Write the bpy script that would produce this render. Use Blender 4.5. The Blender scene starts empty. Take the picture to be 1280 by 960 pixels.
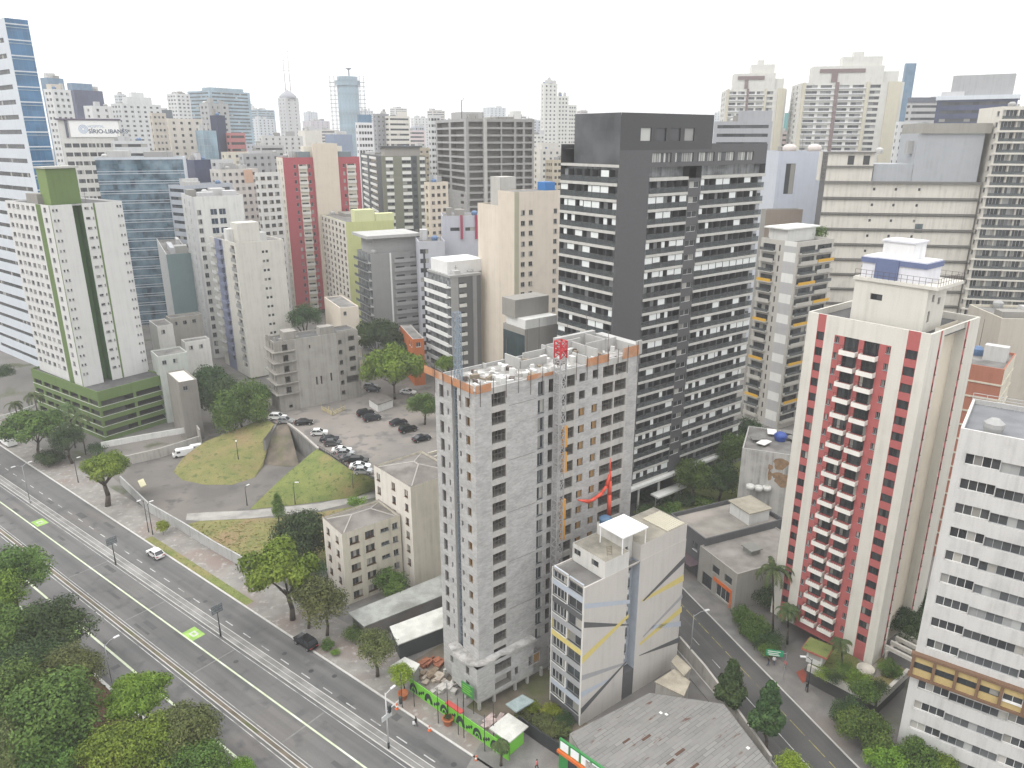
import bpy, math, random
from mathutils import Vector, Matrix
R = math.radians
rnd = random.Random(7)
S = bpy.context.scene
COL = S.collection

# ------------------------------------------------------------------ camera, sky, sun, exposure
CAM_H, PITCH, FPX = 80.0, R(18.3), 928.0
cam = bpy.data.cameras.new('camera')
cam.sensor_fit = 'HORIZONTAL'; cam.sensor_width = 36.0; cam.lens = FPX / 1280 * 36
cam.clip_start = 1.0; cam.clip_end = 8000
cam_o = bpy.data.objects.new('camera', cam); COL.objects.link(cam_o)
cam_o.location = (0, 0, CAM_H); cam_o.rotation_euler = (R(90) - PITCH, 0, 0)
S.camera = cam_o

SUN_EL, SUN_AZ = R(52), R(-118)          # azimuth clockwise from the view direction
world = bpy.data.worlds.new('World'); S.world = world; world.use_nodes = True
wt = world.node_tree; wt.nodes.clear()
sky = wt.nodes.new('ShaderNodeTexSky'); sky.sky_type = 'NISHITA'; sky.sun_disc = False
sky.sun_elevation = SUN_EL; sky.sun_rotation = SUN_AZ; sky.air_density = 1.0; sky.dust_density = 4.0
cloud = wt.nodes.new('ShaderNodeTexNoise'); cloud.inputs['Scale'].default_value = 2.2; cloud.inputs['Detail'].default_value = 5
crmp = wt.nodes.new('ShaderNodeValToRGB')
crmp.color_ramp.elements[0].color = (9.6, 9.6, 9.6, 1); crmp.color_ramp.elements[1].color = (10.6, 10.6, 10.6, 1)
# thick even cloud, three times as bright overhead as at the horizon, over the clear sky
wtc = wt.nodes.new('ShaderNodeTexCoord'); sep = wt.nodes.new('ShaderNodeSeparateXYZ'); wt.links.new(wtc.outputs['Generated'], sep.inputs[0])
mr = wt.nodes.new('ShaderNodeMapRange'); mr.inputs[1].default_value = 0; mr.inputs[2].default_value = 1; mr.inputs[3].default_value = 1.0; mr.inputs[4].default_value = 2.7
wt.links.new(sep.outputs[2], mr.inputs[0])
grad = wt.nodes.new('ShaderNodeVectorMath'); grad.operation = 'SCALE'
wt.links.new(crmp.outputs[0], grad.inputs[0]); wt.links.new(mr.outputs[0], grad.inputs['Scale'])
smix = wt.nodes.new('ShaderNodeMixRGB'); smix.inputs[0].default_value = 0.93
bg = wt.nodes.new('ShaderNodeBackground'); bg.inputs['Strength'].default_value = 0.108
wo = wt.nodes.new('ShaderNodeOutputWorld')
wt.links.new(cloud.outputs[0], crmp.inputs[0]); wt.links.new(sky.outputs[0], smix.inputs[1]); wt.links.new(grad.outputs[0], smix.inputs[2])
wt.links.new(smix.outputs[0], bg.inputs['Color']); wt.links.new(bg.outputs[0], wo.inputs['Surface'])

sl = bpy.data.lights.new('sun', 'SUN'); sl.energy = 1.05; sl.angle = R(16); sl.color = (1.0, 0.96, 0.9)
so = bpy.data.objects.new('sun', sl); COL.objects.link(so)
sdir = Vector((math.sin(SUN_AZ) * math.cos(SUN_EL), math.cos(SUN_AZ) * math.cos(SUN_EL), math.sin(SUN_EL)))
so.rotation_euler = sdir.to_track_quat('Z', 'Y').to_euler(); so.location = sdir * 400

S.view_settings.view_transform = 'Standard'; S.view_settings.look = 'None'
S.view_settings.exposure = 0.0; S.view_settings.gamma = 1.0; S.view_settings.use_curve_mapping = False
S.render.engine = 'CYCLES'
cy = S.cycles
cy.use_denoising = True
try: cy.denoiser = 'OPENIMAGEDENOISE'
except Exception: pass
cy.max_bounces = 6; cy.diffuse_bounces = 3; cy.glossy_bounces = 3; cy.transmission_bounces = 4; cy.transparent_max_bounces = 8
cy.volume_bounces = 1; cy.caustics_reflective = False; cy.caustics_refractive = False

# ------------------------------------------------------------------ picture <-> place
CP, SP = math.cos(PITCH), math.sin(PITCH)
def ray(u, v):
    a = (u - 640) / FPX; b = (480 - v) / FPX
    return Vector((a, CP + b * SP, -SP + b * CP))
def at(u, v, z=0.0):                      # the point of the level z seen at a picture point
    d = ray(u, v); t = (z - CAM_H) / d.z
    return Vector((d.x * t, d.y * t, z))
def atY(u, v, y):                         # the point at distance y seen at a picture point
    d = ray(u, v); t = y / d.y
    return Vector((d.x * t, y, CAM_H + d.z * t))
def azv(deg): return Vector((math.sin(R(deg)), math.cos(R(deg)), 0))

# ------------------------------------------------------------------ materials
MATS = {}
def node_mat(name):
    m = bpy.data.materials.new(name); m.use_nodes = True
    nt = m.node_tree; b = nt.nodes['Principled BSDF']
    return m, nt, b
def sin_(b, n, v):
    if n in b.inputs: b.inputs[n].default_value = v
def c4(c): return (c[0], c[1], c[2], 1)
def mixn(nt, fac, a, b_, blend='MIX'):
    n = nt.nodes.new('ShaderNodeMixRGB'); n.blend_type = blend
    for i, x in ((0, fac), (1, a), (2, b_)):
        if hasattr(x, 'links') or hasattr(x, 'is_linked'): nt.links.new(x, n.inputs[i])
        else: n.inputs[i].default_value = x if i == 0 else c4(x)
    return n.outputs[0]
def mth(nt, op, a, b_=0.0, clamp=False):
    n = nt.nodes.new('ShaderNodeMath'); n.operation = op; n.use_clamp = clamp
    for i, x in ((0, a), (1, b_)):
        if hasattr(x, 'is_linked'): nt.links.new(x, n.inputs[i])
        else: n.inputs[i].default_value = x
    return n.outputs[0]
def noise(nt, vec, scale, detail=3, sx=1, sy=1, sz=1):
    mp = nt.nodes.new('ShaderNodeMapping'); mp.inputs['Scale'].default_value = (sx, sy, sz)
    nt.links.new(vec, mp.inputs[0])
    n = nt.nodes.new('ShaderNodeTexNoise'); n.inputs['Scale'].default_value = scale; n.inputs['Detail'].default_value = detail
    nt.links.new(mp.outputs[0], n.inputs[0]); return n.outputs[0]
def ramp(nt, x, p0, p1):
    n = nt.nodes.new('ShaderNodeMapRange'); n.inputs[1].default_value = p0; n.inputs[2].default_value = p1
    nt.links.new(x, n.inputs[0]); return n.outputs[0]

def wall(c, dirt=0.35, rough=0.85, name=None, patch=0.15, dark=0.45):
    """painted or rendered wall with rain streaks and patchy wear"""
    key = ('wall', tuple(c), dirt, rough, patch, dark)
    if key in MATS: return MATS[key]
    m, nt, b = node_mat(name or 'painted_wall')
    uv = nt.nodes.new('ShaderNodeTexCoord').outputs['UV']
    st = ramp(nt, noise(nt, uv, 1.0, 5, 1.3, 0.05, 1), 0.44, 0.74)
    big = ramp(nt, noise(nt, uv, 0.09, 4), 0.3, 0.7)
    grime = ramp(nt, noise(nt, uv, 1.0, 6, 2.6, 0.3, 1), 0.52, 0.75)
    bl = ramp(nt, noise(nt, uv, 0.35, 5), 0.42, 0.72)
    fine = noise(nt, uv, 6.0, 3)
    dk = tuple(x * dark for x in c)
    x = mixn(nt, mth(nt, 'MULTIPLY', bl, patch), c, tuple(v * 0.78 for v in c))
    x = mixn(nt, mth(nt, 'MULTIPLY', mth(nt, 'MULTIPLY', st, mth(nt, 'ADD', bl, 0.35)), dirt), x, dk)
    x = mixn(nt, mth(nt, 'MULTIPLY', grime, dirt * 0.35), x, tuple(v * 0.55 for v in c))
    x = mixn(nt, mth(nt, 'MULTIPLY', big, 0.12), x, tuple(v * 0.7 for v in c))
    x = mixn(nt, 0.12, x, fine, 'OVERLAY')
    nt.links.new(x, b.inputs['Base Color']); b.inputs['Roughness'].default_value = rough
    sin_(b, 'Specular IOR Level', 0.25)
    MATS[key] = m; return m
def blockwork(c1, c2, mortar, w=0.42, h=0.2, name='concrete_blocks', var=0.5):
    key = ('blk', tuple(c1), w, h)
    if key in MATS: return MATS[key]
    m, nt, b = node_mat(name)
    uv = nt.nodes.new('ShaderNodeTexCoord').outputs['UV']
    br = nt.nodes.new('ShaderNodeTexBrick'); nt.links.new(uv, br.inputs[0])
    br.inputs['Color1'].default_value = c4(c1); br.inputs['Color2'].default_value = c4(c2); br.inputs['Mortar'].default_value = c4(mortar)
    br.inputs['Scale'].default_value = 1.0; br.inputs['Mortar Size'].default_value = 0.012
    br.inputs['Brick Width'].default_value = w; br.inputs['Row Height'].default_value = h
    bl = ramp(nt, noise(nt, uv, 0.4, 6, 1, 1.6), 0.35, 0.7)
    st = ramp(nt, noise(nt, uv, 1.6, 5, 0.5, 1.8), 0.52, 0.7)
    x = mixn(nt, mth(nt, 'MULTIPLY', bl, var * 0.5), br.outputs[0], tuple(v * 0.62 for v in c1))
    x = mixn(nt, mth(nt, 'MULTIPLY', st, var * 0.55), x, tuple(min(1, v * 1.35) for v in c1))
    nt.links.new(x, b.inputs['Base Color']); b.inputs['Roughness'].default_value = 0.92; sin_(b, 'Specular IOR Level', 0.2)
    MATS[key] = m; return m
def plain(c, rough=0.6, metal=0.0, name='paint', spec=0.4):
    key = ('pl', tuple(c), rough, metal)
    if key in MATS: return MATS[key]
    m, nt, b = node_mat(name)
    tc = nt.nodes.new('ShaderNodeTexCoord').outputs['Object']
    n = noise(nt, tc, 1.7, 4)
    x = mixn(nt, mth(nt, 'MULTIPLY', ramp(nt, n, 0.4, 0.75), 0.3), c, tuple(v * 0.72 for v in c))
    nt.links.new(x, b.inputs['Base Color'])
    b.inputs['Roughness'].default_value = rough; b.inputs['Metallic'].default_value = metal; sin_(b, 'Specular IOR Level', spec)
    MATS[key] = m; return m
def glass(tint=(0.02, 0.024, 0.028), curt=(0.42, 0.41, 0.37), p=0.22, rough=0.08, name='window_glass', mid=(0.09, 0.095, 0.1)):
    """panes: mostly dark rooms, some drawn curtains or blinds, a different draw per pane"""
    key = ('gl', tint, curt, p, rough)
    if key in MATS: return MATS[key]
    m, nt, b = node_mat(name)
    oi = nt.nodes.new('ShaderNodeObjectInfo'); ge = nt.nodes.new('ShaderNodeNewGeometry')
    s = mth(nt, 'FRACT', mth(nt, 'ADD', mth(nt, 'MULTIPLY', oi.outputs['Random'], 7.31), mth(nt, 'MULTIPLY', ge.outputs['Random Per Island'], 3.17)))
    s2 = mth(nt, 'FRACT', mth(nt, 'MULTIPLY', s, 13.7))
    x = mixn(nt, mth(nt, 'MULTIPLY', s2, 0.75), tint, mid)
    x = mixn(nt, mth(nt, 'MULTIPLY', mth(nt, 'LESS_THAN', s, p), mth(nt, 'ADD', mth(nt, 'MULTIPLY', s2, 0.6), 0.4)), x, curt)
    nt.links.new(x, b.inputs['Base Color']); b.inputs['Roughness'].default_value = rough; sin_(b, 'Specular IOR Level', 0.5)
    MATS[key] = m; return m
def mirror_glass(c1, c2, name='facade_glass', scale=0.25, rough=0.06, metal=0.0, pw=1.5, ph=1.6, line=(0.03, 0.035, 0.04), var=0.5, hi=None):
    """curtain wall: panes of slightly different tone between thin mullions"""
    key = ('mg', c1, c2, pw, ph, metal)
    if key in MATS: return MATS[key]
    m, nt, b = node_mat(name)
    uv = nt.nodes.new('ShaderNodeTexCoord').outputs['UV']
    br = nt.nodes.new('ShaderNodeTexBrick'); nt.links.new(uv, br.inputs[0]); br.offset = 0.0
    br.inputs['Color1'].default_value = c4(c1); br.inputs['Color2'].default_value = c4(c2); br.inputs['Mortar'].default_value = c4(line)
    br.inputs['Scale'].default_value = 1.0; br.inputs['Mortar Size'].default_value = 0.03
    br.inputs['Brick Width'].default_value = pw; br.inputs['Row Height'].default_value = ph
    n = ramp(nt, noise(nt, uv, scale, 5), 0.38, 0.66)
    x = mixn(nt, mth(nt, 'MULTIPLY', n, var), br.outputs[0], hi or tuple(v * 2.2 for v in c2))  # paler blotches painted over the panes as mottled reflections
    nt.links.new(x, b.inputs['Base Color']); b.inputs['Roughness'].default_value = rough; b.inputs['Metallic'].default_value = metal
    MATS[key] = m; return m
def see_glass(c, name, op=0.5, rough=0.05):
    """a thin tinted pane one can look through"""
    m, nt, b = node_mat(name); out = nt.nodes['Material Output']; b.inputs['Base Color'].default_value = c4(c); b.inputs['Roughness'].default_value = rough
    tr = nt.nodes.new('ShaderNodeBsdfTransparent'); tr.inputs[0].default_value = (.8, .84, .85, 1); mx = nt.nodes.new('ShaderNodeMixShader'); mx.inputs[0].default_value = op
    nt.links.new(tr.outputs[0], mx.inputs[1]); nt.links.new(b.outputs[0], mx.inputs[2]); nt.links.new(mx.outputs[0], out.inputs['Surface']); return m
def ground(c1, c2, scale, name, rough=0.95, c3=None, detail=8, fine=0.3, c4_=None):
    m, nt, b = node_mat(name)
    tc = nt.nodes.new('ShaderNodeTexCoord').outputs['Object']
    x = mixn(nt, ramp(nt, noise(nt, tc, scale, detail), 0.38, 0.64), c1, c2)
    if c3: x = mixn(nt, ramp(nt, noise(nt, tc, scale * 0.37, 4), 0.5, 0.68), x, c3)
    if c4_: x = mixn(nt, ramp(nt, noise(nt, tc, scale * 2.9, 4), 0.56, 0.68), x, c4_)
    x = mixn(nt, fine, x, noise(nt, tc, 9.0, 5), 'OVERLAY')
    nt.links.new(x, b.inputs['Base Color']); b.inputs['Roughness'].default_value = rough; sin_(b, 'Specular IOR Level', 0.2)
    return m
def leaf_mat(name, lo, mid_, hi, dry=None):
    m, nt, b = node_mat(name)
    ge = nt.nodes.new('ShaderNodeNewGeometry'); oi = nt.nodes.new('ShaderNodeObjectInfo')
    cr = nt.nodes.new('ShaderNodeValToRGB'); e = cr.color_ramp.elements
    e[0].color = c4(lo); e[0].position = 0.0; e[1].color = c4(hi); e[1].position = 1.0
    k = cr.color_ramp.elements.new(0.55); k.color = c4(mid_)
    tc = nt.nodes.new('ShaderNodeTexCoord').outputs['Object']
    n = noise(nt, tc, 0.55, 3)
    f = mth(nt, 'ADD', mth(nt, 'MULTIPLY', ge.outputs['Random Per Island'], 0.55), mth(nt, 'MULTIPLY', ramp(nt, n, 0.35, 0.68), 0.45))
    nt.links.new(f, cr.inputs[0])
    hs = nt.nodes.new('ShaderNodeHueSaturation')
    nt.links.new(mth(nt, 'ADD', mth(nt, 'MULTIPLY', oi.outputs['Random'], 0.035), 0.482), hs.inputs['Hue'])
    nt.links.new(mth(nt, 'ADD', mth(nt, 'MULTIPLY', oi.outputs['Random'], 0.3), 0.85), hs.inputs['Value'])
    nt.links.new(cr.outputs[0], hs.inputs['Color'])
    nt.links.new(hs.outputs[0], b.inputs['Base Color']); b.inputs['Roughness'].default_value = 0.75; sin_(b, 'Specular IOR Level', 0.2)
    sin_(b, 'Transmission Weight', 0.0)
    return m

# ------------------------------------------------------------------ mesh building
class MB:
    def __init__(s): s.v = []; s.f = []; s.m = []
    def quad(s, a, b, c, d, m=0):
        i = len(s.v); s.v += [tuple(a), tuple(b), tuple(c), tuple(d)]; s.f.append((i, i + 1, i + 2, i + 3)); s.m.append(m)
    def poly(s, pts, m=0):
        i = len(s.v); s.v += [tuple(p) for p in pts]; s.f.append(tuple(range(i, i + len(pts)))); s.m.append(m)
    def box(s, x0, y0, z0, x1, y1, z1, m=0, bottom=True):
        x0, x1 = min(x0, x1), max(x0, x1); y0, y1 = min(y0, y1), max(y0, y1); z0, z1 = min(z0, z1), max(z0, z1)
        i = len(s.v)
        s.v += [(x0, y0, z0), (x1, y0, z0), (x1, y1, z0), (x0, y1, z0), (x0, y0, z1), (x1, y0, z1), (x1, y1, z1), (x0, y1, z1)]
        fs = [(4, 5, 6, 7), (0, 1, 5, 4), (1, 2, 6, 5), (2, 3, 7, 6), (3, 0, 4, 7)] + ([(3, 2, 1, 0)] if bottom else [])
        for q in fs: s.f.append(tuple(i + k for k in q)); s.m.append(m)
    def obox(s, c, ux, uy, hx, hy, z0, z1, m=0):
        """upright box about c with half extents along two level directions"""
        ux = Vector(ux).normalized(); uy = Vector(uy).normalized(); c = Vector((c[0], c[1], 0)); i = len(s.v)
        for z in (z0, z1):
            for a, b in ((-1, -1), (1, -1), (1, 1), (-1, 1)):
                p = c + ux * hx * a + uy * hy * b; s.v.append((p.x, p.y, z))
        for q in [(4, 5, 6, 7), (0, 1, 5, 4), (1, 2, 6, 5), (2, 3, 7, 6), (3, 0, 4, 7), (3, 2, 1, 0)]:
            s.f.append(tuple(i + k for k in q)); s.m.append(m)
    def tube(s, p0, p1, r0, r1=None, n=6, m=0, caps=True):
        r1 = r0 if r1 is None else r1
        p0 = Vector(p0); p1 = Vector(p1); d = p1 - p0
        if d.length < 1e-6: return
        d.normalize(); a = d.orthogonal().normalized(); b = d.cross(a); i = len(s.v)
        for p, r in ((p0, r0), (p1, r1)):
            for k in range(n):
                t = 2 * math.pi * k / n; q = p + (a * math.cos(t) + b * math.sin(t)) * r; s.v.append(tuple(q))
        for k in range(n):
            s.f.append((i + k, i + (k + 1) % n, i + n + (k + 1) % n, i + n + k)); s.m.append(m)
        if caps:
            s.f.append(tuple(i + n + k for k in range(n))); s.m.append(m)
            s.f.append(tuple(i + k for k in reversed(range(n)))); s.m.append(m)
    def lathe(s, c, prof, n=12, m=0):
        """profile [(r, z)] turned about the upright axis at c"""
        i = len(s.v)
        for r, z in prof:
            for k in range(n):
                t = 2 * math.pi * k / n; s.v.append((c[0] + r * math.cos(t), c[1] + r * math.sin(t), c[2] + z))
        for j in range(len(prof) - 1):
            for k in range(n):
                s.f.append((i + j * n + k, i + j * n + (k + 1) % n, i + (j + 1) * n + (k + 1) % n, i + (j + 1) * n + k)); s.m.append(m)
        j = len(prof) - 1
        s.f.append(tuple(i + j * n + k for k in range(n))); s.m.append(m)
    def prism(s, pts, z0, z1, m=0, mt=None):
        """upright prism over a counter-clockwise outline"""
        n = len(pts); i = len(s.v)
        for z in (z0, z1): s.v += [(p[0], p[1], z) for p in pts]
        for k in range(n): s.f.append((i + k, i + (k + 1) % n, i + n + (k + 1) % n, i + n + k)); s.m.append(m)
        s.f.append(tuple(i + n + k for k in range(n))); s.m.append(m if mt is None else mt)
        s.f.append(tuple(i + k for k in reversed(range(n)))); s.m.append(m)
    def add(s, o, M, mmap=None):
        i = len(s.v); s.v += [tuple(M @ Vector(p)) for p in o.v]
        s.f += [tuple(i + k for k in q) for q in o.f]; s.m += o.m if mmap is None else [mmap[k] for k in o.m]
    def mesh(s, name, mats, smooth=False):
        me = bpy.data.meshes.new(name); me.from_pydata(s.v, [], s.f)
        for x in mats: me.materials.append(x)
        me.polygons.foreach_set('material_index', s.m)
        if smooth: me.polygons.foreach_set('use_smooth', [True] * len(s.f))
        uvl = me.uv_layers.new(name='UVMap'); dat = [0.0] * (2 * len(me.loops)); k = 0
        for p in me.polygons:
            n = p.normal
            if abs(n.z) > 0.7:
                for vi in p.vertices:
                    q = s.v[vi]; dat[k] = q[0]; dat[k + 1] = q[1]; k += 2
            else:
                l = math.hypot(n.x, n.y); hx, hy = -n.y / l, n.x / l
                for vi in p.vertices:
                    q = s.v[vi]; dat[k] = q[0] * hx + q[1] * hy; dat[k + 1] = q[2]; k += 2
        uvl.data.foreach_set('uv', dat); me.update(); return me
    def build(s, name, mats, parent=None, smooth=False, loc=None, rot=None):
        if not isinstance(mats, (list, tuple)): mats = [mats]
        return link(name, s.mesh(name, mats, smooth), parent, loc, rot)
def link(name, me, parent=None, loc=None, rot=None):
    o = bpy.data.objects.new(name, me); COL.objects.link(o)
    if parent is not None: o.parent = parent
    if loc is not None: o.location = loc
    if rot is not None: o.rotation_euler = (0, 0, rot)
    return o
def tag(o, label=None, cat=None, group=None, kind=None):
    if label: o['label'] = label
    if cat: o['category'] = cat
    if group: o['group'] = group
    if kind: o['kind'] = kind
    return o
def empty(name, loc=(0, 0, 0), rot=0.0, label=None, cat=None, group=None):
    o = bpy.data.objects.new(name, None); COL.objects.link(o); o.location = loc; o.rotation_euler = (0, 0, rot)
    o.empty_display_size = 0.5
    return tag(o, label, cat, group)
def copy_tree(o, parent=None):
    c = o.copy(); COL.objects.link(c)
    if parent is not None: c.parent = parent
    for ch in list(o.children): copy_tree(ch, c)
    return c
def struct(name, mb, mats, smooth=False):
    return tag(mb.build(name, mats, None, smooth), kind='structure')
def words(text, size, mat, parent, loc, rotx, rotz, name='lettering', depth=0.02, align='LEFT', bold=0.0):
    cu = bpy.data.curves.new('lettering', 'FONT'); cu.body = text; cu.size = size; cu.extrude = depth; cu.align_x = align; cu.offset = bold
    t = bpy.data.objects.new('tmp_text', cu); COL.objects.link(t)
    dg = bpy.context.evaluated_depsgraph_get(); me = bpy.data.meshes.new_from_object(t.evaluated_get(dg))
    bpy.data.objects.remove(t); me.materials.clear(); me.materials.append(mat)
    o = link(name, me, parent, loc); o.rotation_euler = (rotx, 0, rotz); return o

# ------------------------------------------------------------------ windows
WHITEF = plain((0.72, 0.72, 0.7), 0.5, name='white_frame'); GREYF = plain((0.32, 0.33, 0.34), 0.5, name='grey_frame')
DARKF = plain((0.03, 0.032, 0.035), 0.5, name='dark_frame'); BROWNF = plain((0.16, 0.1, 0.06), 0.6, name='brown_frame')
ORANGEF = plain((0.32, 0.2, 0.09), 0.7, name='orange_timber')
GL = glass(); GLC = glass(p=0.3, curt=(0.45, 0.44, 0.41)); GLD = glass(p=0.1); GLB = glass(tint=(0.02, 0.035, 0.06), mid=(0.05, 0.08, 0.14), p=0.08)
GLV = glass(p=0.3, curt=(0.4, 0.41, 0.4), tint=(0.05, 0.055, 0.06), mid=(0.17, 0.18, 0.185))
GLP = glass(p=0.75, curt=(0.5, 0.51, 0.48), tint=(0.05, 0.05, 0.055))
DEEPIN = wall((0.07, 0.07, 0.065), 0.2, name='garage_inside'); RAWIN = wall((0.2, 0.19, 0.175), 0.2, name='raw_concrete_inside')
_WIN = {}
def win(kind, w, h):
    """returns (mesh builder, materials): x along the wall, y into the wall, z up, from its lower left corner"""
    key = (kind, round(w, 2), round(h, 2))
    if key in _WIN: return _WIN[key]
    mb = MB(); fr = 0.06; fm = GREYF; gm = GL; n = 2
    st = kind.split(':')
    if len(st) > 1: n = int(st[1])
    k = st[0]
    if k in ('w', 'wide'): fm, gm = WHITEF, GL
    if k == 'c': fm, gm = WHITEF, GLC
    if k == 'g': fm, gm = GREYF, GL
    if k == 'd': fm, gm = DARKF, GLD
    if k == 'p': fm, gm = DARKF, GLP
    if k == 'b': fm, gm = WHITEF, GLB
    if k == 'br': fm, gm = BROWNF, GL
    if k == 'v': fm, gm = GREYF, GLV
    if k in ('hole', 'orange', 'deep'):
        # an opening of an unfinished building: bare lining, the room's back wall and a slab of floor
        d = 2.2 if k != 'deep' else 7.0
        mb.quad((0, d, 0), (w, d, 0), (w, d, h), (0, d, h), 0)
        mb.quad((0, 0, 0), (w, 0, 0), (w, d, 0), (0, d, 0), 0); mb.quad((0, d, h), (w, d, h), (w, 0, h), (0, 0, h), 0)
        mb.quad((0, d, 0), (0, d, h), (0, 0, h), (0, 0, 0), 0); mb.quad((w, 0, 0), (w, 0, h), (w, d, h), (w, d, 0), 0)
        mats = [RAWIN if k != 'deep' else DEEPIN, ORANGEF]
        if k == 'orange':
            f = 0.09
            mb.box(0, 0.02, 0, f, 0.2, h, 1); mb.box(w - f, 0.02, 0, w, 0.2, h, 1); mb.box(f, 0.02, h - f, w - f, 0.2, h, 1)
            mb.box(w * 0.45, 0.06, 0.05, w - f, 0.12, h - f, 1)
        if k == 'hole' and n == 3:
            for i in range(1, 4): mb.tube((w * i / 4, 0.1, 0), (w * i / 4, 0.1, h), 0.03, n=4, m=0)
            mb.tube((0, 0.1, 1.0), (w, 0.1, 1.0), 0.03, n=4, m=0)
        _WIN[key] = (mb, mats); return _WIN[key]
    mats = [fm, gm]
    mb.box(0, 0, 0, w, 0.08, fr, 0); mb.box(0, 0, h - fr, w, 0.08, h, 0)
    if k in ('w', 'g', 'c', 'br', 'b') and w < 3: mb.box(-.06, -.1 - .22, -.09, w + .06, 0, 0, 0)
    for i in range(n + 1):
        x = fr / 2 + (w - fr) * i / n; mb.box(x - fr / 2, 0.004, fr, x + fr / 2, 0.076, h - fr, 0)
    for i in range(n):
        x0 = fr / 2 + (w - fr) * i / n + fr / 2; x1 = fr / 2 + (w - fr) * (i + 1) / n - fr / 2
        y = 0.03 + 0.015 * (i % 2)
        if k == 'bl':     # upper part covered by a blind
            pass
        mb.quad((x0, y, fr), (x1, y, fr), (x1, y, h - fr), (x0, y, h - fr), 1)
    _WIN[key] = (mb, mats); return _WIN[key]
_WME = {}
def win_mesh(kind, w, h):
    key = (kind, round(w, 2), round(h, 2))
    if key not in _WME:
        mb, mats = win(kind, w, h); _WME[key] = mb.mesh('window', mats)
    return _WME[key]

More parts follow.
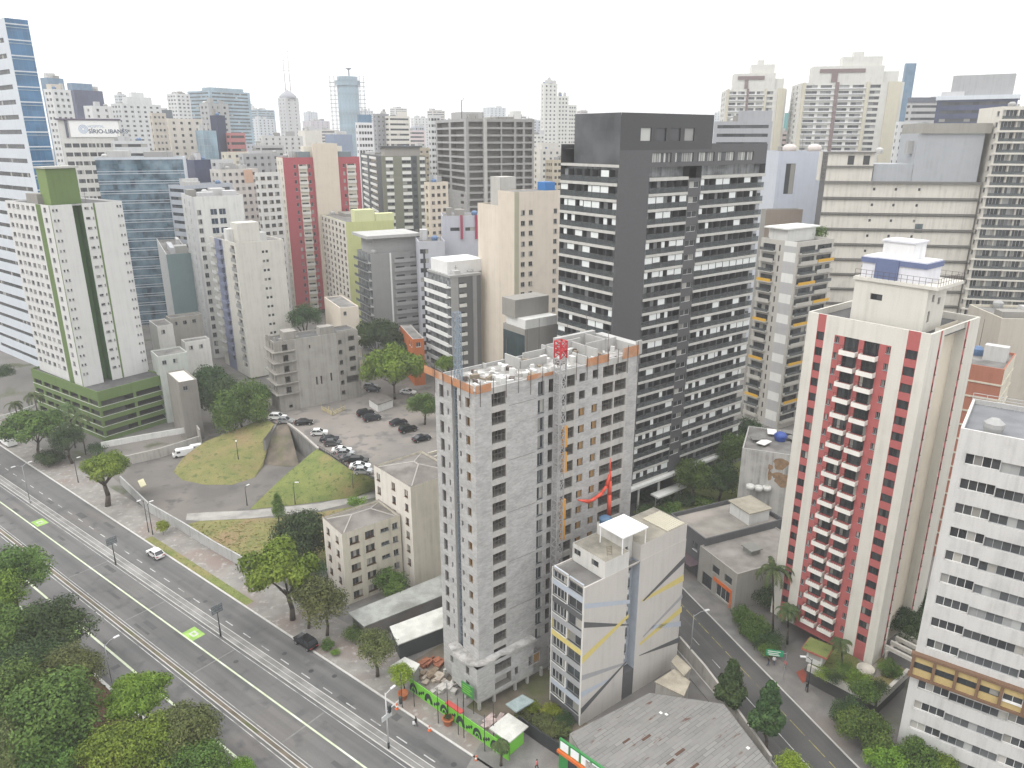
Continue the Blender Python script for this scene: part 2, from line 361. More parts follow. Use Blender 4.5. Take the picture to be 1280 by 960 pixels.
class Face:
    def __init__(s, o, h, n, L):
        s.o = Vector(o); s.h = Vector(h); s.n = Vector(n); s.L = L
        s.flip = s.h.cross(Vector((0, 0, 1))).dot(s.n) < 0
    def p(s, a, b, d=0.0): return s.o + s.h * a + Vector((0, 0, b)) - s.n * d
ALLB = []
class Bld:
    """an upright building: its near corner N at a picture point, right face going off at azimuth azR, left face at azR-90"""
    def __init__(s, name, label, cat, N, Y=None, base=None, z0=0.0, azR=53.0, uR=None, uL=None, W=None, D=None, ztop=None, group=None):
        if Y is None: Y = at(base[0], base[1], z0).y
        t = atY(N[0], N[1], Y)
        s.top = t.z if ztop is None else ztop
        s.z0 = z0; s.H = s.top - z0; s.rot = R(90 - azR)
        s.O = Vector((t.x, t.y, z0)); s.N = N
        s.x = Vector((math.cos(s.rot), math.sin(s.rot), 0)); s.y = Vector((-math.sin(s.rot), math.cos(s.rot), 0))
        s.W = W if W else s.solve(s.x, uR); s.D = D if D else s.solve(s.y, uL)
        s.e = empty(name, s.O, s.rot, label, cat, group)
        s.mb = MB(); s.mats = []; s.wins = []; s.cap = 100; ALLB.append(s)
        s.Rf = Face((0, 0, 0), (1, 0, 0), (0, -1, 0), s.W); s.Lf = Face((0, 0, 0), (0, 1, 0), (-1, 0, 0), s.D)
    def solve(s, d, u, z=None):
        z = s.top if z is None else z
        k = (u - 640) / FPX                     # x = k * depth
        z_ = z - CAM_H; ox, oy = s.O.x, s.O.y
        return (k * (oy * CP - z_ * SP) - ox) / (d.x - k * d.y * CP)
    def loc(s, P):                              # place -> building's own coordinates
        q = Vector(P) - s.O; return Vector((q.dot(s.x), q.dot(s.y), q.z))
    def ab(s, f, u, v):                         # picture point -> (along, up) on a face
        d0 = ray(u, v); d = Vector((d0.dot(s.x), d0.dot(s.y), d0.z)); c = s.loc((0, 0, CAM_H))
        t = (f.o - c).dot(f.n) / d.dot(f.n); q = c + d * t - f.o
        return q.dot(f.h), q.z
    def m(s, mat):
        if mat not in s.mats: s.mats.append(mat)
        return s.mats.index(mat)
    def q(s, f, a0, a1, b0, b1, mi, d=0.0):
        p = [f.p(a0, b0, d), f.p(a1, b0, d), f.p(a1, b1, d), f.p(a0, b1, d)]
        if f.flip: p.reverse()
        s.mb.quad(*p, mi)
    def wall(s, f, mat, ops=(), b0=0.0, b1=None, a0=0.0, a1=None, cuts=(), matf=None, depth=0.22):
        """a wall with real openings ops=[(a0,a1,b0,b1,kind[,depth])], each with its window"""
        b1 = s.H if b1 is None else b1; a1 = f.L if a1 is None else a1
        mi = s.m(mat)
        rows = sorted({b0, b1} | {x for o in ops for x in (o[2], o[3])})
        rows = [r for r in rows if b0 - 1e-6 <= r <= b1 + 1e-6]
        for i in range(len(rows) - 1):
            lo, hi = rows[i], rows[i + 1]
            if hi - lo < 1e-4: continue
            mid = (lo + hi) / 2
            holes = sorted((o[0], o[1]) for o in ops if o[2] < mid < o[3])
            edges = [a0]
            segs = []
            cur = a0
            for h0, h1 in holes:
                if h0 > cur + 1e-4: segs.append((cur, h0))
                cur = max(cur, h1)
            if cur < a1 - 1e-4: segs.append((cur, a1))
            for g0, g1 in segs:
                cs = [g0] + [c for c in sorted(cuts) if g0 < c < g1] + [g1]
                for j in range(len(cs) - 1):
                    k = mi if matf is None else s.m(matf((cs[j] + cs[j + 1]) / 2, mid))
                    s.q(f, cs[j], cs[j + 1], lo, hi, k)
        for o in ops:
            dp = o[5] if len(o) > 5 else depth
            k = mi if matf is None else s.m(matf((o[0] + o[1]) / 2, o[2] - 0.05))
            x0, x1, y0, y1 = o[:4]
            for P in ([(x0, y0, 0), (x0, y0, dp), (x0, y1, dp), (x0, y1, 0)], [(x1, y0, dp), (x1, y0, 0), (x1, y1, 0), (x1, y1, dp)],
                      [(x0, y0, 0), (x1, y0, 0), (x1, y0, dp), (x0, y0, dp)], [(x0, y1, dp), (x1, y1, dp), (x1, y1, 0), (x0, y1, 0)]):
                p = [f.p(*q) for q in P]
                if f.flip: p.reverse()
                s.mb.quad(*p, k)
            if o[4]: s.window(f, x0, x1, y0, y1, o[4], dp)
    def window(s, f, x0, x1, y0, y1, kind, dp=0.0):
        w, h = x1 - x0, y1 - y0
        if f.flip: p = f.p(x1, y0, dp); xd = -f.h
        else: p = f.p(x0, y0, dp); xd = f.h
        s.wins.append((kind, w, h, p, math.atan2(xd.y, xd.x)))
    def box(s, x0, y0, z0, x1, y1, z1, mat, bottom=False): s.mb.box(x0, y0, z0, x1, y1, z1, s.m(mat), bottom)
    def part(s, name, mb, mats, smooth=False): return mb.build(name, mats, s.e, smooth)
    def shell(s, mat, roofmat=None, par=0.9, th=0.25, back=True, H=None, W=None, D=None, lip=None):
        """the two far walls, the roof deck and the inner side of the parapet"""
        H = s.H if H is None else H; W = s.W if W is None else W; D = s.D if D is None else D
        mi = s.m(mat); rm = s.m(roofmat or ROOF)
        if back:
            s.mb.quad((W, 0, 0), (W, D, 0), (W, D, H), (W, 0, H), mi); s.mb.quad((W, D, 0), (0, D, 0), (0, D, H), (W, D, H), mi)
        z = H - par
        s.mb.quad((0, 0, z), (W, 0, z), (W, D, z), (0, D, z), rm)
        if par > 0.02:
            t = th
            s.mb.quad((t, t, z), (t, t, H), (W - t, t, H), (W - t, t, z), mi); s.mb.quad((W - t, t, z), (W - t, t, H), (W - t, D - t, H), (W - t, D - t, z), mi)
            s.mb.quad((W - t, D - t, z), (W - t, D - t, H), (t, D - t, H), (t, D - t, z), mi); s.mb.quad((t, D - t, z), (t, D - t, H), (t, t, H), (t, t, z), mi)
            li = s.m(lip or mat)
            s.mb.quad((0, 0, H), (W, 0, H), (W - t, t, H), (t, t, H), li); s.mb.quad((W, 0, H), (W, D, H), (W - t, D - t, H), (W - t, t, H), li)
            s.mb.quad((W, D, H), (0, D, H), (t, D - t, H), (W - t, D - t, H), li); s.mb.quad((0, D, H), (0, 0, H), (t, t, H), (t, D - t, H), li)
    def done(s, name='wall'):
        o = s.mb.build(name, s.mats, s.e) if s.mb.f else None
        M = Matrix.Translation(s.O) @ Matrix.Rotation(s.rot, 4, 'Z'); c = Vector((0, 0, CAM_H))
        ws = sorted(s.wins, key=lambda w: (M @ w[3] - c).length / max(0.3, math.sqrt(w[1] * w[2])))
        for k, w, h, p, r in ws[:s.cap]: link('window', win_mesh(k, w, h), s.e, p, r)
        rest = ws[s.cap:]
        if rest:
            mb = MB(); mats = []
            for k, w, h, p, r in rest:
                b, ms = win(k, w, h)
                for x in ms:
                    if x not in mats: mats.append(x)
                mb.add(b, Matrix.Translation(p) @ Matrix.Rotation(r, 4, 'Z'), [mats.index(x) for x in ms])
            tag(mb.build('window', mats, s.e), kind='stuff')
        return s
def grid(cols, b_first, step, n, h):
    """openings: cols=[(a0,a1,kind)] repeated on n storeys"""
    return [(c[0], c[1], b_first + i * step + (c[3] if len(c) > 3 else 0), b_first + i * step + (c[4] if len(c) > 4 else h), c[2]) for i in range(n) for c in cols]
def cols_even(L, n, w, kind, m0=1.0, m1=None):
    m1 = m0 if m1 is None else m1; p = (L - m0 - m1) / n
    return [(m0 + p * (i + .5) - w / 2, m0 + p * (i + .5) + w / 2, kind) for i in range(n)]
ROOF = ground((0.2, 0.195, 0.185), (0.13, 0.125, 0.12), 0.35, 'roof_deck', c3=(0.28, 0.27, 0.26))
ROOFD = ground((0.11, 0.11, 0.11), (0.075, 0.075, 0.075), 0.4, 'dark_roof_deck')
# ================================================================== THE SETTING: ground, roads, banks
ASPH = ground((0.14, 0.138, 0.135), (0.115, 0.114, 0.113), 0.12, 'asphalt', c3=(0.155, 0.146, 0.138), c4_=(0.1, 0.1, 0.1))
ASPHD = ground((0.085, 0.084, 0.082), (0.068, 0.068, 0.068), 0.2, 'old_asphalt', c3=(0.105, 0.101, 0.096))
LOT = ground((0.165, 0.152, 0.138), (0.115, 0.109, 0.102), 0.09, 'worn_lot_asphalt', c3=(0.21, 0.185, 0.165), c4_=(0.1, 0.096, 0.092))
PAVE = ground((0.25, 0.238, 0.22), (0.185, 0.176, 0.165), 0.3, 'pavement', c3=(0.21, 0.17, 0.15), c4_=(0.3, 0.288, 0.268))
PAVED = ground((0.2, 0.192, 0.182), (0.145, 0.14, 0.134), 0.4, 'pavement_dark', c3=(0.19, 0.165, 0.15))
CONC = ground((0.3, 0.29, 0.27), (0.23, 0.222, 0.21), 0.5, 'concrete_path', c3=(0.34, 0.33, 0.31))
GRASS = ground((0.16, 0.18, 0.058), (0.115, 0.145, 0.045), 0.35, 'grass_turf', c3=(0.21, 0.175, 0.08), c4_=(0.08, 0.105, 0.032), fine=0.9)
DRYGR = ground((0.2, 0.18, 0.075), (0.145, 0.155, 0.055), 0.25, 'dry_grass', c3=(0.22, 0.16, 0.09), c4_=(0.095, 0.115, 0.04), fine=0.9)
SOIL = ground((0.12, 0.065, 0.042), (0.085, 0.05, 0.034), 0.3, 'red_soil', c3=(0.055, 0.06, 0.028))
EARTH = ground((0.16, 0.135, 0.105), (0.105, 0.092, 0.074), 0.4, 'bare_earth', c3=(0.09, 0.1, 0.045))
CITY = ground((0.19, 0.18, 0.17), (0.13, 0.126, 0.12), 0.05, 'city_ground', c3=(0.24, 0.22, 0.2), c4_=(.1,.11,.07))
LINEW = ground((0.5, 0.5, 0.485), (0.38, 0.38, 0.365), 0.9, 'white_road_paint', c3=(0.2, 0.2, 0.195), c4_=(.28,.28,.27))
LINEY = ground((0.5, 0.55, 0.4), (0.44, 0.48, 0.34), 0.9, 'yellow_road_paint', c3=(0.6, 0.62, 0.55))
LINEG = ground((0.3, 0.46, 0.12), (0.2, 0.34, 0.09), 0.9, 'green_road_paint')
LINEM = ground((0.36, 0.31, 0.1), (0.2, 0.18, 0.08), 0.9, 'worn_yellow_paint', c3=(0.08, 0.08, 0.075))
KERB = wall((0.42, 0.41, 0.39), 0.4, name='kerb_stone'); KERBW = wall((0.5, 0.49, 0.465), 0.5, name='whitewashed_kerb')
REDP = ground((0.3, 0.085, 0.06), (0.23, 0.07, 0.05), 0.6, 'red_paving')

def hgt(x, y):
    t0 = 214.0 if x < 12 else 262.0
    a = max(0.0, min(1.0, (y - t0) / 18)); a = a * a * (3 - 2 * a)
    b = max(0.0, min(1.0, (y - 300) / 900)); b = b * b * (3 - 2 * b)
    return -0.02 + 6.0 * a + 42 * b
mb = MB(); xs = list(range(-1700, -300, 100)) + list(range(-300, 301, 20)) + list(range(400, 1801, 100))
ys = list(range(-60, 340, 8)) + list(range(340, 2600, 90)); nx = len(xs)
for y in ys:
    for x in xs: mb.v.append((x, y, hgt(x, y)))
for j in range(len(ys) - 1):
    for i in range(nx - 1):
        mb.f.append((j * nx + i, j * nx + i + 1, (j + 1) * nx + i + 1, (j + 1) * nx + i)); mb.m.append(0)
struct('ground', mb, CITY, True)

RD = Vector((.791, -.6115, 0)); RN = Vector((.6118, .791, 0))
def rp(s, o, z=0.0): p = RD * s + RN * o; return Vector((p.x, p.y, z))
def kerb_off(s): return 59.95 - 0.0162 * (s + 50)
SL = [-470 + 10 * i for i in range(56)]
def strip(mb, f0, f1, z0, z1=None, m=0, rng=SL):
    g = lambda f, s: f(s) if callable(f) else f
    for a, b in zip(rng, rng[1:]):
        mb.quad(rp(a, g(f0, a), z0), rp(b, g(f0, b), z0), rp(b, g(f1, b), z0 if z1 is None else z1), rp(a, g(f1, a), z0 if z1 is None else z1), m)
def raised(mb, f0, f1, z, m=0, rng=SL):
    g = lambda f, s: f(s) if callable(f) else f
    strip(mb, f0, f1, z, None, m, rng)
    for a, b in zip(rng, rng[1:]):
        mb.quad(rp(a, g(f0, a), 0), rp(b, g(f0, b), 0), rp(b, g(f0, b), z), rp(a, g(f0, a), z), m)
        mb.quad(rp(b, g(f1, b), 0), rp(a, g(f1, a), 0), rp(a, g(f1, a), z), rp(b, g(f1, b), z), m)
def tracked(m, ang):
    """wheel tracks: long soft streaks along the traffic"""
    nt = m.node_tree; b = nt.nodes['Principled BSDF']; old = b.inputs['Base Color'].links[0].from_socket
    tc = nt.nodes.new('ShaderNodeTexCoord').outputs['Object']; mp = nt.nodes.new('ShaderNodeMapping'); mp.inputs['Rotation'].default_value = (0, 0, ang); nt.links.new(tc, mp.inputs[0])
    t1 = ramp(nt, noise(nt, mp.outputs[0], 1.0, 3, .012, .55), .42, .66); t2 = ramp(nt, noise(nt, mp.outputs[0], 1.0, 4, .05, 1.6), .55, .72)
    x = mixn(nt, mth(nt, 'MULTIPLY', t1, .45), old, (.062, .062, .064)); x = mixn(nt, mth(nt, 'MULTIPLY', t2, .25), x, (.16, .155, .15)); nt.links.new(x, b.inputs['Base Color'])
tracked(ASPH, -math.atan2(RD.y, RD.x)); tracked(ASPHD, -math.atan2(-.9455, .3256))
mb = MB(); strip(mb, 36.3, kerb_off, 0.02); struct('avenue_road', mb, ASPH)
mb = MB(); strip(mb, -60, 35.9, 0.05); struct('park_ground', mb, SOIL)
mb = MB(); raised(mb, 35.9, 36.35, 0.16); struct('park_kerb', mb, KERBW)
mb = MB(); raised(mb, 44.45, 45.0, 0.12, 0)
raised(mb, 44.3, 44.45, 0.14, 1); raised(mb, 45.0, 45.12, 0.14, 1); struct('bus_lane_divider', mb, [EARTH, KERBW])
mb = MB(); raised(mb, 53.82, 55.4, 0.13, 0); raised(mb, 53.7, 53.82, 0.15, 1); raised(mb, 55.4, 55.5, 0.15, 1); strip(mb, 54.52, 54.6, 0.136, None, 1); struct('centre_median', mb, [ground((.2, .198, .19), (.155, .153, .148), .5, 'worn_median', c3=(.26, .255, .245)), KERBW])
z = 0.026
mb = MB(); strip(mb, 43.8, 43.92, z); strip(mb, 45.5, 45.6, z); strip(mb, 53.12, 53.22, z)
def mk(s0, s1, o0, o1): mb.quad(rp(s0, o0, z), rp(s1, o0, z), rp(s1, o1, z), rp(s0, o1, z))
for i in range(46):
    s = -53.4 - i * 5.35 + 6 * 5.35; o = 56.2 + max(0, (-90 - s) * 0.014)
    if s > -300: mk(s, s + 2.1, o, o + 0.17)
struct('white_lane_line', mb, LINEW)
mb = MB(); strip(mb, 40.15, 40.5, z); strip(mb, 49.75, 50.03, z); struct('yellow_lane_line', mb, LINEY)
def symbol(u, v):
    p = at(u, v, 0); s = p.dot(RD); o = p.dot(RN); b = MB()
    for (s0, s1, o0, o1, m, dz) in ((-1.7, 1.7, -1.15, 1.15, 0, 0), (-0.7, 0.8, -0.55, 0.55, 1, .004), (-.35, .45, -.25, .25, 0, .008)):
        b.quad(rp(s + s0, o + o0, z + .004 + dz), rp(s + s1, o + o0, z + .004 + dz), rp(s + s1, o + o1, z + .004 + dz), rp(s + s0, o + o1, z + .004 + dz), m)
    return struct('painted_road_symbol', b, [LINEG, LINEW])
symbol(242, 792); symbol(50, 653); symbol(88, 791)
PATCH = ground((0.09, 0.09, 0.09), (0.075, 0.075, 0.075), .5, 'asphalt_patch'); JNT = ground((0.2, .198, .19), (.16, .158, .15), .8, 'road_joint')
rq = random.Random(9); mb = MB()
for i in range(26):
    s, o = rq.uniform(-190, -45), rq.choice((rq.uniform(46, 52), rq.uniform(56, 60), rq.uniform(38, 43))); l, w = rq.uniform(.8, 5), rq.uniform(.5, 1.3)
    mb.quad(rp(s, o, .0235), rp(s + l, o + rq.uniform(-.1, .1), .0235), rp(s + l, o + w, .0235), rp(s, o + w, .0235))
tag(struct('asphalt_patch', mb, PATCH), kind='structure')
mb = MB()
for s in (-121, -143, -99, -76):
    mb.quad(rp(s, 45.8, .0245), rp(s + .25, 45.8, .0245), rp(s + .25, 53, .0245), rp(s, 53, .0245))
struct('road_joint', mb, JNT)
mb = MB()
for i in range(14):
    s, o = rq.uniform(-190, -50), rq.choice((57.5, 59, 47.5, 51.5, 42))
    mb.poly([rp(s + .42 * math.cos(k * .628), o + .42 * math.sin(k * .628), .0255) for k in range(10)])
struct('manhole_cover', mb, plain((.05, .05, .052), .6, .3, 'cast_iron'))
# pavement between the avenue and the plots
mb = MB(); raised(mb, lambda s: kerb_off(s) + .3, lambda s: 73 if s < -238 else 68.9, 0.14, 0, [s for s in SL if s <= -60] ); struct('pavement', mb, PAVE)
mb = MB(); raised(mb, lambda s: kerb_off(s) + .3, 66.5, 0.142, 0, [-60, -50, -40, -30, -20, -10, 0, 20, 60]); struct('pavement', mb, PAVE)
mb = MB(); raised(mb, kerb_off, lambda s: kerb_off(s) + .3, 0.15); struct('avenue_kerb', mb, KERBW)
mb = MB(); p = at(197, 668); s0 = p.dot(RD); s1 = at(318, 752).dot(RD)
n = 12
for i in range(n):
    a, b = s0 + (s1 - s0) * i / n, s0 + (s1 - s0) * (i + 1) / n
    mb.quad(rp(a, kerb_off(a) + .34, .16), rp(b, kerb_off(b) + .34, .16), rp(b, kerb_off(b) + 1.95, .16), rp(a, kerb_off(a) + 1.95, .16))
struct('grass_verge', mb, GRASS)

# street on the right
QD = azv(161); QN = Vector((QD.y * -1, QD.x, 0))
def qp(t, o, z=0.0): p = QD * t + QN * o; return Vector((p.x, p.y, z))
def qs(mb, t0, t1, o0, o1, z, m=0, side=True):
    mb.quad(qp(t0, o0, z), qp(t1, o0, z), qp(t1, o1, z), qp(t0, o1, z), m)
    if side:
        mb.quad(qp(t0, o0, 0), qp(t1, o0, 0), qp(t1, o0, z), qp(t0, o0, z), m); mb.quad(qp(t1, o1, 0), qp(t0, o1, 0), qp(t0, o1, z), qp(t1, o1, z), m)
mb = MB(); qs(mb, -150, 10, 58.9, 69.4, 0.016, 0, False); struct('side_street_road', mb, ASPHD)
mb = MB(); qs(mb, -150, 10, 57.3, 58.9, 0.13, 0); qs(mb, -132, 10, 69.4, 73.4, 0.13, 0); struct('side_street_pavement', mb, PAVED)
mb = MB(); qs(mb, -150, 10, 58.9, 59.1, 0.145, 0); qs(mb, -132, 10, 69.2, 69.4, 0.145, 0); struct('side_street_kerb', mb, KERBW)
mb = MB()
for t in range(-120, 10, 6): qs(mb, t, t + 2.2, 63.1, 63.22, 0.022, 0, False)
qs(mb, -76, -60, 63.1, 63.22, 0.023, 0, False); struct('white_lane_line', mb, LINEW)
mb = MB()
for t in range(-121, 10, 4): qs(mb, t, t + 3.2, 66.3, 66.42, 0.022, 0, False)
struct('worn_yellow_line', mb, LINEM)
mb = MB(); mb.quad(at(700, 720, .008), at(900, 700, .008), at(1010, 560, .008), at(800, 560, .008)); struct('cross_street_road', mb, ASPHD)

# yard of asphalt behind the long wall, with the bank, the niche and the lawn
def sheet(name, pts, mat, z=None):
    b = MB(); b.poly([at(*(q if len(q) == 3 else (q[0], q[1], z))) for q in pts][::-1]); return struct(name, b, mat)
sheet('yard_road', [(128, 586), (187, 635), (235, 660), (300, 660), (470, 640), (400, 575), (340, 545), (262, 545), (238, 562), (160, 575)], LOT, 0.03)
def bank(name, low, top, mat, n=5):
    """a grassy slope between two lines of points, roughened"""
    b = MB(); r = random.Random(len(low)); k = len(low); g = []
    for i in range(n + 1):
        t = i / n; row = []
        for a, c in zip(low, top):
            p = at(*a).lerp(at(*c), t)
            if 0 < i < n: p.z += 0.5 * math.sin(math.pi * t) + r.uniform(-.15, .15)
            row.append(p)
        g.append(row)
    for row in g: b.v += [tuple(p) for p in row]
    for i in range(n):
        for j in range(k - 1): b.f.append((i * k + j, i * k + j + 1, (i + 1) * k + j + 1, (i + 1) * k + j)); b.m.append(0)
    return struct(name, b, mat, True)
bank('grass_bank', [(217, 590, .05), (228, 600, .05), (256, 606, .05), (290, 606, .05), (318, 597, .05), (328, 584, .1)],
     [(236, 566, 1.5), (256, 552, 3), (280, 542, 4.2), (305, 533, 5), (328, 522, 5.9), (345, 531, 6)], DRYGR)
bank('grass_bank', [(312, 637, .05), (340, 634, .1), (370, 631, .1), (400, 627, .1), (440, 622, .2), (470, 612, .3)],
     [(396, 561, 6), (402, 564, 6), (412, 570, 6), (424, 578, 6), (440, 588, 6), (468, 598, 6)], GRASS, 7)
bank('earth_slope', [(330, 580, .1), (345, 582, .1), (360, 583, .1), (374, 582, .1)], [(345, 532, 6), (350, 531, 6), (355, 530, 6), (360, 529.5, 6)], EARTH)
sheet('grass_lawn', [(232, 656), (250, 651), (345, 647), (400, 640), (460, 630), (460, 700), (330, 722), (312, 711), (270, 688)], DRYGR, 0.06)
sheet('concrete_path', [(234, 642), (262, 640), (312, 638), (400, 629), (472, 612), (472, 621), (400, 638), (312, 648), (250, 651), (232, 650)], CONC, 0.09)
sheet('car_park', [(345, 529), (360, 529), (397, 560), (440, 588), (467, 597), (500, 603), (556, 585), (570, 480), (520, 465), (440, 460), (330, 500), (325, 515)], ground((0.215, 0.198, 0.18), (0.155, 0.146, 0.136), 0.09, 'car_park_asphalt', c3=(0.25, 0.222, 0.2), c4_=(0.13, 0.125, 0.12)), 6.0)
sheet('cream_house_yard', [(400, 700), (460, 700), (560, 640), (560, 830), (500, 835), (420, 770)], PAVED, 0.04)
sheet('building_site_ground', [(497, 838), (560, 800), (690, 830), (700, 905), (645, 925), (600, 905)], EARTH, 0.05)
sheet('forecourt', [(600, 930), (660, 905), (720, 940), (740, 1000), (560, 1000)], PAVED, 0.15)
sheet('garden_ground', [(645, 890), (690, 870), (735, 905), (700, 945), (640, 915)], EARTH, 0.07)
sheet('tower_garden_ground', [(790, 640), (850, 610), (960, 560), (1000, 590), (880, 660), (830, 668)], GRASS, 0.06)
sheet('driveway', [(1003, 838), (1048, 792), (1082, 812), (1030, 850)], ASPHD, 0.15)
# ================================================================== THE BUILDINGS ROUND THE CROSSING
WHT = wall((0.62, 0.62, 0.6), 0.45, name='white_render'); CRM = wall((0.58, 0.545, 0.45), 0.6, name='cream_render'); CRM2 = wall((0.66, 0.62, 0.53), 0.3, name='beige_render')
# ---------------------------------------------------------------- tower under construction
BLK = blockwork((0.37, 0.368, 0.362), (0.47, 0.467, 0.458), (0.4, 0.398, 0.39), name='concrete_block_wall', var=1.0)
SLAB = wall((0.44, 0.43, 0.405), 0.5, name='cast_concrete'); SLABL = ground((0.36, 0.35, 0.335), (0.2, 0.195, 0.185), 0.9, 'fresh_concrete_deck', c3=(0.55, 0.54, 0.53))
ct = B = Bld('unfinished_tower', 'bare grey concrete block tower under construction with orange boards along its open roof', 'building', (593, 490), base=(605, 880), azR=52, uR=798.5, uL=543)
st = 2.66
def au(f, u, v): return B.ab(f, u, v)[0]
top0 = B.ab(B.Rf, 624, 507)[1]                 # sill of the top storey's first opening
cR = []
for (u0, u1, v, k, dz0, dz1) in ((614.5, 632.5, 500, 'hole:3', 0, 1.85), (672.5, 680.6, 486, 'g:2', -.1, 1.9), (686, 693, 482, 'hole', -.1, 1.9), (703, 719, 480, 'hole:3', 0, 1.75),
        (724.4, 732, 471, 'orange', .3, 1.6), (741, 748, 467, 'orange', .3, 1.6), (753.8, 767.5, 468, 'hole:3', 0, 1.75), (769.2, 783.5, 463, 'hole:3', 0, 1.75)):
    cR.append((au(B.Rf, u0, v), au(B.Rf, u1, v), k, dz0, dz1))
nst = 15
zb = top0 - (nst - 1) * st
ops = []
for i in range(nst):
    for c in cR:
        k = c[2]
        if k == 'orange' and i >= nst - 2: k = 'hole'
        ops.append((c[0], c[1], zb + i * st + c[3], zb + i * st + c[4], k))
    # fair-faced slab edges either side of the wide openings
BANDA = [(cR[0][0] - .15, cR[0][1] + .15), (cR[3][0] - .2, cR[3][1] + .2), (cR[6][0] - .2, cR[7][1] + .2)]
def mR(a, b):
    if any(x0 < a < x1 for x0, x1 in BANDA):
        return SLAB
    return BLK
cuts = [x for p in BANDA for x in p]
low = zb - 0.35
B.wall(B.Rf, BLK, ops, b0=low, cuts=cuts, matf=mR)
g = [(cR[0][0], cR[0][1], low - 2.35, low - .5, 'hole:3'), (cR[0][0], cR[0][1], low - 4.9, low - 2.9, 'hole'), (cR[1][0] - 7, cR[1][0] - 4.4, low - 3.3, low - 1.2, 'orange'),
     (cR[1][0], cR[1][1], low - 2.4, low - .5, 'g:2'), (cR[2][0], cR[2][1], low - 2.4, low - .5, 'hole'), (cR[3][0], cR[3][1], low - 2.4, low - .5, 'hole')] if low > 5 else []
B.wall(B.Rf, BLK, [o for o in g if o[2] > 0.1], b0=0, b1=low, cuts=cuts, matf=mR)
# left face: windows, the recessed shaft and the far strip of openings
cL = [(au(B.Lf, 587, 500), au(B.Lf, 581.5, 497), 'orange', .1, 1.5), (au(B.Lf, 575.5, 490), au(B.Lf, 573, 488), 'hole', .5, 1.35)]
sh0, sh1 = au(B.Lf, 571, 480), au(B.Lf, 564, 475)
cL2 = [(au(B.Lf, 560.5, 485), au(B.Lf, 558.5, 484), 'hole', .4, 1.3), (au(B.Lf, 553.5, 480), au(B.Lf, 548.5, 476), 'hole', -.2, 1.7)]
oL = [(min(c[0], c[1]), max(c[0], c[1]), zb + i * st + c[3], zb + i * st + c[4], c[2]) for i in range(nst) for c in cL]
oL2 = [(min(c[0], c[1]), max(c[0], c[1]), zb + i * st + c[3], zb + i * st + c[4], c[2]) for i in range(nst) for c in cL2]
B.wall(B.Lf, BLK, oL, b0=0, a1=sh0); B.wall(B.Lf, BLK, oL2, b0=0, a0=sh1)
f2 = Face((1.6, 0, 0), (0, 1, 0), (-1, 0, 0), B.D); B.wall(f2, SLAB, [], a0=sh0, a1=sh1)
B.mb.quad((0, sh0, 0), (0, sh0, B.H), (1.6, sh0, B.H), (1.6, sh0, 0), B.m(SLAB)); B.mb.quad((0, sh1, 0), (1.6, sh1, 0), (1.6, sh1, B.H), (0, sh1, B.H), B.m(SLAB))
B.shell(BLK, SLABL, par=0.55, th=0.2)
# joints of the pours, on the blind wall
for i in range(2, nst, 3):
    B.mb.box(cR[0][1] + .5, -.02, low + i * st - .05, cR[1][0] - .3, -.004, low + i * st + .02, B.m(RAWIN))
B.cap = 100; B.done()
# podium with its curved terrace
pod = [B.loc(at(u, v, 7.7)) for u, v in ((560, 806), (567, 818), (576, 826), (586, 830.5), (597, 832), (608, 830), (618, 825), (626, 818.5), (638, 815.5), (650, 809.5), (671, 799.5))]
PW = MB(); out = [(p.x, p.y) for p in pod] + [(pod[-1].x, 0.0), (0.0, 0.0), (0.0, pod[0].y)]
PW.prism(out[::-1] if sum((out[i - 1][0] * out[i][1] - out[i][0] * out[i - 1][1]) for i in range(len(out))) < 0 else out, 7.45, 7.75, 0, 1)
B.part('terrace_slab', PW, [SLAB, SLABL])
px = B.loc(at(598.5, 833, 7.4)); PX, PY = px.x, px.y
pm = MB(); pf = []
B2 = B; B2mb = B.mb; B.mb = MB(); B.mats = []; B.wins = []
PX = min(PX, -1.2); PY = min(PY, -1.2)
fR = Face((PX, PY, 0), (1, 0, 0), (0, -1, 0), pod[-1].x - PX - .4); fL = Face((PX, PY, 0), (0, 1, 0), (-1, 0, 0), pod[0].y - PY - .3)
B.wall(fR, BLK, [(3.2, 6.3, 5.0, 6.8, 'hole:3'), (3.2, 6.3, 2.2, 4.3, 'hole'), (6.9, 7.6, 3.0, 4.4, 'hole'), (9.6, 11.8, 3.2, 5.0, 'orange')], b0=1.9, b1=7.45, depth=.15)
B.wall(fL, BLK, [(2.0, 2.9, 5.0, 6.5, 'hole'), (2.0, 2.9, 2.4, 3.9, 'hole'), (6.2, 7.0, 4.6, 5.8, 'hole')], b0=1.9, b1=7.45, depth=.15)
B.mb.box(PX, PY, 1.55, fR.L + PX, PY + 2.2, 1.9, B.m(SLAB), True); B.mb.box(PX, PY + 2.2, 1.55, PX + 2.2, fL.L + PY, 1.9, B.m(SLAB), True)
for x in (0.3, 3.0, 7.0, 9.4, 12.2): B.mb.box(PX + x, PY + .1, 0, PX + x + .4, PY + .5, 1.55, B.m(SLAB))
for y in (3.2, 6.5, 9.0): B.mb.box(PX + .1, PY + y, 0, PX + .5, PY + y + .4, 1.55, B.m(SLAB))
B.mb.quad((PX + fR.L, PY, 1.9), (PX + fR.L, 0, 1.9), (PX + fR.L, 0, 7.45), (PX + fR.L, PY, 7.45), B.m(BLK)); B.mb.quad((PX, PY + fL.L, 1.9), (PX, PY + fL.L, 7.45), (0, PY + fL.L, 7.45), (0, PY + fL.L, 1.9), B.m(BLK))
B.done('podium')
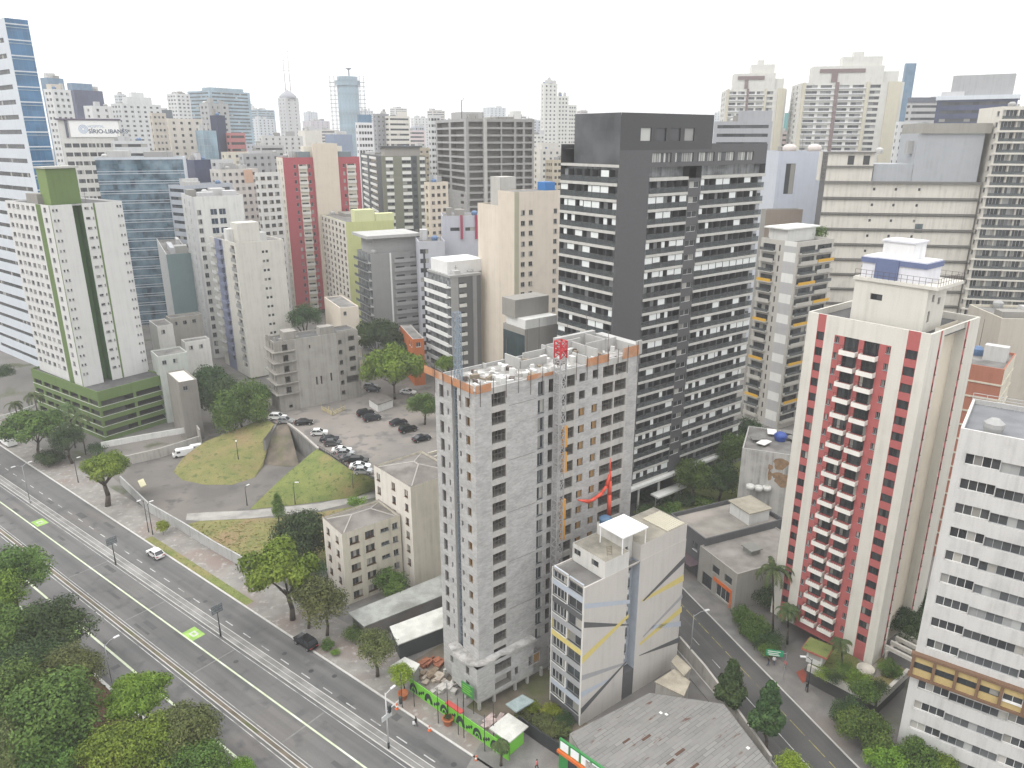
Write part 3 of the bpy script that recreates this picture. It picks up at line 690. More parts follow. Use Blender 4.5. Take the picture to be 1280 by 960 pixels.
# roof: storey-high block walls just begun, props, debris, edge boards and guard posts
rr = random.Random(3); zt = B.H - .55
for x0, y0, x1, y1, h in ((12, 5.6, 12.2, 11.8, 1.5), (12, 5.6, 17, 5.8, 1.1), (19, 4, 19.2, 11.5, 1.7), (19, 8, 26, 8.2, 1.9), (24, 2.2, 24.2, 9, 1.6), (24, 4.6, 31, 4.8, 2.0), (28, 4.6, 28.2, 11.5, 2.0), (14.6, 8.2, 19, 8.4, 1.3),
                          (31.6, .3, 32.4, .5, 2.2), (31.9, .5, 32.1, 11.5, 1.6), (22, 10, 31, 10.2, 2.1), (8, 8.6, 8.2, 11.4, .8), (20.5, .5, 20.7, 4, 1.4)):
    wallmb = MB(); wallmb.box(x0, y0, zt, min(x1, B.W - .25), min(y1, B.D - .25), zt + h, 0); B.part('rooftop_block_wall', wallmb, [wall((0.42, .415, .4), .4, name='new_block_wall', patch=.4)])
for i in range(88):
    x, y = rr.uniform(.8, B.W - 1.2), rr.uniform(.8, B.D - 1.2)
    if i < 14: x = rr.uniform(.8, 12)
    m = MB(); a = rr.uniform(0, 3.1); m.obox((0, 0), (math.cos(a), math.sin(a), 0), (-math.sin(a), math.cos(a), 0), rr.uniform(.2, .75), rr.uniform(.12, .4), 0, rr.uniform(.2, 1.0), 0)
    pal = [plain((.6, .6, .58), .9, name='block_stack'), plain((.42, .41, .39), .9, name='cement_sacks'), plain((.12, .1, .09), .8, name='formwork_panel'), plain((.24, .2, .15), .8, name='formwork_timber')]
    o = m.build('block_pallet' if i % 3 else 'formwork_stack', [pal[0 if i % 3 == 1 else rr.randrange(4)]], B.e, loc=(x, y, zt))
ORB = ground((0.46, 0.235, 0.13), (0.36, 0.2, 0.12), 0.9, 'orange_edge_board', c3=(0.45, .36, .29), c4_=(.5, .2, .08))
def board(f, a0, a1, h0=-.35, h1=.75):
    m = MB(); p = [f.p(a0, B.H + h0, -.12), f.p(a1, B.H + h0, -.12), f.p(a1, B.H + h1, -.12), f.p(a0, B.H + h1, -.12)]
    q = [f.p(a0, B.H + h0, -.08), f.p(a1, B.H + h0, -.08), f.p(a1, B.H + h1, -.08), f.p(a0, B.H + h1, -.08)]
    m.quad(*p); m.quad(*q[::-1]); m.quad(p[3], p[2], q[2], q[3]); m.quad(p[0], p[3], q[3], q[0]); m.quad(p[1], q[1], q[2], p[2])
    B.part('edge_board', m, [ORB])
for i in range(5): board(B.Lf, .1 + i * 2.42, 2.4 + i * 2.42)
board(B.Rf, .1, 2.6); board(B.Rf, 8.6, 11.2, -.2, .5); board(B.Rf, 11.3, 13.4, -.2, .3); board(B.Rf, 19.6, 24.2, -.3, .9); board(B.Rf, B.W - 3.6, B.W - .1, -.5, 1.2)
STEEL = plain((.12, .1, .095), .7, .3, 'rusty_steel')
for f, L in ((B.Rf, B.W), (B.Lf, B.D)):
    a = .8
    while a < L - .3:
        m = MB(); p = f.p(a, 0, -.2); hh = rr.uniform(1.2, 2.4)
        m.tube((p.x, p.y, B.H - rr.uniform(1.5, 3.2)), (p.x, p.y, B.H + hh), .045, n=5); B.part('guard_post', m, [STEEL]); a += 2.1
for x, y, h in ((16, 9, 4.5), (20, 11, 5.2), (25, 10, 3.8), (30, 11, 4.6), (5, 11, 2.5), (6, 11.2, 2.9), (14, 11.5, 3), (27, 3, 3.6)):
    m = MB(); m.tube((x, y, zt), (x, y, zt + h), .04, n=5); B.part('rebar_post', m, [STEEL])
def lattice(m, x, y, z0, z1, w, r=.05, step=1.5):
    for dx in (-w, w):
        for dy in (-w, w): m.tube((x + dx, y + dy, z0), (x + dx, y + dy, z1), r, n=4)
    z = z0; k = 0
    while z < z1 - .1:
        z2 = min(z + step, z1); c = [(-w, -w), (w, -w), (w, w), (-w, w)]
        for i in range(4):
            a, b = c[i], c[(i + 1) % 4]
            m.tube((x + a[0], y + a[1], z), (x + b[0], y + b[1], z2), r * .7, n=4); m.tube((x + a[0], y + a[1], z2), (x + b[0], y + b[1], z2), r * .7, n=4)
        z = z2
# hoist mast up the right face, red cage on top
hx = B.ab(B.Rf, 693, 470)[0]
he = empty('hoist_mast', B.O + B.x * hx - B.y * 1.2, B.rot, 'tall grey lattice hoist mast with a red head climbing the block tower', 'hoist')
m = MB(); lattice(m, 0, 0, 0, B.H + 2.4, .6, .075); m.build('mast', [plain((.42, .42, .42), .5, .2, 'galvanised_steel')], he)
m = MB(); lattice(m, 0, 0, B.H + 2.4, B.H + 4.8, .6, .11, .8); m.box(-.6, -.6, B.H + 3.4, .6, .6, B.H + 3.6); m.build('hoist_head', [plain((.45, .04, .05), .5, name='red_paint')], he)
for z in (B.H - 9.5, B.H - 13.5, B.H - 21, B.H - 24.5):
    m = MB(); m.box(.75, -.25, z - 1.6, 1.45, .15, z + 1.6); m.build('hoist_gate', [plain((.6, .3, .06), .6, name='orange_gate_paint')], he)
for i in range(8):
    m = MB(); z = 4 + i * 6.2; m.tube((-.5, .5, z), (-.5, 1.2, z), .05, n=4); m.tube((.5, .5, z), (.5, 1.2, z), .05, n=4); m.build('mast_tie', [STEEL], he)
ml = B.loc(atY(565, 470, B.O.y + 7.6))
hb = empty('hoist_mast', B.O + B.x * .7 + B.y * ((sh0 + sh1) / 2), B.rot, 'slim blue grey lattice mast standing over the left corner of the block tower', 'hoist')
m = MB(); lattice(m, 0, 0, 0, B.H + 9.5, .38, .06, 1.2); m.build('mast', [plain((.24, .3, .36), .5, .2, 'blue_grey_steel')], hb)
# red rubble chute hanging from a window
chm = plain((.68, .1, .06), .7, name='red_chute_fabric')
pts = [(757, 584), (757, 598), (756, 615), (755.5, 640)]; arc = [(756, 590), (753, 604), (746, 614), (738, 620), (730, 624), (717, 622)]
def onR(u, v, d): a, b = B.ab(B.Rf, u, v); return B.Rf.p(a, b, -d)
che = empty('rubble_chute', B.O, B.rot, 'red fabric rubble chute looping down the right face of the block tower', 'chute')
m = MB()
for q in (pts, arc):
    w0 = .18
    for i in range(len(q) - 1):
        m.tube(onR(*q[i], 1.0), onR(*q[i + 1], 1.0), .16 + .09 * min(i, 2), .16 + .09 * min(i + 1, 2) if q is pts else max(.08, .34 - .06 * i), 7)
m.tube(onR(757, 570, 1), onR(757, 585, 1), .05, .2, 5); m.build('chute_tube', [chm], che, True)

# ---------------------------------------------------------------- low apartment block with painted diagonals
AW = wall((0.53, 0.505, 0.475), 0.25, name='pale_grey_mural_wall', patch=.1); AWW = wall((.6, .59, .56), .4, name='white_roof_wall')
MG = plain((.1, .1, .105), .8, name='charcoal_mural_paint'); MY = plain((.6, .5, .18), .8, name='yellow_mural_paint'); MBL = plain((.42, .46, .52), .8, name='pale_blue_mural_paint'); MLG = plain((.33, .33, .34), .8, name='grey_mural_paint')
ab_ = B = Bld('apartment_block', 'pale apartment block with grey and yellow diagonal stripes painted on its side wall', 'building', (731, 735), base=(725, 908), azR=52, uR=858, uL=690)
g0 = B.ab(B.Rf, 787, 690)[0]; g1 = B.ab(B.Rf, 801, 690)[0]
n7 = 8; sh = B.H / 8.15
cg = 0.9
fg = Face((0, 1.3, 0), (1, 0, 0), (0, -1, 0), B.W)
B.wall(B.Rf, AW, a1=g0); B.wall(B.Rf, AW, a0=g1)
B.wall(fg, plain((.3, .33, .37), .8, name='grey_blue_shaft_wall'), [(g0 + .25, g1 - .5, .5 + sh * i + .9, .5 + sh * i + 2.3, 'g:2') for i in range(2, 8)], a0=g0, a1=g1, b0=0)
B.mb.quad((g0, 0, 0), (g0, 1.3, 0), (g0, 1.3, B.H), (g0, 0, B.H), B.m(AW)); B.mb.quad((g1, 1.3, 0), (g1, 0, 0), (g1, 0, B.H), (g1, 1.3, B.H), B.m(MBL))
B.box(g0 + .02, -.0, 0, g1 - .02, 1.29, 4.6, MG)
# left face: per storey two bands of glazing over painted spandrels
Lm = B.D
bandm = [plain((.45, .48, .53), .8, name='blue_spandrel'), MG, MLG, MY, MLG, MBL, MBL, MG]
spc = [0.12, .5, 1.0]
opl = []; 
for i in range(n7):
    zz = .9 + sh * i
    opl += [(.35, Lm * .5 - .15, zz + .85, zz + 2.55, 'g:2'), (Lm * .5 + .15, Lm - .25, zz + .85, zz + 2.55, 'w:4')]
order = [MG, MBL, MLG, MLG, MY, MLG, MG, MBL, AWW]
def mL(a, b):
    if a < .3 or a > Lm - .2: return AWW
    i = int((b - .75) / sh)
    zz = .9 + sh * i
    if b < zz + .85: return order[max(0, min(8, i))]
    return AWW
cutz = []
B.wall(B.Lf, AW, opl, cuts=(.3, Lm - .2), matf=mL)
B.shell(AW, ROOF, par=.35, th=.2)
# mural strokes, paint films on the side wall
def stroke(pts, mat, d=.006):
    p = [B.Rf.p(*B.ab(B.Rf, u, v), -d) for u, v in pts]; n = (p[1] - p[0]).cross(p[2] - p[0])
    if n.y > 0: p.reverse()
    B.mb.poly(p, B.m(mat))
P = lambda x, y: (690 + x / 4.572, 690 + y / 4.572)
stroke([P(183, 400), P(438, 413), P(438, 420), P(183, 434)], MG)
stroke([P(172, 600), P(436, 355), P(438, 372), P(172, 640)], MY, .012)
stroke([P(165, 895), P(425, 622), P(424, 632), P(165, 930)], MG, .012)
stroke([P(170, 705), P(425, 628), P(425, 640), P(170, 735)], MLG, .009)
stroke([P(183, 295), P(445, 272), P(445, 295), P(183, 325)], MBL, .009)
stroke([P(165, 800), P(330, 720), P(330, 733), P(165, 835)], MBL, .009)
stroke([P(520, 275), P(765, 18), P(765, 52), P(524, 282)], MG, .012)
stroke([P(515, 272), P(752, 128), P(752, 165), P(515, 285)], MY, .009)
stroke([P(500, 520), P(742, 308), P(742, 342), P(500, 535)], MY, .009)
stroke([P(498, 590), P(730, 485), P(730, 515), P(498, 594)], MG, .012)
stroke([P(570, 420), P(735, 395), P(735, 425), P(560, 440)], MBL, .009)
stroke([P(520, 480), P(745, 240), P(745, 262), P(520, 490)], MLG, .009)
# air conditioners down the shaft
for i in range(2, 8):
    m = MB(); m.box(-.45, -.35, 0, .45, 0, .6); m.lathe((0, -.36, .3), [(.2, 0), (.2, .02)], 8); o = m.build('air_conditioner', [plain((.62, .62, .6), .5, name='white_metal')], B.e, loc=(g0 + .9, 1.28, .5 + sh * i + .1))
# set-back top storey, second roof, white canopy, tank
B.mats = B.mats; pz = B.H
def vol(x0, y0, x1, y1, h, wm, rm, ops=(), opl=()):
    f = Face((x0, y0, 0), (1, 0, 0), (0, -1, 0), x1 - x0); f2 = Face((x0, y0, 0), (0, 1, 0), (-1, 0, 0), y1 - y0)
    B.wall(f, wm, ops, b0=pz - .3, b1=pz + h); B.wall(f2, wm, opl, b0=pz - .3, b1=pz + h)
    i = B.m(wm); B.mb.quad((x1, y0, pz - .3), (x1, y1, pz - .3), (x1, y1, pz + h), (x1, y0, pz + h), i); B.mb.quad((x1, y1, pz - .3), (x0, y1, pz - .3), (x0, y1, pz + h), (x1, y1, pz + h), i)
    B.mb.quad((x0, y0, pz + h - .12), (x1, y0, pz + h - .12), (x1, y1, pz + h - .12), (x0, y1, pz + h - .12), B.m(rm))
a = B.ab(B.Rf, 757, 705)[0]
RB_ = ground((0.33, 0.31, 0.26), (0.24, 0.225, 0.19), 0.5, 'lichen_roof', c3=(.13, .12, .11))
vol(a, .03, g0 - .02, Lm - .1, 2.5, AWW, RB_, (), ((1.3, 2.7, pz + .8, pz + 1.8, 'd:5'), (4.9, 6.3, pz + .8, pz + 1.8, 'd:5')))
vol(g1 + .02, .03, B.W - .05, Lm - .1, 2.6, AW, RB_)
vol(g0 + .05, 1.6, g1 - .05, Lm - .1, 4.2, AWW, RB_, ((.5, 1.4, pz + .5, pz + 2, 'd:2'),))
m = MB(); m.box(g0 - 1.6, -.15, pz + 5.0, g1 + 1.1, 4.6, pz + 5.2); 
for x, y in ((g0 - 1.4, .1), (g1 + .9, .1), (g0 - 1.4, 4.4), (g1 + .9, 4.4)): m.tube((x, y, pz + 2.3), (x, y, pz + 5.0), .08, n=6)
B.part('roof_canopy', m, [plain((.88, .88, .88), .5, name='white_sheet_metal')])
m = MB(); m.box(B.W - 4.2, .3, pz + 2.5, B.W - .3, Lm - 1.5, pz + 2.62)
for i in range(9): m.box(B.W - 4.2 + i * .44, .3, pz + 2.62, B.W - 4.1 + i * .44, Lm - 1.5, pz + 2.68)
B.part('tile_roof', m, [plain((.5, .47, .38), .9, name='pale_corrugated_sheet')])
m = MB(); m.tube((a + 1.5, 1.2, pz + 2.42), (a + 3.2, 3.0, pz + 2.42), .05, n=4); m.tube((a + 2.1, .9, pz + 2.42), (a + 3.8, 2.7, pz + 2.42), .05, n=4)
for i in range(6): m.tube((a + 1.6 + i * .3, 1.3 + i * .3, pz + 2.42), (a + 2.2 + i * .3, 1.0 + i * .3, pz + 2.42), .04, n=4)
B.part('roof_ladder', m, [plain((.2, .17, .13), .8, name='old_timber')])
B.done()
tk = B.O + B.x * (g0 + .6) + B.y * (Lm - 1.2)
m = MB(); m.lathe((0, 0, 0), [(.75, 0), (.95, .9), (.95, 1.0), (.6, 1.25), (0.05, 1.35)], 14)
tag(m.build('water_tank', [plain((.06, .12, .2), .5, name='blue_tank_plastic')], None, True, (tk.x, tk.y, B.top + 4.1)), 'round dark blue water tank on the roof of the striped apartment block', 'water tank')

# ---------------------------------------------------------------- dark slab tower
DK = plain((.085, .085, .09), .5, name='charcoal_cladding'); DK2 = plain((.055, .055, .058), .55, name='charcoal_cladding_deep')
EDGE = wall((.5, .49, .46), .35, name='pale_slab_edge'); RAIL = see_glass((.1, .11, .115), 'smoked_railing_glass', .55)
GLZ = mirror_glass((.035, .04, .045), (.19, .2, .205), 'balcony_glazing', pw=.7, ph=3, line=(.2, .2, .2), scale=.5, var=.35); BLIND = plain((.72, .75, .74), .6, name='white_roller_blind')
dt = B = Bld('dark_tower', 'tall charcoal tower wrapped in pale banded balconies with a black mirror top', 'building', (774, 209), Y=143, azR=53, W=45, uL=701, z0=0)
zt0 = B.H; st = 2.95; nfl = 23
xA0 = B.ab(B.Rf, 811, 235)[0]; xA1 = B.ab(B.Rf, 860, 231)[0]; xB0 = B.ab(B.Rf, 876, 229)[0]; xB1 = B.W
zs = zt0 - st * .97                       # right face's first slab is a storey lower
Zlow = 7.5
oc = 1.5
zroofR = B.ab(B.Rf, 900, 180)[1]
# solid dark walls and recessed rear planes
B.wall(B.Rf, DK, b0=Zlow, b1=zroofR, a1=xA0); B.wall(B.Rf, DK, [(xA1 + .4, xB0 - .4, zs - st * i - 1.6, zs - st * i - .4, 'c:2') for i in range(0, nfl - 2)], b0=Zlow, b1=zs + .35, a0=xA1, a1=xB0)
wz = B.ab(B.Rf, 850, 198)[1]
B.wall(B.Rf, DK, [(xA0 + .5 + i * 6.55, xA0 + 5.9 + i * 6.55, wz - .7, wz + 1.1, 'p:8') for i in range(5)], b0=zs + .35 + 2.3, b1=zroofR, a0=xA0, a1=B.W)
fr = Face((0, oc, 0), (1, 0, 0), (0, -1, 0), B.W); fl = Face((oc, 0, 0), (0, 1, 0), (-1, 0, 0), B.D)
B.wall(fr, GLZ, b0=Zlow - .2, b1=zs + 3, a0=xA0, a1=xA1); B.wall(fr, GLZ, b0=Zlow - .2, b1=zs + 3, a0=xB0, a1=B.W)
B.wall(fl, GLZ, b0=0, b1=zt0 - .1, a0=0.0)
for x in (xA0, xA1, xB0): B.mb.quad((x, 0, Zlow), (x, oc, Zlow), (x, oc, zs + 3), (x, 0, zs + 3), B.m(DK))
for x in (xA1, xA0): B.mb.quad((x, oc, Zlow), (x, 0, Zlow), (x, 0, zs + 3), (x, oc, zs + 3), B.m(DK))
B.mb.quad((B.W, oc, Zlow), (B.W, B.D, Zlow), (B.W, B.D, zroofR), (B.W, oc, zroofR), B.m(DK)); B.mb.quad((B.W, B.D, 0), (0, B.D, 0), (0, B.D, zroofR), (B.W, B.D, zroofR), B.m(DK))
B.mb.quad((0, 0, zroofR - .8), (B.W, 0, zroofR - .8), (B.W, B.D, zroofR - .8), (0, B.D, zroofR - .8), B.m(ROOFD))
B.mb.quad((B.W, 0, zs + .35), (B.W, oc, zs + .35), (B.W, oc, zroofR), (B.W, 0, zroofR), B.m(DK))
B.mb.quad((0, 0, Zlow), (0, 0, zt0), (0, .3, zt0), (0, .3, Zlow), B.m(DK))
# roof block
zB = B.ab(B.Rf, 800, 141)[1]; xE = B.solve(B.x, 893, zB + B.z0); yE = B.solve(B.y, 719, zB)
B.wall(Face((0, -.02, 0), (1, 0, 0), (0, -1, 0), xE), DK2, [(xA0 - 3 + i * 4.1, xA0 - .1 + i * 4.1, zroofR + .6, zroofR + 3.0, 'p:1') for i in range(4)], b0=zroofR - 1, b1=zB)
B.mb.quad((xE, -.02, zroofR - 1), (xE, B.D - 1, zroofR - 1), (xE, B.D - 1, zB), (xE, -.02, zB), B.m(DK2))
B.mb.quad((0, -.02, zB - .4), (xE, -.02, zB - .4), (xE, yE, zB - .4), (0, yE, zB - .4), B.m(ROOFD))
B.mb.quad((xE, yE, zroofR - 1), (0, yE, zroofR - 1), (0, yE, zB), (xE, yE, zB), B.m(DK2))
zg = B.ab(B.Lf, 745, 205)[1]
B.wall(Face((-.02, 0, 0), (0, 1, 0), (-1, 0, 0), yE), mirror_glass((.03, .032, .036), (.045, .047, .05), 'black_mirror_glass', pw=1.8, ph=2.2, scale=.12, var=.8, line=(.03, .03, .034)), b0=zg, b1=zB)  # strong tone blotches paint mirrored patterns into the glass
B.wall(Face((-.02, 0, 0), (0, 1, 0), (-1, 0, 0), yE), EDGE, b0=zt0 - .1, b1=zg); B.mb.quad((0, yE, zg), (0, B.D, zg), (1, B.D, zg), (1, yE, zg), B.m(EDGE))
B.box(0, yE, zt0 - .1, 1.6, B.D, zg - 0.02, EDGE, True)
# ground-floor hall
B.wall(Face((0, 4.0, 0), (1, 0, 0), (0, -1, 0), B.W), mirror_glass((.02, .026, .026), (.035, .045, .042), 'lobby_glass', pw=2.4, ph=3.4, line=(.06, .06, .06)), b0=0, b1=Zlow)
B.mb.quad((0, 4, Zlow - .01), (B.W, 4, Zlow - .01), (B.W, oc, Zlow - .01), (0, oc, Zlow - .01), B.m(DK))
B.box(-.4, -1.1, Zlow - .75, B.W + .3, 4.2, Zlow - .15, wall((.62, .62, .6), .3, name='white_canopy'), True)
B.done()
for i in range(7):
    m = MB(); x = 4 + i * 6.6; m.tube((x, .2, 0), (x, .2, Zlow - .75), .28, n=10); B.part('column', m, [wall((.5, .5, .48), .3, name='column_concrete')], True)
rb = random.Random(11); CURT = plain((.3, .31, .315), .7, name='grey_curtain')
def balcony_row(f, a0, a1, z, name='balcony', pbl=.2):
    """slab edge and smoked rail as one part; each lowered blind a sub-part"""
    m = MB()
    def bx(x0, x1, d0, d1, b0, b1, k):
        c = [f.p(x0, b0, d0), f.p(x1, b0, d0), f.p(x1, b0, d1), f.p(x0, b0, d1)]
        xs = [q.x for q in c]; ys = [q.y for q in c]; m.box(min(xs), min(ys), b0, max(xs), max(ys), b1, k)
    bx(a0, a1, -.12, oc + .02, z - .55, z, 0); bx(a0 + .03, a1 - .03, -.05, .01, z, z + 1.05, 1)
    bx(a0 + .03, a1 - .03, -.08, .04, z + 1.05, z + 1.1, 2)
    a = a0 + .05
    n = max(2, round((a1 - a0) / 2.4)); w = (a1 - a0) / n
    for i in range(1, n): bx(a0 + w * i - .04, a0 + w * i + .04, .02, oc, z, z + 2.3, 2)
    o = m.build(name, [EDGE, RAIL, DK], B.e)
    for i in range(n):
        if rb.random() < .4:
            m = MB(); x0 = a0 + w * i + .1; x1 = x0 + w * rb.choice((.4, .55, .9)) - .1; c = [f.p(x0, 0, .95), f.p(x1, 0, 1.0)]; m.box(c[0].x, c[0].y, z + .05, c[1].x, c[1].y, z + 2.25); m.build('curtain', [CURT], o)
    row = rb.random() < .13
    for i in range(n):
        if rb.random() < (.85 if row else pbl):
            m = MB(); x0 = a0 + w * i + .08; x1 = x0 + w * (.98 if rb.random() < .6 else .5) - .12; bt = z + (.1 if rb.random() < .7 else 1.2)
            c = [f.p(x0, 0, .1), f.p(x1, 0, .16)]; m.box(c[0].x, c[0].y, bt, c[1].x, c[1].y, z + 2.28); m.build('blind', [BLIND], o)
for i in range(nfl - 1):
    z = zt0 - st * (i + 1) + .0
    if z > 20: balcony_row(B.Lf, .3, B.D, z, pbl=.36)
for i in range(nfl):
    z = zs - st * (i + 1) + .62
    if z < Zlow - .2: break
    balcony_row(B.Rf, xA0 + .03, xA1 - .03, z); balcony_row(B.Rf, xB0 + .03, B.W, z)
for f, a0, a1, z in ((B.Rf, xA0 + .03, xA1 - .03, zs + .35), (B.Rf, xB0 + .03, B.W, zs + .35)):
    m = MB(); m.box(a0, -.1, z - .62 + .3, a1, oc, z + .3, 0); B.part('slab_edge', m, [EDGE])

# ---------------------------------------------------------------- red and white tower
RW = wall((.6, .58, .525), .3, name='ivory_render', patch=.08); RED = plain((.38, .105, .1), .85, name='brick_red_render'); TAN = wall((.62, .56, .46), .2, name='tan_side_render')
rt = B = Bld('apartment_tower', 'tall red and ivory striped apartment tower with a cream tank block on its roof', 'building', (1165, 418), base=(1094, 832), z0=3.0, azR=51, uR=1226, uL=1011)
def aL(u): return B.ab(B.Lf, u, 396 + (u - 1011) * .147)[0]
nf = 20; st = (B.H - 4.6) / nf
e = [aL(u) for u in (1152, 1136, 1118, 1046, 1033, 1023)]
cw = [(e[0] + .06, e[1] - .06, 'd:3'), (e[4] + .06, e[5] - .06, 'd:2')]
sm = [(aL(1117.5), aL(1112), 'g:2'), (aL(1052), aL(1047), 'g:2')]
bal = [(aL(1103), aL(1083.5)), (aL(1077), aL(1058.5))]
ops = []
for i in range(nf):
    z = 2.4 + i * st
    for k, c in enumerate(cw): ops.append((c[0], c[1], z + .65, z + 1.95, c[2]))
    for c in sm: ops.append((c[0], c[1], z + .8, z + 1.75, c[2]))
    for a0, a1 in bal: ops.append((a0, a1, z - .1, z + 1.95, 'd:4'))
def mRT(a, b):
    if e[0] < a < e[1] or e[4] < a < e[5]: return RED
    if e[2] < a < e[3] and b < B.H - 2.6: return RED
    return RW
B.cap = 100
B.wall(B.Lf, RW, ops, cuts=e, matf=mRT)
ops2 = [(3.0, 3.45, 2.4 + i * st + .75, 2.4 + i * st + 1.95, 'br:1') for i in range(nf)]
def mS(a, b): return RED if 2.9 < a < 3.5 else RW
B.wall(B.Rf, RW, ops2, a1=4.2, cuts=(2.9, 3.5), matf=mS)
f2 = Face((0, 1.3, 0), (1, 0, 0), (0, -1, 0), B.W); B.wall(f2, TAN, a0=4.2, a1=B.W - 4.6)
B.mb.quad((4.2, 0, 0), (4.2, 1.3, 0), (4.2, 1.3, B.H), (4.2, 0, B.H), B.m(RW)); B.mb.quad((B.W - 4.6, 1.3, 0), (B.W - 4.6, 0, 0), (B.W - 4.6, 0, B.H), (B.W - 4.6, 1.3, B.H), B.m(RW))
c0 = B.W - 4.6
ops3 = [(c0 + .25, c0 + .75, 2.4 + i * st + .75, 2.4 + i * st + 1.95, 'br:1') for i in range(nf)]
B.wall(B.Rf, RW, ops3, a0=c0, cuts=(c0 + .15, c0 + .85), matf=lambda a, b: RED if c0 + .15 < a < c0 + .85 else RW)
B.shell(RW, ROOFD, par=1.0, th=.3)
# tank block on the roof
n = B.loc(atY(1130, 407, B.O.y + 5.5)); x0, y0 = 3.2, 2.6
zb_ = B.H - 1; x1 = x0 + 6.0; y1 = y0 + 10.2; zp = B.H + 5.2
f3 = Face((x0, y0, 0), (1, 0, 0), (0, -1, 0), x1 - x0); f4 = Face((x0, y0, 0), (0, 1, 0), (-1, 0, 0), y1 - y0)
B.wall(f3, RW, [(1.0, 1.7, zb_ + 1.4, zb_ + 3, 'd:1'), (3.6, 4.4, zb_ + 3.6, zb_ + 4.6, 'd:1'), (1.6, 2.3, zb_ + 4.2, zb_ + 5.2, 'd:1')], b0=zb_, b1=zp)
B.wall(f4, RW, [(6.0, 7.7, zb_ + 3.6, zb_ + 4.5, 'd:2')], b0=zb_, b1=zp)
B.mb.quad((x1, y0, zb_), (x1, y1, zb_), (x1, y1, zp), (x1, y0, zp), B.m(RW)); B.mb.quad((x1, y1, zb_), (x0, y1, zb_), (x0, y1, zp), (x1, y1, zp), B.m(RW))
B.box(x0 - .3, y0 - 1.2, zp, x1 + 2.2, y1 + .2, zp + .45, RW, True)
BLU = plain((.12, .15, .26), .7, name='slate_blue_render'); LAV = wall((.66, .66, .7), .3, name='pale_lilac_render')
B.box(x0 + .6, y0 + 1, zp + .45, x1 - .6, y1 - .4, zp + 3.4, LAV); B.box(x0 + .4, y0 + .8, zp + 2.5, x1 - .4, y1 - .2, zp + 3.2, BLU, True)
B.box(x0 + .3, y0 + 4.6, zp + .45, x0 + .62, y0 + 7.8, zp + 3.25, BLU)
B.box(x0 + 1.2, y0 + 3.2, zp + 3.4, x1 - 1.2, y0 + 7.5, zp + 5.6, wall((.74, .74, .74), .35, name='white_tank_room')); B.box(x0 + 1.0, y0 + 3, zp + 5.6, x1 - 1, y0 + 7.7, zp + 5.85, LAV, True)
B.done()
m = MB()
for (p, q) in (((x0 - .2, y0 - 1.1), (x1 + 2.1, y0 - 1.1)), ((x0 - .2, y0 - 1.1), (x0 - .2, y1 + .1)), ((x1 + 2.1, y0 - 1.1), (x1 + 2.1, y1 + .1))):
    L = math.hypot(q[0] - p[0], q[1] - p[1]); n = int(L / .8)
    for i in range(n + 1):
        t = i / n; m.tube((p[0] + (q[0] - p[0]) * t, p[1] + (q[1] - p[1]) * t, zp + .45), (p[0] + (q[0] - p[0]) * t, p[1] + (q[1] - p[1]) * t, zp + 1.5), .03, n=4)
    for h in (.95, 1.5): m.tube((*p, zp + h), (*q, zp + h), .03, n=4)
B.part('roof_railing', m, [STEEL])
WPAR = wall((.74, .72, .67), .25, name='ivory_parapet')
for i in range(nf):
    z = 2.4 + i * st
    for a0, a1 in bal:
        m = MB(); m.box(-1.0, a0 - .1, z - .55, .0, a1 + .1, z - .35, 0); m.box(-1.0, a0 - .1, z - .35, -.9, a1 + .1, z + .15, 0); m.box(-.9, a0 - .1, z - .35, 0, a0, z + .15, 0); m.box(-.9, a1, z - .35, 0, a1 + .1, z + .15, 0)
        o = m.build('balcony', [WPAR], B.e)
        r = MB(); r.tube((-.96, a0 - .06, z + .85), (-.96, a1 + .06, z + .85), .03, n=4)
        for t in range(7):
            y = a0 + (a1 - a0) * t / 6; r.tube((-.96, y, z + .15), (-.96, y, z + .85), .022, n=4)
        r.build('railing', [DARKF], o)

# ---------------------------------------------------------------- white strip-window block, lower right
WB = wall((.55, .545, .53), .45, name='white_band_render', patch=.25); OCH = wall((.46, .35, .16), .3, name='ochre_panel'); BRN = plain((.17, .1, .06), .7, name='brown_frame_steel')
rb_ = B = Bld('office_block', 'white block with strip windows and an ochre clad storey at the lower right corner', 'building', (1201, 535), base=(1126, 940), azR=36, W=14, D=8.9)
# this one shows only its front: the far-right running face
B.rot = R(90 - 126); B.x = azv(126); B.y = azv(36); B.O = Vector((B.O.x, B.O.y, 0)); B.e.rotation_euler = (0, 0, B.rot); B.W = 34; B.D = 13
B.Rf = Face((0, 0, 0), (1, 0, 0), (0, -1, 0), B.W); B.Lf = Face((0, 0, 0), (0, 1, 0), (-1, 0, 0), B.D)
nf = 14; st = (B.H - 2.6) / nf; ops = []
kk = ['w:4', 'c:4', 'w:4', 'c:4', 'w:4', 'w:4', 'c:4']
for i in range(nf):
    z = .6 + i * st; a = 1.0; j = 0
    if i == 4: continue
    while a < B.W - 4:
        ops.append((a, a + 3.6, z + .9, z + 2.3, kk[(i + j) % 7])); a += 3.6
        ops.append((a + .02, a + 6.4, z + .75, z + 2.1, 'v:7' if (i + j) % 3 else 'g:7')); a += 6.42; j += 2
B.wall(B.Rf, WB, ops, depth=.3); B.wall(B.Lf, WB); B.shell(WB, ground((.2, .205, .215), (.16, .165, .175), .4, 'grey_roof_deck'), par=.6, th=.3)
B.cap = 100; B.done()
z4 = .6 + 4 * st
m = MB(); 
for z in (z4 - .45, z4 + 2.75): m.box(-.35, -.75, z, B.W, -.02, z + .35, 1)
a = 0
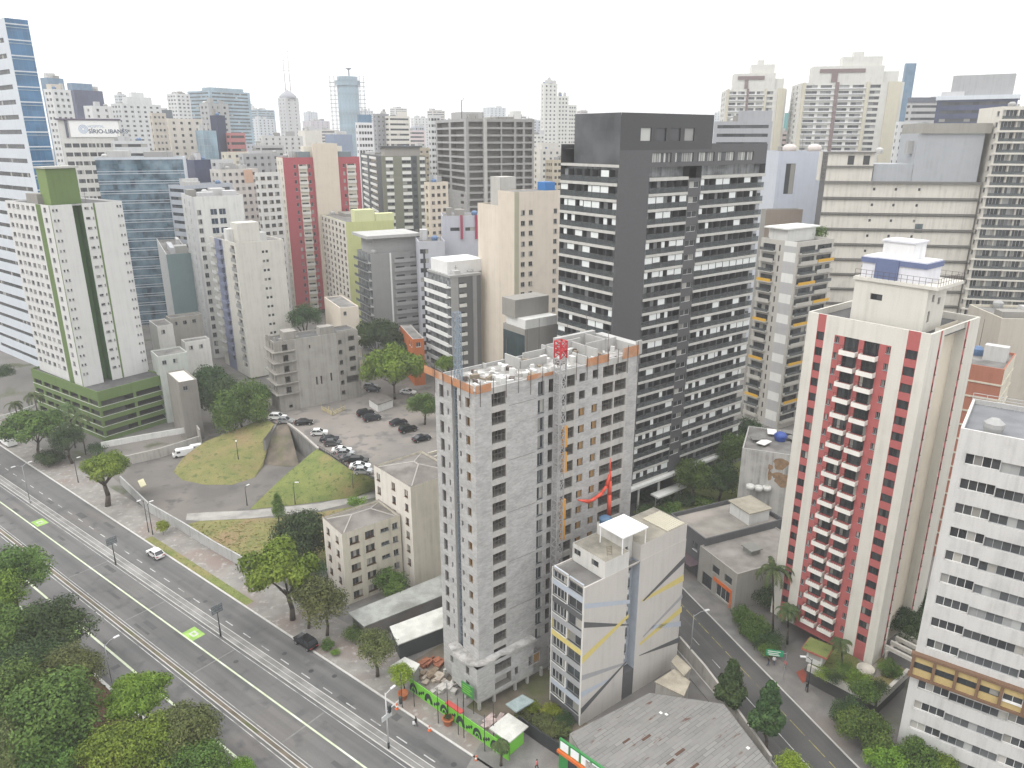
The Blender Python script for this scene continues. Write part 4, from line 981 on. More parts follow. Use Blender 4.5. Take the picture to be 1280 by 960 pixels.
while a < B.W:
    m.box(a - .18, -.72, z4 - .1, a + .18, -.02, z4 + 2.75, 1)
    m.box(a + .18, -.5, z4 - .1, a + 2.27, -.1, z4 + .85, 0); m.box(a + .18, -.5, z4 + 1.85, a + 2.27, -.1, z4 + 2.75, 0); a += 2.45
o = B.part('ochre_storey', m, [OCH, BRN])
a = .18
i = 0
while a < B.W - 2:
    q = link('window', win_mesh('d:2' if i < 4 else 'w:2', 2.09, .96), B.e, (a, -.34, z4 + .87), 0); a += 2.45; i += 1
m = MB()
for i in range(12):
    p = (B.W * i / 12 * .55, B.D - .6); m.tube((p[0], p[1], B.H - .6), (p[0], p[1], B.H + .9), .05, n=4)
for h in (.1, .5, .9): m.tube((0, B.D - .6, B.H + h), (B.W * .55, B.D - .6, B.H + h), .04, n=4)
B.part('roof_fence', m, [plain((.5, .5, .5), .6, .2, 'galvanised_fence')])
# ================================================================== LEFT AND MIDDLE BUILDINGS
def G_(B, f, n, w, h, kind, st, first=1.6, m0=1.0, m1=None, lowest=1.0, top=None):
    """window rows counted down from the top of the wall"""
    top = B.H if top is None else top
    cols = cols_even(f.L, n, w, kind, m0, m1); out = []; z = top - first - h
    while z > lowest:
        out += [(c[0], c[1], z, z + h, c[2]) for c in cols]; z -= st
    return out
def rows(c, top, first, h, st, lowest=1.0):
    out = []; z = top - first - h
    while z > lowest: out += [(a[0], a[1], z, z + (a[3] if len(a) > 3 else h), a[2]) for a in c]; z -= st
    return out
def slab_rows(B, f, a0, a1, st, first, n, mat, out=1.0, hh=.9, name='balcony', rail=None):
    for i in range(n):
        z = B.H - first - st * i
        if z < 1: break
        m = MB(); p = [f.p(a0, 0, -out), f.p(a1, 0, 0)]
        m.box(p[0].x, p[0].y, z - .25, p[1].x, p[1].y, z, 0)
        q = [f.p(a0, 0, -out), f.p(a1, 0, -out + .12)]; m.box(q[0].x, q[0].y, z, q[1].x, q[1].y, z + hh, 1 if rail else 0)
        B.part(name, m, [mat, rail] if rail else [mat])

# ---- green and white tower on its green parking podium
GRN = wall((.125, .185, .065), .3, name='olive_green_render'); GRN2 = wall((.07, .15, .05), .25, name='deep_green_render'); GWW = wall((.6, .6, .59), .25, name='white_render_clean', patch=.08)
pg = B = Bld('parking_podium', 'four level olive green parking podium under the green and white tower', 'garage', (121, 490), base=(125, 552), azR=35, uR=205, uL=38)
st = B.H / 5.0
opsR = []; opsL = []
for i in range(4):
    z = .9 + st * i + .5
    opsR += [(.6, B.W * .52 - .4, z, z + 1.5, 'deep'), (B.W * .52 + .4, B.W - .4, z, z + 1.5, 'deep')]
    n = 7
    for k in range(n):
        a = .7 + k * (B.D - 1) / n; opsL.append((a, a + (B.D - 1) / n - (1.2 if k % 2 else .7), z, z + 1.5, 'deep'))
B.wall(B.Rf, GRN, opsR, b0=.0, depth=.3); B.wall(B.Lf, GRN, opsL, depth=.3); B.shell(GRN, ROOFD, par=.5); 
WST = plain((.6, .6, .57), .7, name='white_sill_paint')
for i in range(4):
    z = .9 + st * i + .42; B.mb.box(-.12, -.12, z, B.W, 0.0, z + .08, B.m(WST), True); B.mb.box(-.12, 0.0, z, 0, B.D, z + .08, B.m(WST), True)
B.done(); pod_top = B.top - .5
gw = B = Bld('apartment_tower', 'white apartment tower with green vertical stripes standing on the olive parking podium', 'building', (61.5, 257), base=(101, 484), z0=pod_top, azR=37, uR=152, uL=6)
a1 = B.ab(B.Rf, 90, 257)[0]; a2 = B.ab(B.Rf, 102, 257)[0]
st = 2.62
c = [(B.D * x, B.D * x + 1.9, ('g:3', 'c:3', 'g:2')[i % 3]) for i, x in enumerate((.335, .45, .56, .68, .78, .89))] + [(B.D * .09, B.D * .09 + 1.5, 'g:2')]
B.wall(B.Lf, GWW, rows(c, B.H, .7, 1.15, st), cuts=(.5, .9, B.D * .19, B.D * .3), matf=lambda a, b: GRN if (.0 < a < .4) or (B.D * .19 < a < B.D * .3) else GWW)
cr = [(.5, .95, 'g:1'), (1.35, 1.8, 'g:1')]
B.wall(B.Rf, GWW, rows(cr, B.H, 1.0, .6, st), a1=a1)
c2 = [(B.W - 1.6, B.W - 1.15, 'g:1'), (B.W - .75, B.W - .3, 'g:1'), (a2 + .6, a2 + 1.7, 'g:2'), (a2 + 2.35, a2 + 2.75, 'g:1')]
s0 = a2 + 2.9
B.wall(B.Rf, GWW, rows(c2, B.H, 1.0, .6, st), a0=a2, cuts=(s0, s0 + .5), matf=lambda a, b: GRN if s0 < a < s0 + .5 else GWW)
fg = Face((0, 3.0, 0), (1, 0, 0), (0, -1, 0), B.W); B.wall(fg, GRN2, a0=a1, a1=a2)
B.mb.quad((a1, 0, 0), (a1, 3, 0), (a1, 3, B.H), (a1, 0, B.H), B.m(GRN2)); B.mb.quad((a2, 3, 0), (a2, 0, 0), (a2, 0, B.H), (a2, 3, B.H), B.m(GRN2))
B.shell(GWW, ROOFD, par=.4)
k = B.loc(atY(62, 252, B.O.y + 6))
gx0, gy0 = 2.2, 4.0
q0 = B.solve(B.x, 100, B.top + 9) if False else 0
B.wall(Face((gx0, gy0, 0), (1, 0, 0), (0, -1, 0), 7.6), GRN, b0=B.H - .4, b1=B.H + 9); B.wall(Face((gx0, gy0, 0), (0, 1, 0), (-1, 0, 0), 5.5), wall((.18, .25, .09), .2, name='light_green_render'), b0=B.H - .4, b1=B.H + 9)
B.mb.quad((gx0 + 7.6, gy0, B.H - .4), (gx0 + 7.6, gy0 + 5.5, B.H - .4), (gx0 + 7.6, gy0 + 5.5, B.H + 9), (gx0 + 7.6, gy0, B.H + 9), B.m(GRN))
B.mb.quad((gx0 + 7.6, gy0 + 5.5, B.H - .4), (gx0, gy0 + 5.5, B.H - .4), (gx0, gy0 + 5.5, B.H + 9), (gx0 + 7.6, gy0 + 5.5, B.H + 9), B.m(GRN))
B.box(gx0 - .4, gy0 - .5, B.H + 9, gx0 + 8.2, gy0 + 6, B.H + 9.5, wall((.45, .45, .42), .4, name='grey_slab'), True)
B.done()

# ---- glass tower at the left edge
GLA = mirror_glass((.07, .155, .26), (.045, .11, .2), 'blue_curtain_wall', pw=1.3, ph=3.5, line=(.14, .2, .26), scale=.15)
WMET = wall((.56, .6, .645), .2, name='white_metal_cladding', patch=.08)
B = Bld('office_tower', 'white clad office tower with a blue glass side at the left edge of the view', 'building', (5, 22), Y=225, azR=38, uR=34.5, D=70, z0=0)
st = 4.05
fl = B.Lf; ops = []
z = B.H - 6
i = 0
while z > 4:
    ops.append((3.2, 60, z, z + 1.25, 'd:40')); z -= st; i += 1
B.wall(B.Lf, WMET, ops); B.wall(B.Rf, GLA)
for i in range(int(B.H / st)):
    zz = B.H - 1.2 - st * i; B.mb.box(-.05, -.12, zz - .35, B.W + .02, 0, zz, B.m(WMET), True); B.mb.box(-.05, -.1, zz - 1.1, B.W + .02, 0, zz - .95, B.m(plain((.35, .42, .46), .5, name='grey_metal')), True)
B.shell(WMET, ROOF, par=.5); B.done()

# ---- blue glass slab behind
GLB2 = mirror_glass((.075, .15, .21), (.012, .032, .055), 'blue_mirror_glass', pw=1.6, ph=1.9, line=(.05, .06, .07), scale=.22, var=.85, hi=(.2, .29, .35))  # pale blotches stand in for broken reflections in the panes
B = Bld('glass_office_block', 'broad blue mirror glass office block with thin pale floor lines', 'building', (118, 197), Y=300, azR=70, uR=228, D=24, z0=4)
B.wall(B.Rf, GLB2); B.wall(B.Lf, wall((.42, .45, .48), .2, name='grey_blue_wall')); st = 3.75
z = B.H - 6.3
while z > 1:
    for dz in (0, .95): B.mb.box(0, -.14, z + dz, B.W, 0, z + dz + .22, B.m(WMET), True)
    z -= st
B.box(-.5, -.3, B.H - .9, B.W + .4, .1, B.H, WMET, True); B.shell(WMET, ROOF, par=.6); B.done()

# ---- teal-sided small block and the two white towers beside it
TEAL = wall((.19, .255, .265), .15, name='grey_teal_render')
B = Bld('apartment_block', 'small block with a blank grey teal side wall below the blue glass block', 'building', (207.5, 318), Y=262, azR=62, uR=238, uL=195, z0=6)
B.wall(B.Rf, TEAL); B.wall(B.Lf, WHT, G_(B, B.Lf, 4, 1.2, 1.2, 'g:2', 2.9)); B.shell(WHT, ROOF, par=.5)
B.box(B.W * .4, 3, B.H - .5, B.W - .5, 8, B.H + 2.2, wall((.4, .4, .38), .4, name='grey_plant_room')); B.done()
B = Bld('apartment_tower', 'white tower with paired blue windows near its top standing behind the slim cream tower', 'building', (239, 246), Y=252, azR=58, uR=303, uL=226, z0=6)
B.wall(B.Lf, WHT, G_(B, B.Lf, 2, 1.1, 1.5, 'g:2', 3.0)); LG = wall((.5, .5, .51), .2, name='light_grey_render')
c = [(1.2, 2.5, 'g:2')]; o = rows(c, B.H, 4.4, 1.6, 3.0); o += [(5.4, 7.6, B.H - 6.2 - 3.1 * i, B.H - 4.2 - 3.1 * i, 'b:2') for i in range(3)] + [(8.2, 10.4, B.H - 6.2 - 3.1 * i, B.H - 4.2 - 3.1 * i, 'b:2') for i in range(3)]
B.wall(B.Rf, WHT, o, cuts=(.7,), matf=lambda a, b: LG if a < .7 else WHT); B.shell(WHT, ROOF, par=.6)
B.box(11, 2, B.H - .6, 15, 7, B.H + 1.4, LG); B.box(3, 4, B.H - .6, 8, 8, B.H + 1.0, LG)
B.done()
CR3 = wall((.575, .56, .51), .4, name='warm_white_render')
B = Bld('apartment_tower', 'slim cream tower with a blank side and dark stacked corner balconies', 'building', (294, 304), base=(316, 473), z0=6, azR=50, uR=354, uL=262)
B.wall(B.Rf, CR3, rows([(B.W * .52, B.W * .52 + .8, 'd:1'), (B.W * .52 + 1.2, B.W * .52 + 2.0, 'd:1')], B.H, 3.0, .8, 2.92), depth=.15)
BLV = plain((.2, .22, .32), .7, name='slate_blue_wall')
st = 2.92
c = [(1.5, 4.4, 'g:3', 1.3), (B.D * .55, B.D * .55 + 2, 'd:2', 1.9)]
B.wall(B.Lf, CR3, rows(c, B.H, .9, 1.4, st), cuts=(B.D * .5, B.D * .82), matf=lambda a, b: BLV if B.D * .5 < a < B.D * .82 else CR3, depth=.5)
nn = int((B.H - 4) / st)
slab_rows(B, B.Lf, 1.2, 4.8, st, 2.9, nn, wall((.3, .3, .3), .3, name='grey_parapet'), .25, .85)
slab_rows(B, B.Lf, B.D * .5, B.D * .72, st, 2.9, nn, BLV, .9, .8); slab_rows(B, B.Lf, B.D * .8, B.D * .99, st, 2.9, nn, wall((.6, .6, .58), .3, name='pale_parapet'), .8, .85)
B.shell(CR3, ROOF, par=.4); B.box(2, 2.5, B.H - .4, 9, 8, B.H + 5.6, CR3); B.box(.2, 6.5, B.H - .4, 4, 9.5, B.H + 3.6, WHT); B.done()

# ---- concrete ruin
RUI = wall((.3, .285, .26), .6, name='weathered_concrete', patch=.5, dark=.35); RUI2 = wall((.36, .345, .32), .55, name='weathered_concrete_wall', patch=.5, dark=.4)
B = Bld('abandoned_building', 'roofless weathered concrete shell of an abandoned building beside the raised car park', 'building', (342, 428), base=(352, 516), z0=6, azR=55, uR=447, uL=331)
st = 3.1
x1 = B.ab(B.Rf, 368, 425)[0]; x2 = B.ab(B.Rf, 420, 420)[0]
ops = [(2.2, 3.7, z - 2.2, z - .3, 'hole') for z in [B.H - .8 - st * i for i in range(5)]]
ops += [(x2 + .5, x2 + 1.6, z - 2.0, z - .6, 'hole') for z in [B.H - 1.6 - st * i for i in range(6)]] + [(B.W - 3.1, B.W - 1.2, z - 2.0, z - .5, 'hole') for z in [B.H - 1.0 - st * i for i in range(4)]]
ops += [(B.W - 4.4, B.W - .5, B.H - 1.0 - st * 4 - 2.4, B.H - 1.0 - st * 4 - .2, 'hole'), (x1 + 5.2, x1 + 5.7, B.H - 14.5, B.H - 12, 'hole'), (x1 + 6.6, x1 + 7.1, B.H - 14.5, B.H - 12, 'hole'), (x2 - 2.6, x2 - 2.1, B.H - 14, B.H - 11.6, 'hole'), (x1 + 4.0, x1 + 4.4, B.H - 3.3, B.H - 2.3, 'hole'), (2.6, 3.6, .8, 1.8, 'hole')]
B.wall(B.Rf, RUI, [o for o in ops if o[2] > .2], cuts=(x1, x2), matf=lambda a, b: RUI2 if x1 < a < x2 else RUI)
n = 5
B.wall(B.Lf, RUI, [(a, a + .9, B.H - 2.6 - st * i, B.H - .7 - st * i, 'hole') for i in range(5) for a in (1.0, 3.4)])
B.shell(RUI, ROOFD, par=.5)
for i in range(5):
    z = B.H - 2.9 - st * i; B.mb.box(-.9, -.8, z - .22, x1 - .1, 0, z, B.m(RUI), True); B.mb.box(-.9, 0, z - .22, 0, B.D, z, B.m(RUI), True)
    B.mb.box(B.W, .2, z - .2, B.W + .9, 4, z + .7, B.m(RUI), True)
for x, y, w, d, h in ((3.4, 1, 3.6, 4, 2.6), (x2 - 4.5, .4, 4.2, 3, 2.6), (x1 + .5, .1, .8, .5, 1.2), (.2, .3, .5, .5, 1.6), (1.6, .3, .9, .5, 1.2), (-.4, 3, .5, .5, 1.9), (-.5, 5, .6, .5, 1.6), (x2 + .4, .2, 5, .3, .9)):
    B.box(x, y, B.H - .5, x + w, y + d, B.H - .5 + h, RUI)
B.done()

# ---- cream stepped houses on the avenue
def hip(B, x0, y0, x1, y1, z, h, mat, rib):
    m = MB(); d = min(x1 - x0, y1 - y0) / 2; cx, cy_ = (x0 + x1) / 2, (y0 + y1) / 2
    if x1 - x0 > y1 - y0: r0, r1 = (x0 + d, cy_, z + h), (x1 - d, cy_, z + h)
    else: r0, r1 = (cx, y0 + d, z + h), (cx, y1 - d, z + h)
    a, b, c, e = (x0, y0, z), (x1, y0, z), (x1, y1, z), (x0, y1, z)
    if x1 - x0 > y1 - y0: fs = [[a, b, r1, r0], [c, e, r0, r1], [e, a, r0], [b, c, r1]]
    else: fs = [[b, c, r1, r0], [e, a, r0, r1], [a, b, r0], [c, e, r1]]
    for q in fs: m.poly(q, 0)
    for p, q in ((a, r0), (r0, r1)) if True else (): m.tube(p, q, .12, n=5, m=1)
    for p in (b, c, e): m.tube(p, min((r0, r1), key=lambda r: math.dist(p, r)), .12, n=5, m=1)
    return B.part('roof', m, [mat, rib])
FIB = ground((.19, .175, .16), (.13, .12, .11), .5, 'fibre_cement_roof', c3=(.24, .225, .21)); RIB = wall((.4, .38, .35), .3, name='ridge_tile')
B = Bld('apartment_house', 'low cream walk-up house with a grey hipped roof, nearer and lower of the stepped pair', 'building', (427, 668), base=(441, 757), azR=52, uR=500, uL=403)
ops = []
for i in range(5):
    z = B.H - 2.6 - 2.75 * i
    ops += [(1.4, 3.2, z, z + 1.4, 'br:3'), (4.4, 6.2, z + .1, z + 1.5, 'br:3'), (7.5, 9.2, z + .3, z + 1.0, 'g:2'), (9.9, 11.0, z + .1, z + 1.3, 'g:2')]
B.wall(B.Rf, CRM, [o for o in ops if o[2] > .3 and o[1] < B.W - .2]); B.wall(B.Lf, wall((.64, .6, .54), .5, name='cream_render_lit'), [(a, a + 1.2, B.H - 2.6 - 2.75 * i, B.H - 1.3 - 2.75 * i, 'br:2') for i in range(4) for a in (1.5, 5.2)])  # left wall's lighter cream has the brighter light on it painted in
B.shell(CRM, FIB, par=.45, th=.35, lip=FIB); hip(B, .4, .4, B.W - .4, B.D - .4, B.H - .4, 1.3, FIB, RIB); B.done()
B = Bld('apartment_house', 'taller cream walk-up house with a hipped roof, against the block tower', 'building', (513, 609), base=(518, 738), azR=49, W=11, uL=467)
fR = B.Rf
B.wall(B.Rf, CRM); 
ops = [(a, a + 1.1, B.H - 2.5 - 2.8 * i, B.H - 1.1 - 2.8 * i, 'br:2') for i in range(6) for a in (1.0,)] + [(a, a + 1.2, B.H - 2.7 - 2.8 * i, B.H - 1.2 - 2.8 * i, 'br:2') for i in range(4) for a in (5.2, 10.4)]
B.wall(B.Lf, wall((.66, .62, .56), .45, name='cream_render_pink_lit'), [o for o in ops if o[1] < B.D]); B.shell(CRM, FIB, par=.5, th=.35, lip=FIB); hip(B, .4, .4, B.W - .4, B.D - .4, B.H - .45, 1.4, FIB, RIB); B.done()  # brighter light on the left wall is put into its pinkish colour
B = Bld('outbuilding', 'small cream flat-roofed house with one window between the hipped roof and the car park', 'building', (538, 572), Y=150, azR=52, uR=560, uL=530, z0=4)
B.wall(B.Rf, CRM, [(2, 3.2, B.H - 2.4, B.H - 1.0, 'g:2')]); B.wall(B.Lf, CRM); B.shell(CRM, ROOF, par=.6); B.done()

# ---- towers further back
BEI = wall((.6, .53, .44), .2, name='beige_render'); CRI = plain((.36, .075, .09), .85, name='crimson_render')
B = Bld('apartment_tower', 'crimson tower with a tall blank beige panel up its middle', 'building', (353, 197), Y=318, azR=62, uR=449, uL=345, z0=8)
W = B.W; st = 3.1
x = [W * t for t in (.0, .3, .36, .4, .69, .73, .98)]
oc_ = [(W * .2, W * .29, 'g:2'), (W * .315, W * .345, 'g:1'), (W * .77, W * .80, 'g:1'), (W * .83, W * .93, 'g:2'), (W * .13, W * .16, 'g:1')]
B.wall(B.Rf, CRI, rows(oc_, B.H, 2.8, 1.5, st), cuts=(W * .19, W * .3, W * .385, W * .82, W * .94), matf=lambda a, b: CRM2 if (W * .19 < a < W * .3 or W * .82 < a < W * .94) and b < B.H - 2 else CRI)
B.box(W * .385, -1.6, 0, W * .7, .5, B.H + 5.5, BEI); B.wall(B.Lf, CRM2, G_(B, B.Lf, 2, 1.6, 1.3, 'g:2', st)); B.shell(CRI, ROOF, par=.5)
B.box(W * .2, 1, B.H - .5, W * .36, 6, B.H + 2.2, plain((.16, .2, .22), .6, name='dark_plant_screen')); B.box(W * .74, 1, B.H - .5, W * .9, 6, B.H + 2.2, plain((.16, .2, .22), .6, name='dark_plant_screen'))
B.box(W * .3, 3, B.H - .5, W * .8, 9, B.H + 4.4, CRM2); B.done()
slab_rows(B, B.Rf, W * .19, W * .3, st, 4.3, 20, wall((.6, .58, .54), .2, name='pale_balcony'), .8, .9); slab_rows(B, B.Rf, W * .82, W * .94, st, 4.3, 20, wall((.6, .58, .54), .2, name='pale_balcony'), .8, .9)

OLI = wall((.2, .205, .16), .15, name='olive_grey_render'); DGR = plain((.07, .08, .085), .7, name='dark_grey_render')
B = Bld('apartment_tower', 'olive grey and charcoal tower chequered with white window panels', 'building', (476, 195), Y=345, azR=72, uR=532, uL=450, z0=10)
W = B.W; st = 3.05
pan = [(W * .1, W * .26), (W * .46, W * .66), (W * .86, W * .98)]
B.wall(B.Rf, OLI, rows([(a, b, 'g:2') for a, b in pan] + [(W * .7, W * .78, 'd:1')], B.H, 1.9, 1.35, st), cuts=(W * .66, W * .8), matf=lambda a, b: DGR if W * .66 < a < W * .8 else OLI)
B.wall(B.Lf, DGR, rows([(B.D * .2, B.D * .5, 'g:2'), (B.D * .62, B.D * .9, 'g:2')], B.H, 1.9, 1.35, st)); B.shell(OLI, ROOFD, par=.5)
WPN = wall((.72, .72, .69), .15, name='white_panel')
k = 0
z = B.H - 1.85
while z > 2:
    for a, b in pan: B.mb.box(a, -.3, z, b, -.02, z + 1.3, B.m(WPN), True)
    for a, b in ((B.D * .2, B.D * .5), (B.D * .62, B.D * .9)): B.mb.box(-.3, a, z, -.02, b, z + 1.1, B.m(WPN), True)
    z -= st
B.box(2, 3, B.H - .5, W - 2, 12, B.H + 3.5, wall((.35, .33, .3), .2, name='taupe_plant_room')); B.box(1, 2, B.H + 3.5, W - 1, 13, B.H + 4.2, DGR, True); B.done()

CF = wall((.3, .295, .285), .3, name='bare_frame_concrete'); CF2 = blockwork((.33, .33, .33), (.38, .38, .38), (.3, .3, .3), 1.2, .6, 'frame_infill_blocks')
B = Bld('unfinished_tower', 'bare concrete frame of a high-rise under construction with open floors', 'building', (582, 148), Y=335, azR=66, uR=668, uL=544, z0=10)
st = 3.0; W = B.W; D = B.D; ops = []; opl = []
z = B.H - 3.4; i = 0
while z > 2:
    for a, b in ((.04, .24), (.3, .5), (.52, .7), (.73, .83), (.86, .97)): ops.append((W * a, W * b, z, z + 2.15, 'hole'))
    if i < 10:
        for a, b in ((.06, .48), (.54, .95)): opl.append((D * a, D * b, z, z + 2.15, 'hole'))
    else:
        for a, b in ((.1, .2), (.6, .72)): opl.append((D * a, D * b, z + .5, z + 1.8, 'hole'))
    z -= st; i += 1
B.wall(B.Rf, CF, ops); B.wall(B.Lf, CF2, opl); B.shell(CF, SLAB, par=1.2); B.box(W * .245, -.9, 0, W * .29, 0, B.H + .4, SLAB, True)
B.box(3, 3, B.H - 1.2, 7, 7, B.H + 2, CF); B.box(W * .75, 4, B.H - 1.2, W * .86, 9, B.H + 3.4, WHT); B.cap = 100; B.done()
for i in range(9):
    m = MB(); x = 1 + i * W / 9; m.tube((x, .3, B.H), (x, .3, B.H + rr.uniform(1, 2.2)), .09, n=4); B.part('guard_post', m, [STEEL])
m = MB(); m.tube((.5, 6, B.H), (.5, 6, B.H + 7.5), .18, n=5); m.tube((.5, 6, B.H + 7), (1.8, 6, B.H + 8.4), .12, n=4); B.part('crane_boom', m, [STEEL])

LIM = wall((.5, .52, .24), .2, name='pale_lime_render'); LIM2 = wall((.58, .6, .34), .2, name='light_lime_render')
B = Bld('apartment_block', 'pale lime green slab with rows of brown windows on its white face', 'building', (432, 278), Y=290, azR=62, uR=492, uL=400, z0=6)
B.wall(B.Rf, LIM); B.wall(B.Lf, wall((.6, .57, .51), .3, name='off_white_render'), G_(B, B.Lf, 7, 2.4, 1.25, 'br:3', 2.5, .9, .6)); B.shell(LIM, ROOF, par=.4)
B.box(4, 1, B.H - .4, 12, 6, B.H + 4.3, LIM2); B.box(12.2, 1, B.H - .4, 20, 5, B.H + 2.6, LIM2); B.done()
GRY = wall((.27, .27, .265), .2, name='mid_grey_render'); GRY2 = wall((.35, .35, .345), .2, name='grey_slat_panel')
B = Bld('apartment_block', 'mid grey block with wrap-round glass balconies and an overhanging roof slab', 'building', (463, 318), Y=255, azR=60, uR=524, uL=446, z0=6)
W = B.W; st = 3.05
a, b_ = W * .38, W * .98
B.wall(B.Rf, GRY, rows([(W * .5, W * .68, 'd:2'), (W * .8, W * .95, 'd:2')], B.H, 1.8, 1.4, st), cuts=(a, a + .6), matf=lambda x, y: WPN if a < x < a + .6 else GRY); B.wall(B.Lf, GLZ); B.shell(GRY, ROOF, par=.4)
slab_rows(B, B.Lf, -.6, B.D, st, 2.9, 14, GRY2, 1.4, .9, rail=RAIL); slab_rows(B, B.Rf, W * .46, W * .99, st, 3.3, 14, GRY2, .5, 1.0)
B.box(1.5, 2, B.H - .4, W, B.D - 1, B.H + 5.2, GRY2); B.box(-1.2, -.6, B.H + 5.2, W + .5, B.D + .6, B.H + 6.2, wall((.42, .42, .41), .3, name='grey_roof_slab'), True); B.done()
LAV2 = wall((.42, .43, .48), .2, name='lavender_grey_render')
B = Bld('office_block', 'lavender grey block with two dark red vertical fins behind the white balconied block', 'building', (553, 270), Y=262, azR=82, uR=600, D=12, z0=6)
B.wall(B.Rf, LAV2, [(B.W * .2, B.W * .45, B.H - 5.2, B.H - 4, 'd:2'), (B.W * .6, B.W * .85, B.H - 5.2, B.H - 4, 'd:2')]); B.wall(B.Lf, LAV2); B.shell(LAV2, ROOF, par=.4)
for t in (.47, .86): B.box(B.W * t, -.5, B.H - 8, B.W * t + .8, 0, B.H + .2, plain((.3, .03, .07), .6, name='dark_red_fin'), True)
B.done()
B = Bld('apartment_block', 'narrow pale lilac block with a dark cross pattern of windows beside the grey balconied block', 'building', (523, 302), Y=252, azR=78, uR=556, D=12, z0=6)
B.wall(B.Rf, wall((.45, .46, .5), .2, name='pale_lilac_wall'), rows([(.4, 3.2, 'd:3')], B.H, 2.6, 1.5, 3.2)); B.wall(B.Lf, LAV2); B.shell(LAV2, ROOF, par=.4)
B.box(1.4, -.1, 0, 2.1, 0, B.H - 2.6, plain((.04, .045, .05), .5, name='black_strip'), True); B.done()
B = Bld('apartment_block', 'modern block with white curved balconies on one side and charcoal cladding on the other', 'building', (563, 346), Y=222, azR=57, uR=601, uL=535, z0=6)
W = B.W; st = 3.05; DCL = plain((.13, .135, .14), .5, name='charcoal_panel')
B.wall(B.Rf, DCL, rows([(W * .28, W * .45, 'd:1')], B.H, 2.2, 1.4, st), cuts=(W * .25, W * .5, W * .62, W * .72), matf=lambda a, b: wall((.36, .36, .355), .2, name='grey_stone') if a < W * .25 else (GRN2 if False else DCL))
for i in range(15): B.box(W * .27, -.4, B.H - 3.6 - st * i, W * .5, 0, B.H - 2.6 - st * i, WPN, True)
B.box(W * .72, -.3, 0, W * .84, 0, B.H - .4, wall((.3, .3, .3), .2, name='grey_pier'), True)
B.wall(B.Lf, GLZ); B.shell(WPN, ROOF, par=.4); slab_rows(B, B.Lf, -.2, B.D, st, 3.2, 15, wall((.74, .74, .73), .15, name='white_balcony'), 1.5, 1.0)
B.box(-.3, -.2, B.H - .4, W + .2, B.D + .2, B.H + .3, GRY2, True); B.box(.6, 3, B.H + .3, W + 3, B.D - 1, B.H + 4, wall((.74, .74, .73), .2, name='white_penthouse')); B.done()
CT2 = wall((.62, .55, .46), .25, name='pale_peach_render'); CT3 = wall((.66, .59, .5), .25, name='pale_peach_light')
B = Bld('apartment_tower', 'tall pale peach tower with a blank side wall left of the dark tower', 'building', (643, 260), Y=215, azR=58, uR=700, uL=597, z0=6)
W = B.W
B.wall(B.Lf, CT2, cuts=(B.D * .42, B.D * .7), matf=lambda a, b: CT3 if B.D * .42 < a < B.D * .7 else CT2)
B.wall(B.Rf, CT2, rows([(W * .14, W * .23, 'g:2'), (W * .31, W * .4, 'g:2'), (W * .86, W * .94, 'g:2')], B.H, .8, 1.35, 2.95), b1=B.H + 4.4, cuts=(W * .1,), matf=lambda a, b: wall((.42, .4, .3), .2, name='drab_green_strip') if a < W * .1 else CT3)
B.shell(CT2, ROOF, par=.4); B.mb.quad((W, 0, B.H), (W, 9, B.H), (W, 9, B.H + 4.4), (W, 0, B.H + 4.4), B.m(CT2)); B.mb.quad((0, .01, B.H + 4.3), (W, .01, B.H + 4.3), (W, 9, B.H + 4.3), (0, 9, B.H + 4.3), B.m(ROOF))
B.mb.quad((0, 9, B.H), (0, 0, B.H), (0, 0, B.H + 4.4), (0, 9, B.H + 4.4), B.m(CT2)); B.mb.quad((W, 9, B.H), (0, 9, B.H), (0, 9, B.H + 4.4), (W, 9, B.H + 4.4), B.m(CT2))
B.box(1, 9.5, B.H - .4, 6.5, 15, B.H + 8, wall((.46, .45, .42), .3, name='grey_lift_room')); B.box(W - 4, 2, B.H + 4.3, W - .5, 6, B.H + 6.6, plain((.03, .16, .42), .6, name='blue_tarpaulin')); B.done()
TAU = wall((.27, .26, .24), .2, name='taupe_render')
B = Bld('office_block', 'low taupe block with dark glass front just behind the roof of the block tower', 'building', (656, 412), Y=158, azR=54, uR=697, uL=629, z0=0)
B.wall(B.Lf, mirror_glass((.04, .055, .06), (.03, .04, .045), 'dark_green_glass', pw=1, ph=3), b1=B.H - 1.4); B.wall(B.Lf, TAU, b0=B.H - 1.4); B.wall(B.Rf, TAU); B.shell(TAU, ROOF, par=.3)
B.box(.3, .2, B.H - .3, B.W, B.D * .9, B.H + 2, wall((.62, .62, .6), .3, name='white_band')); B.box(-.3, 3.2, B.H + 2, B.W - .1, B.D, B.H + 6, TAU, True); B.done()

# ---- right of the dark tower
YW = wall((.46, .445, .41), .3, name='greige_render'); YEL = plain((.62, .36, .03), .6, name='yellow_balcony_panel')
B = Bld('apartment_tower', 'white and grey striped tower with scattered yellow balcony panels', 'building', (999, 303), Y=200, azR=56, uR=1043, uL=952, z0=0)
W = B.W; D = B.D; st = 2.85
WL = WPN; GL_ = wall((.45, .45, .45), .2, name='grey_band')
d0, d1 = D * .05, D * .36
B.wall(B.Lf, YW, rows([(D * .46, D * .5, 'd:1'), (D * .6, D * .93, 'd:3')], B.H, 1.3, 1.7, st), cuts=(d0, d1), matf=lambda a, b: (GL_ if int(b / (st * 2)) % 1 == 0 and (b % (st * 2)) < 1.5 else WPN) if d0 < a < d1 else YW)
i = 0; z = B.H - 7
while z > 2: B.mb.box(-.04, d0, z, -.005, d1, z + 1.5, B.m(GL_), True); z -= st * 2
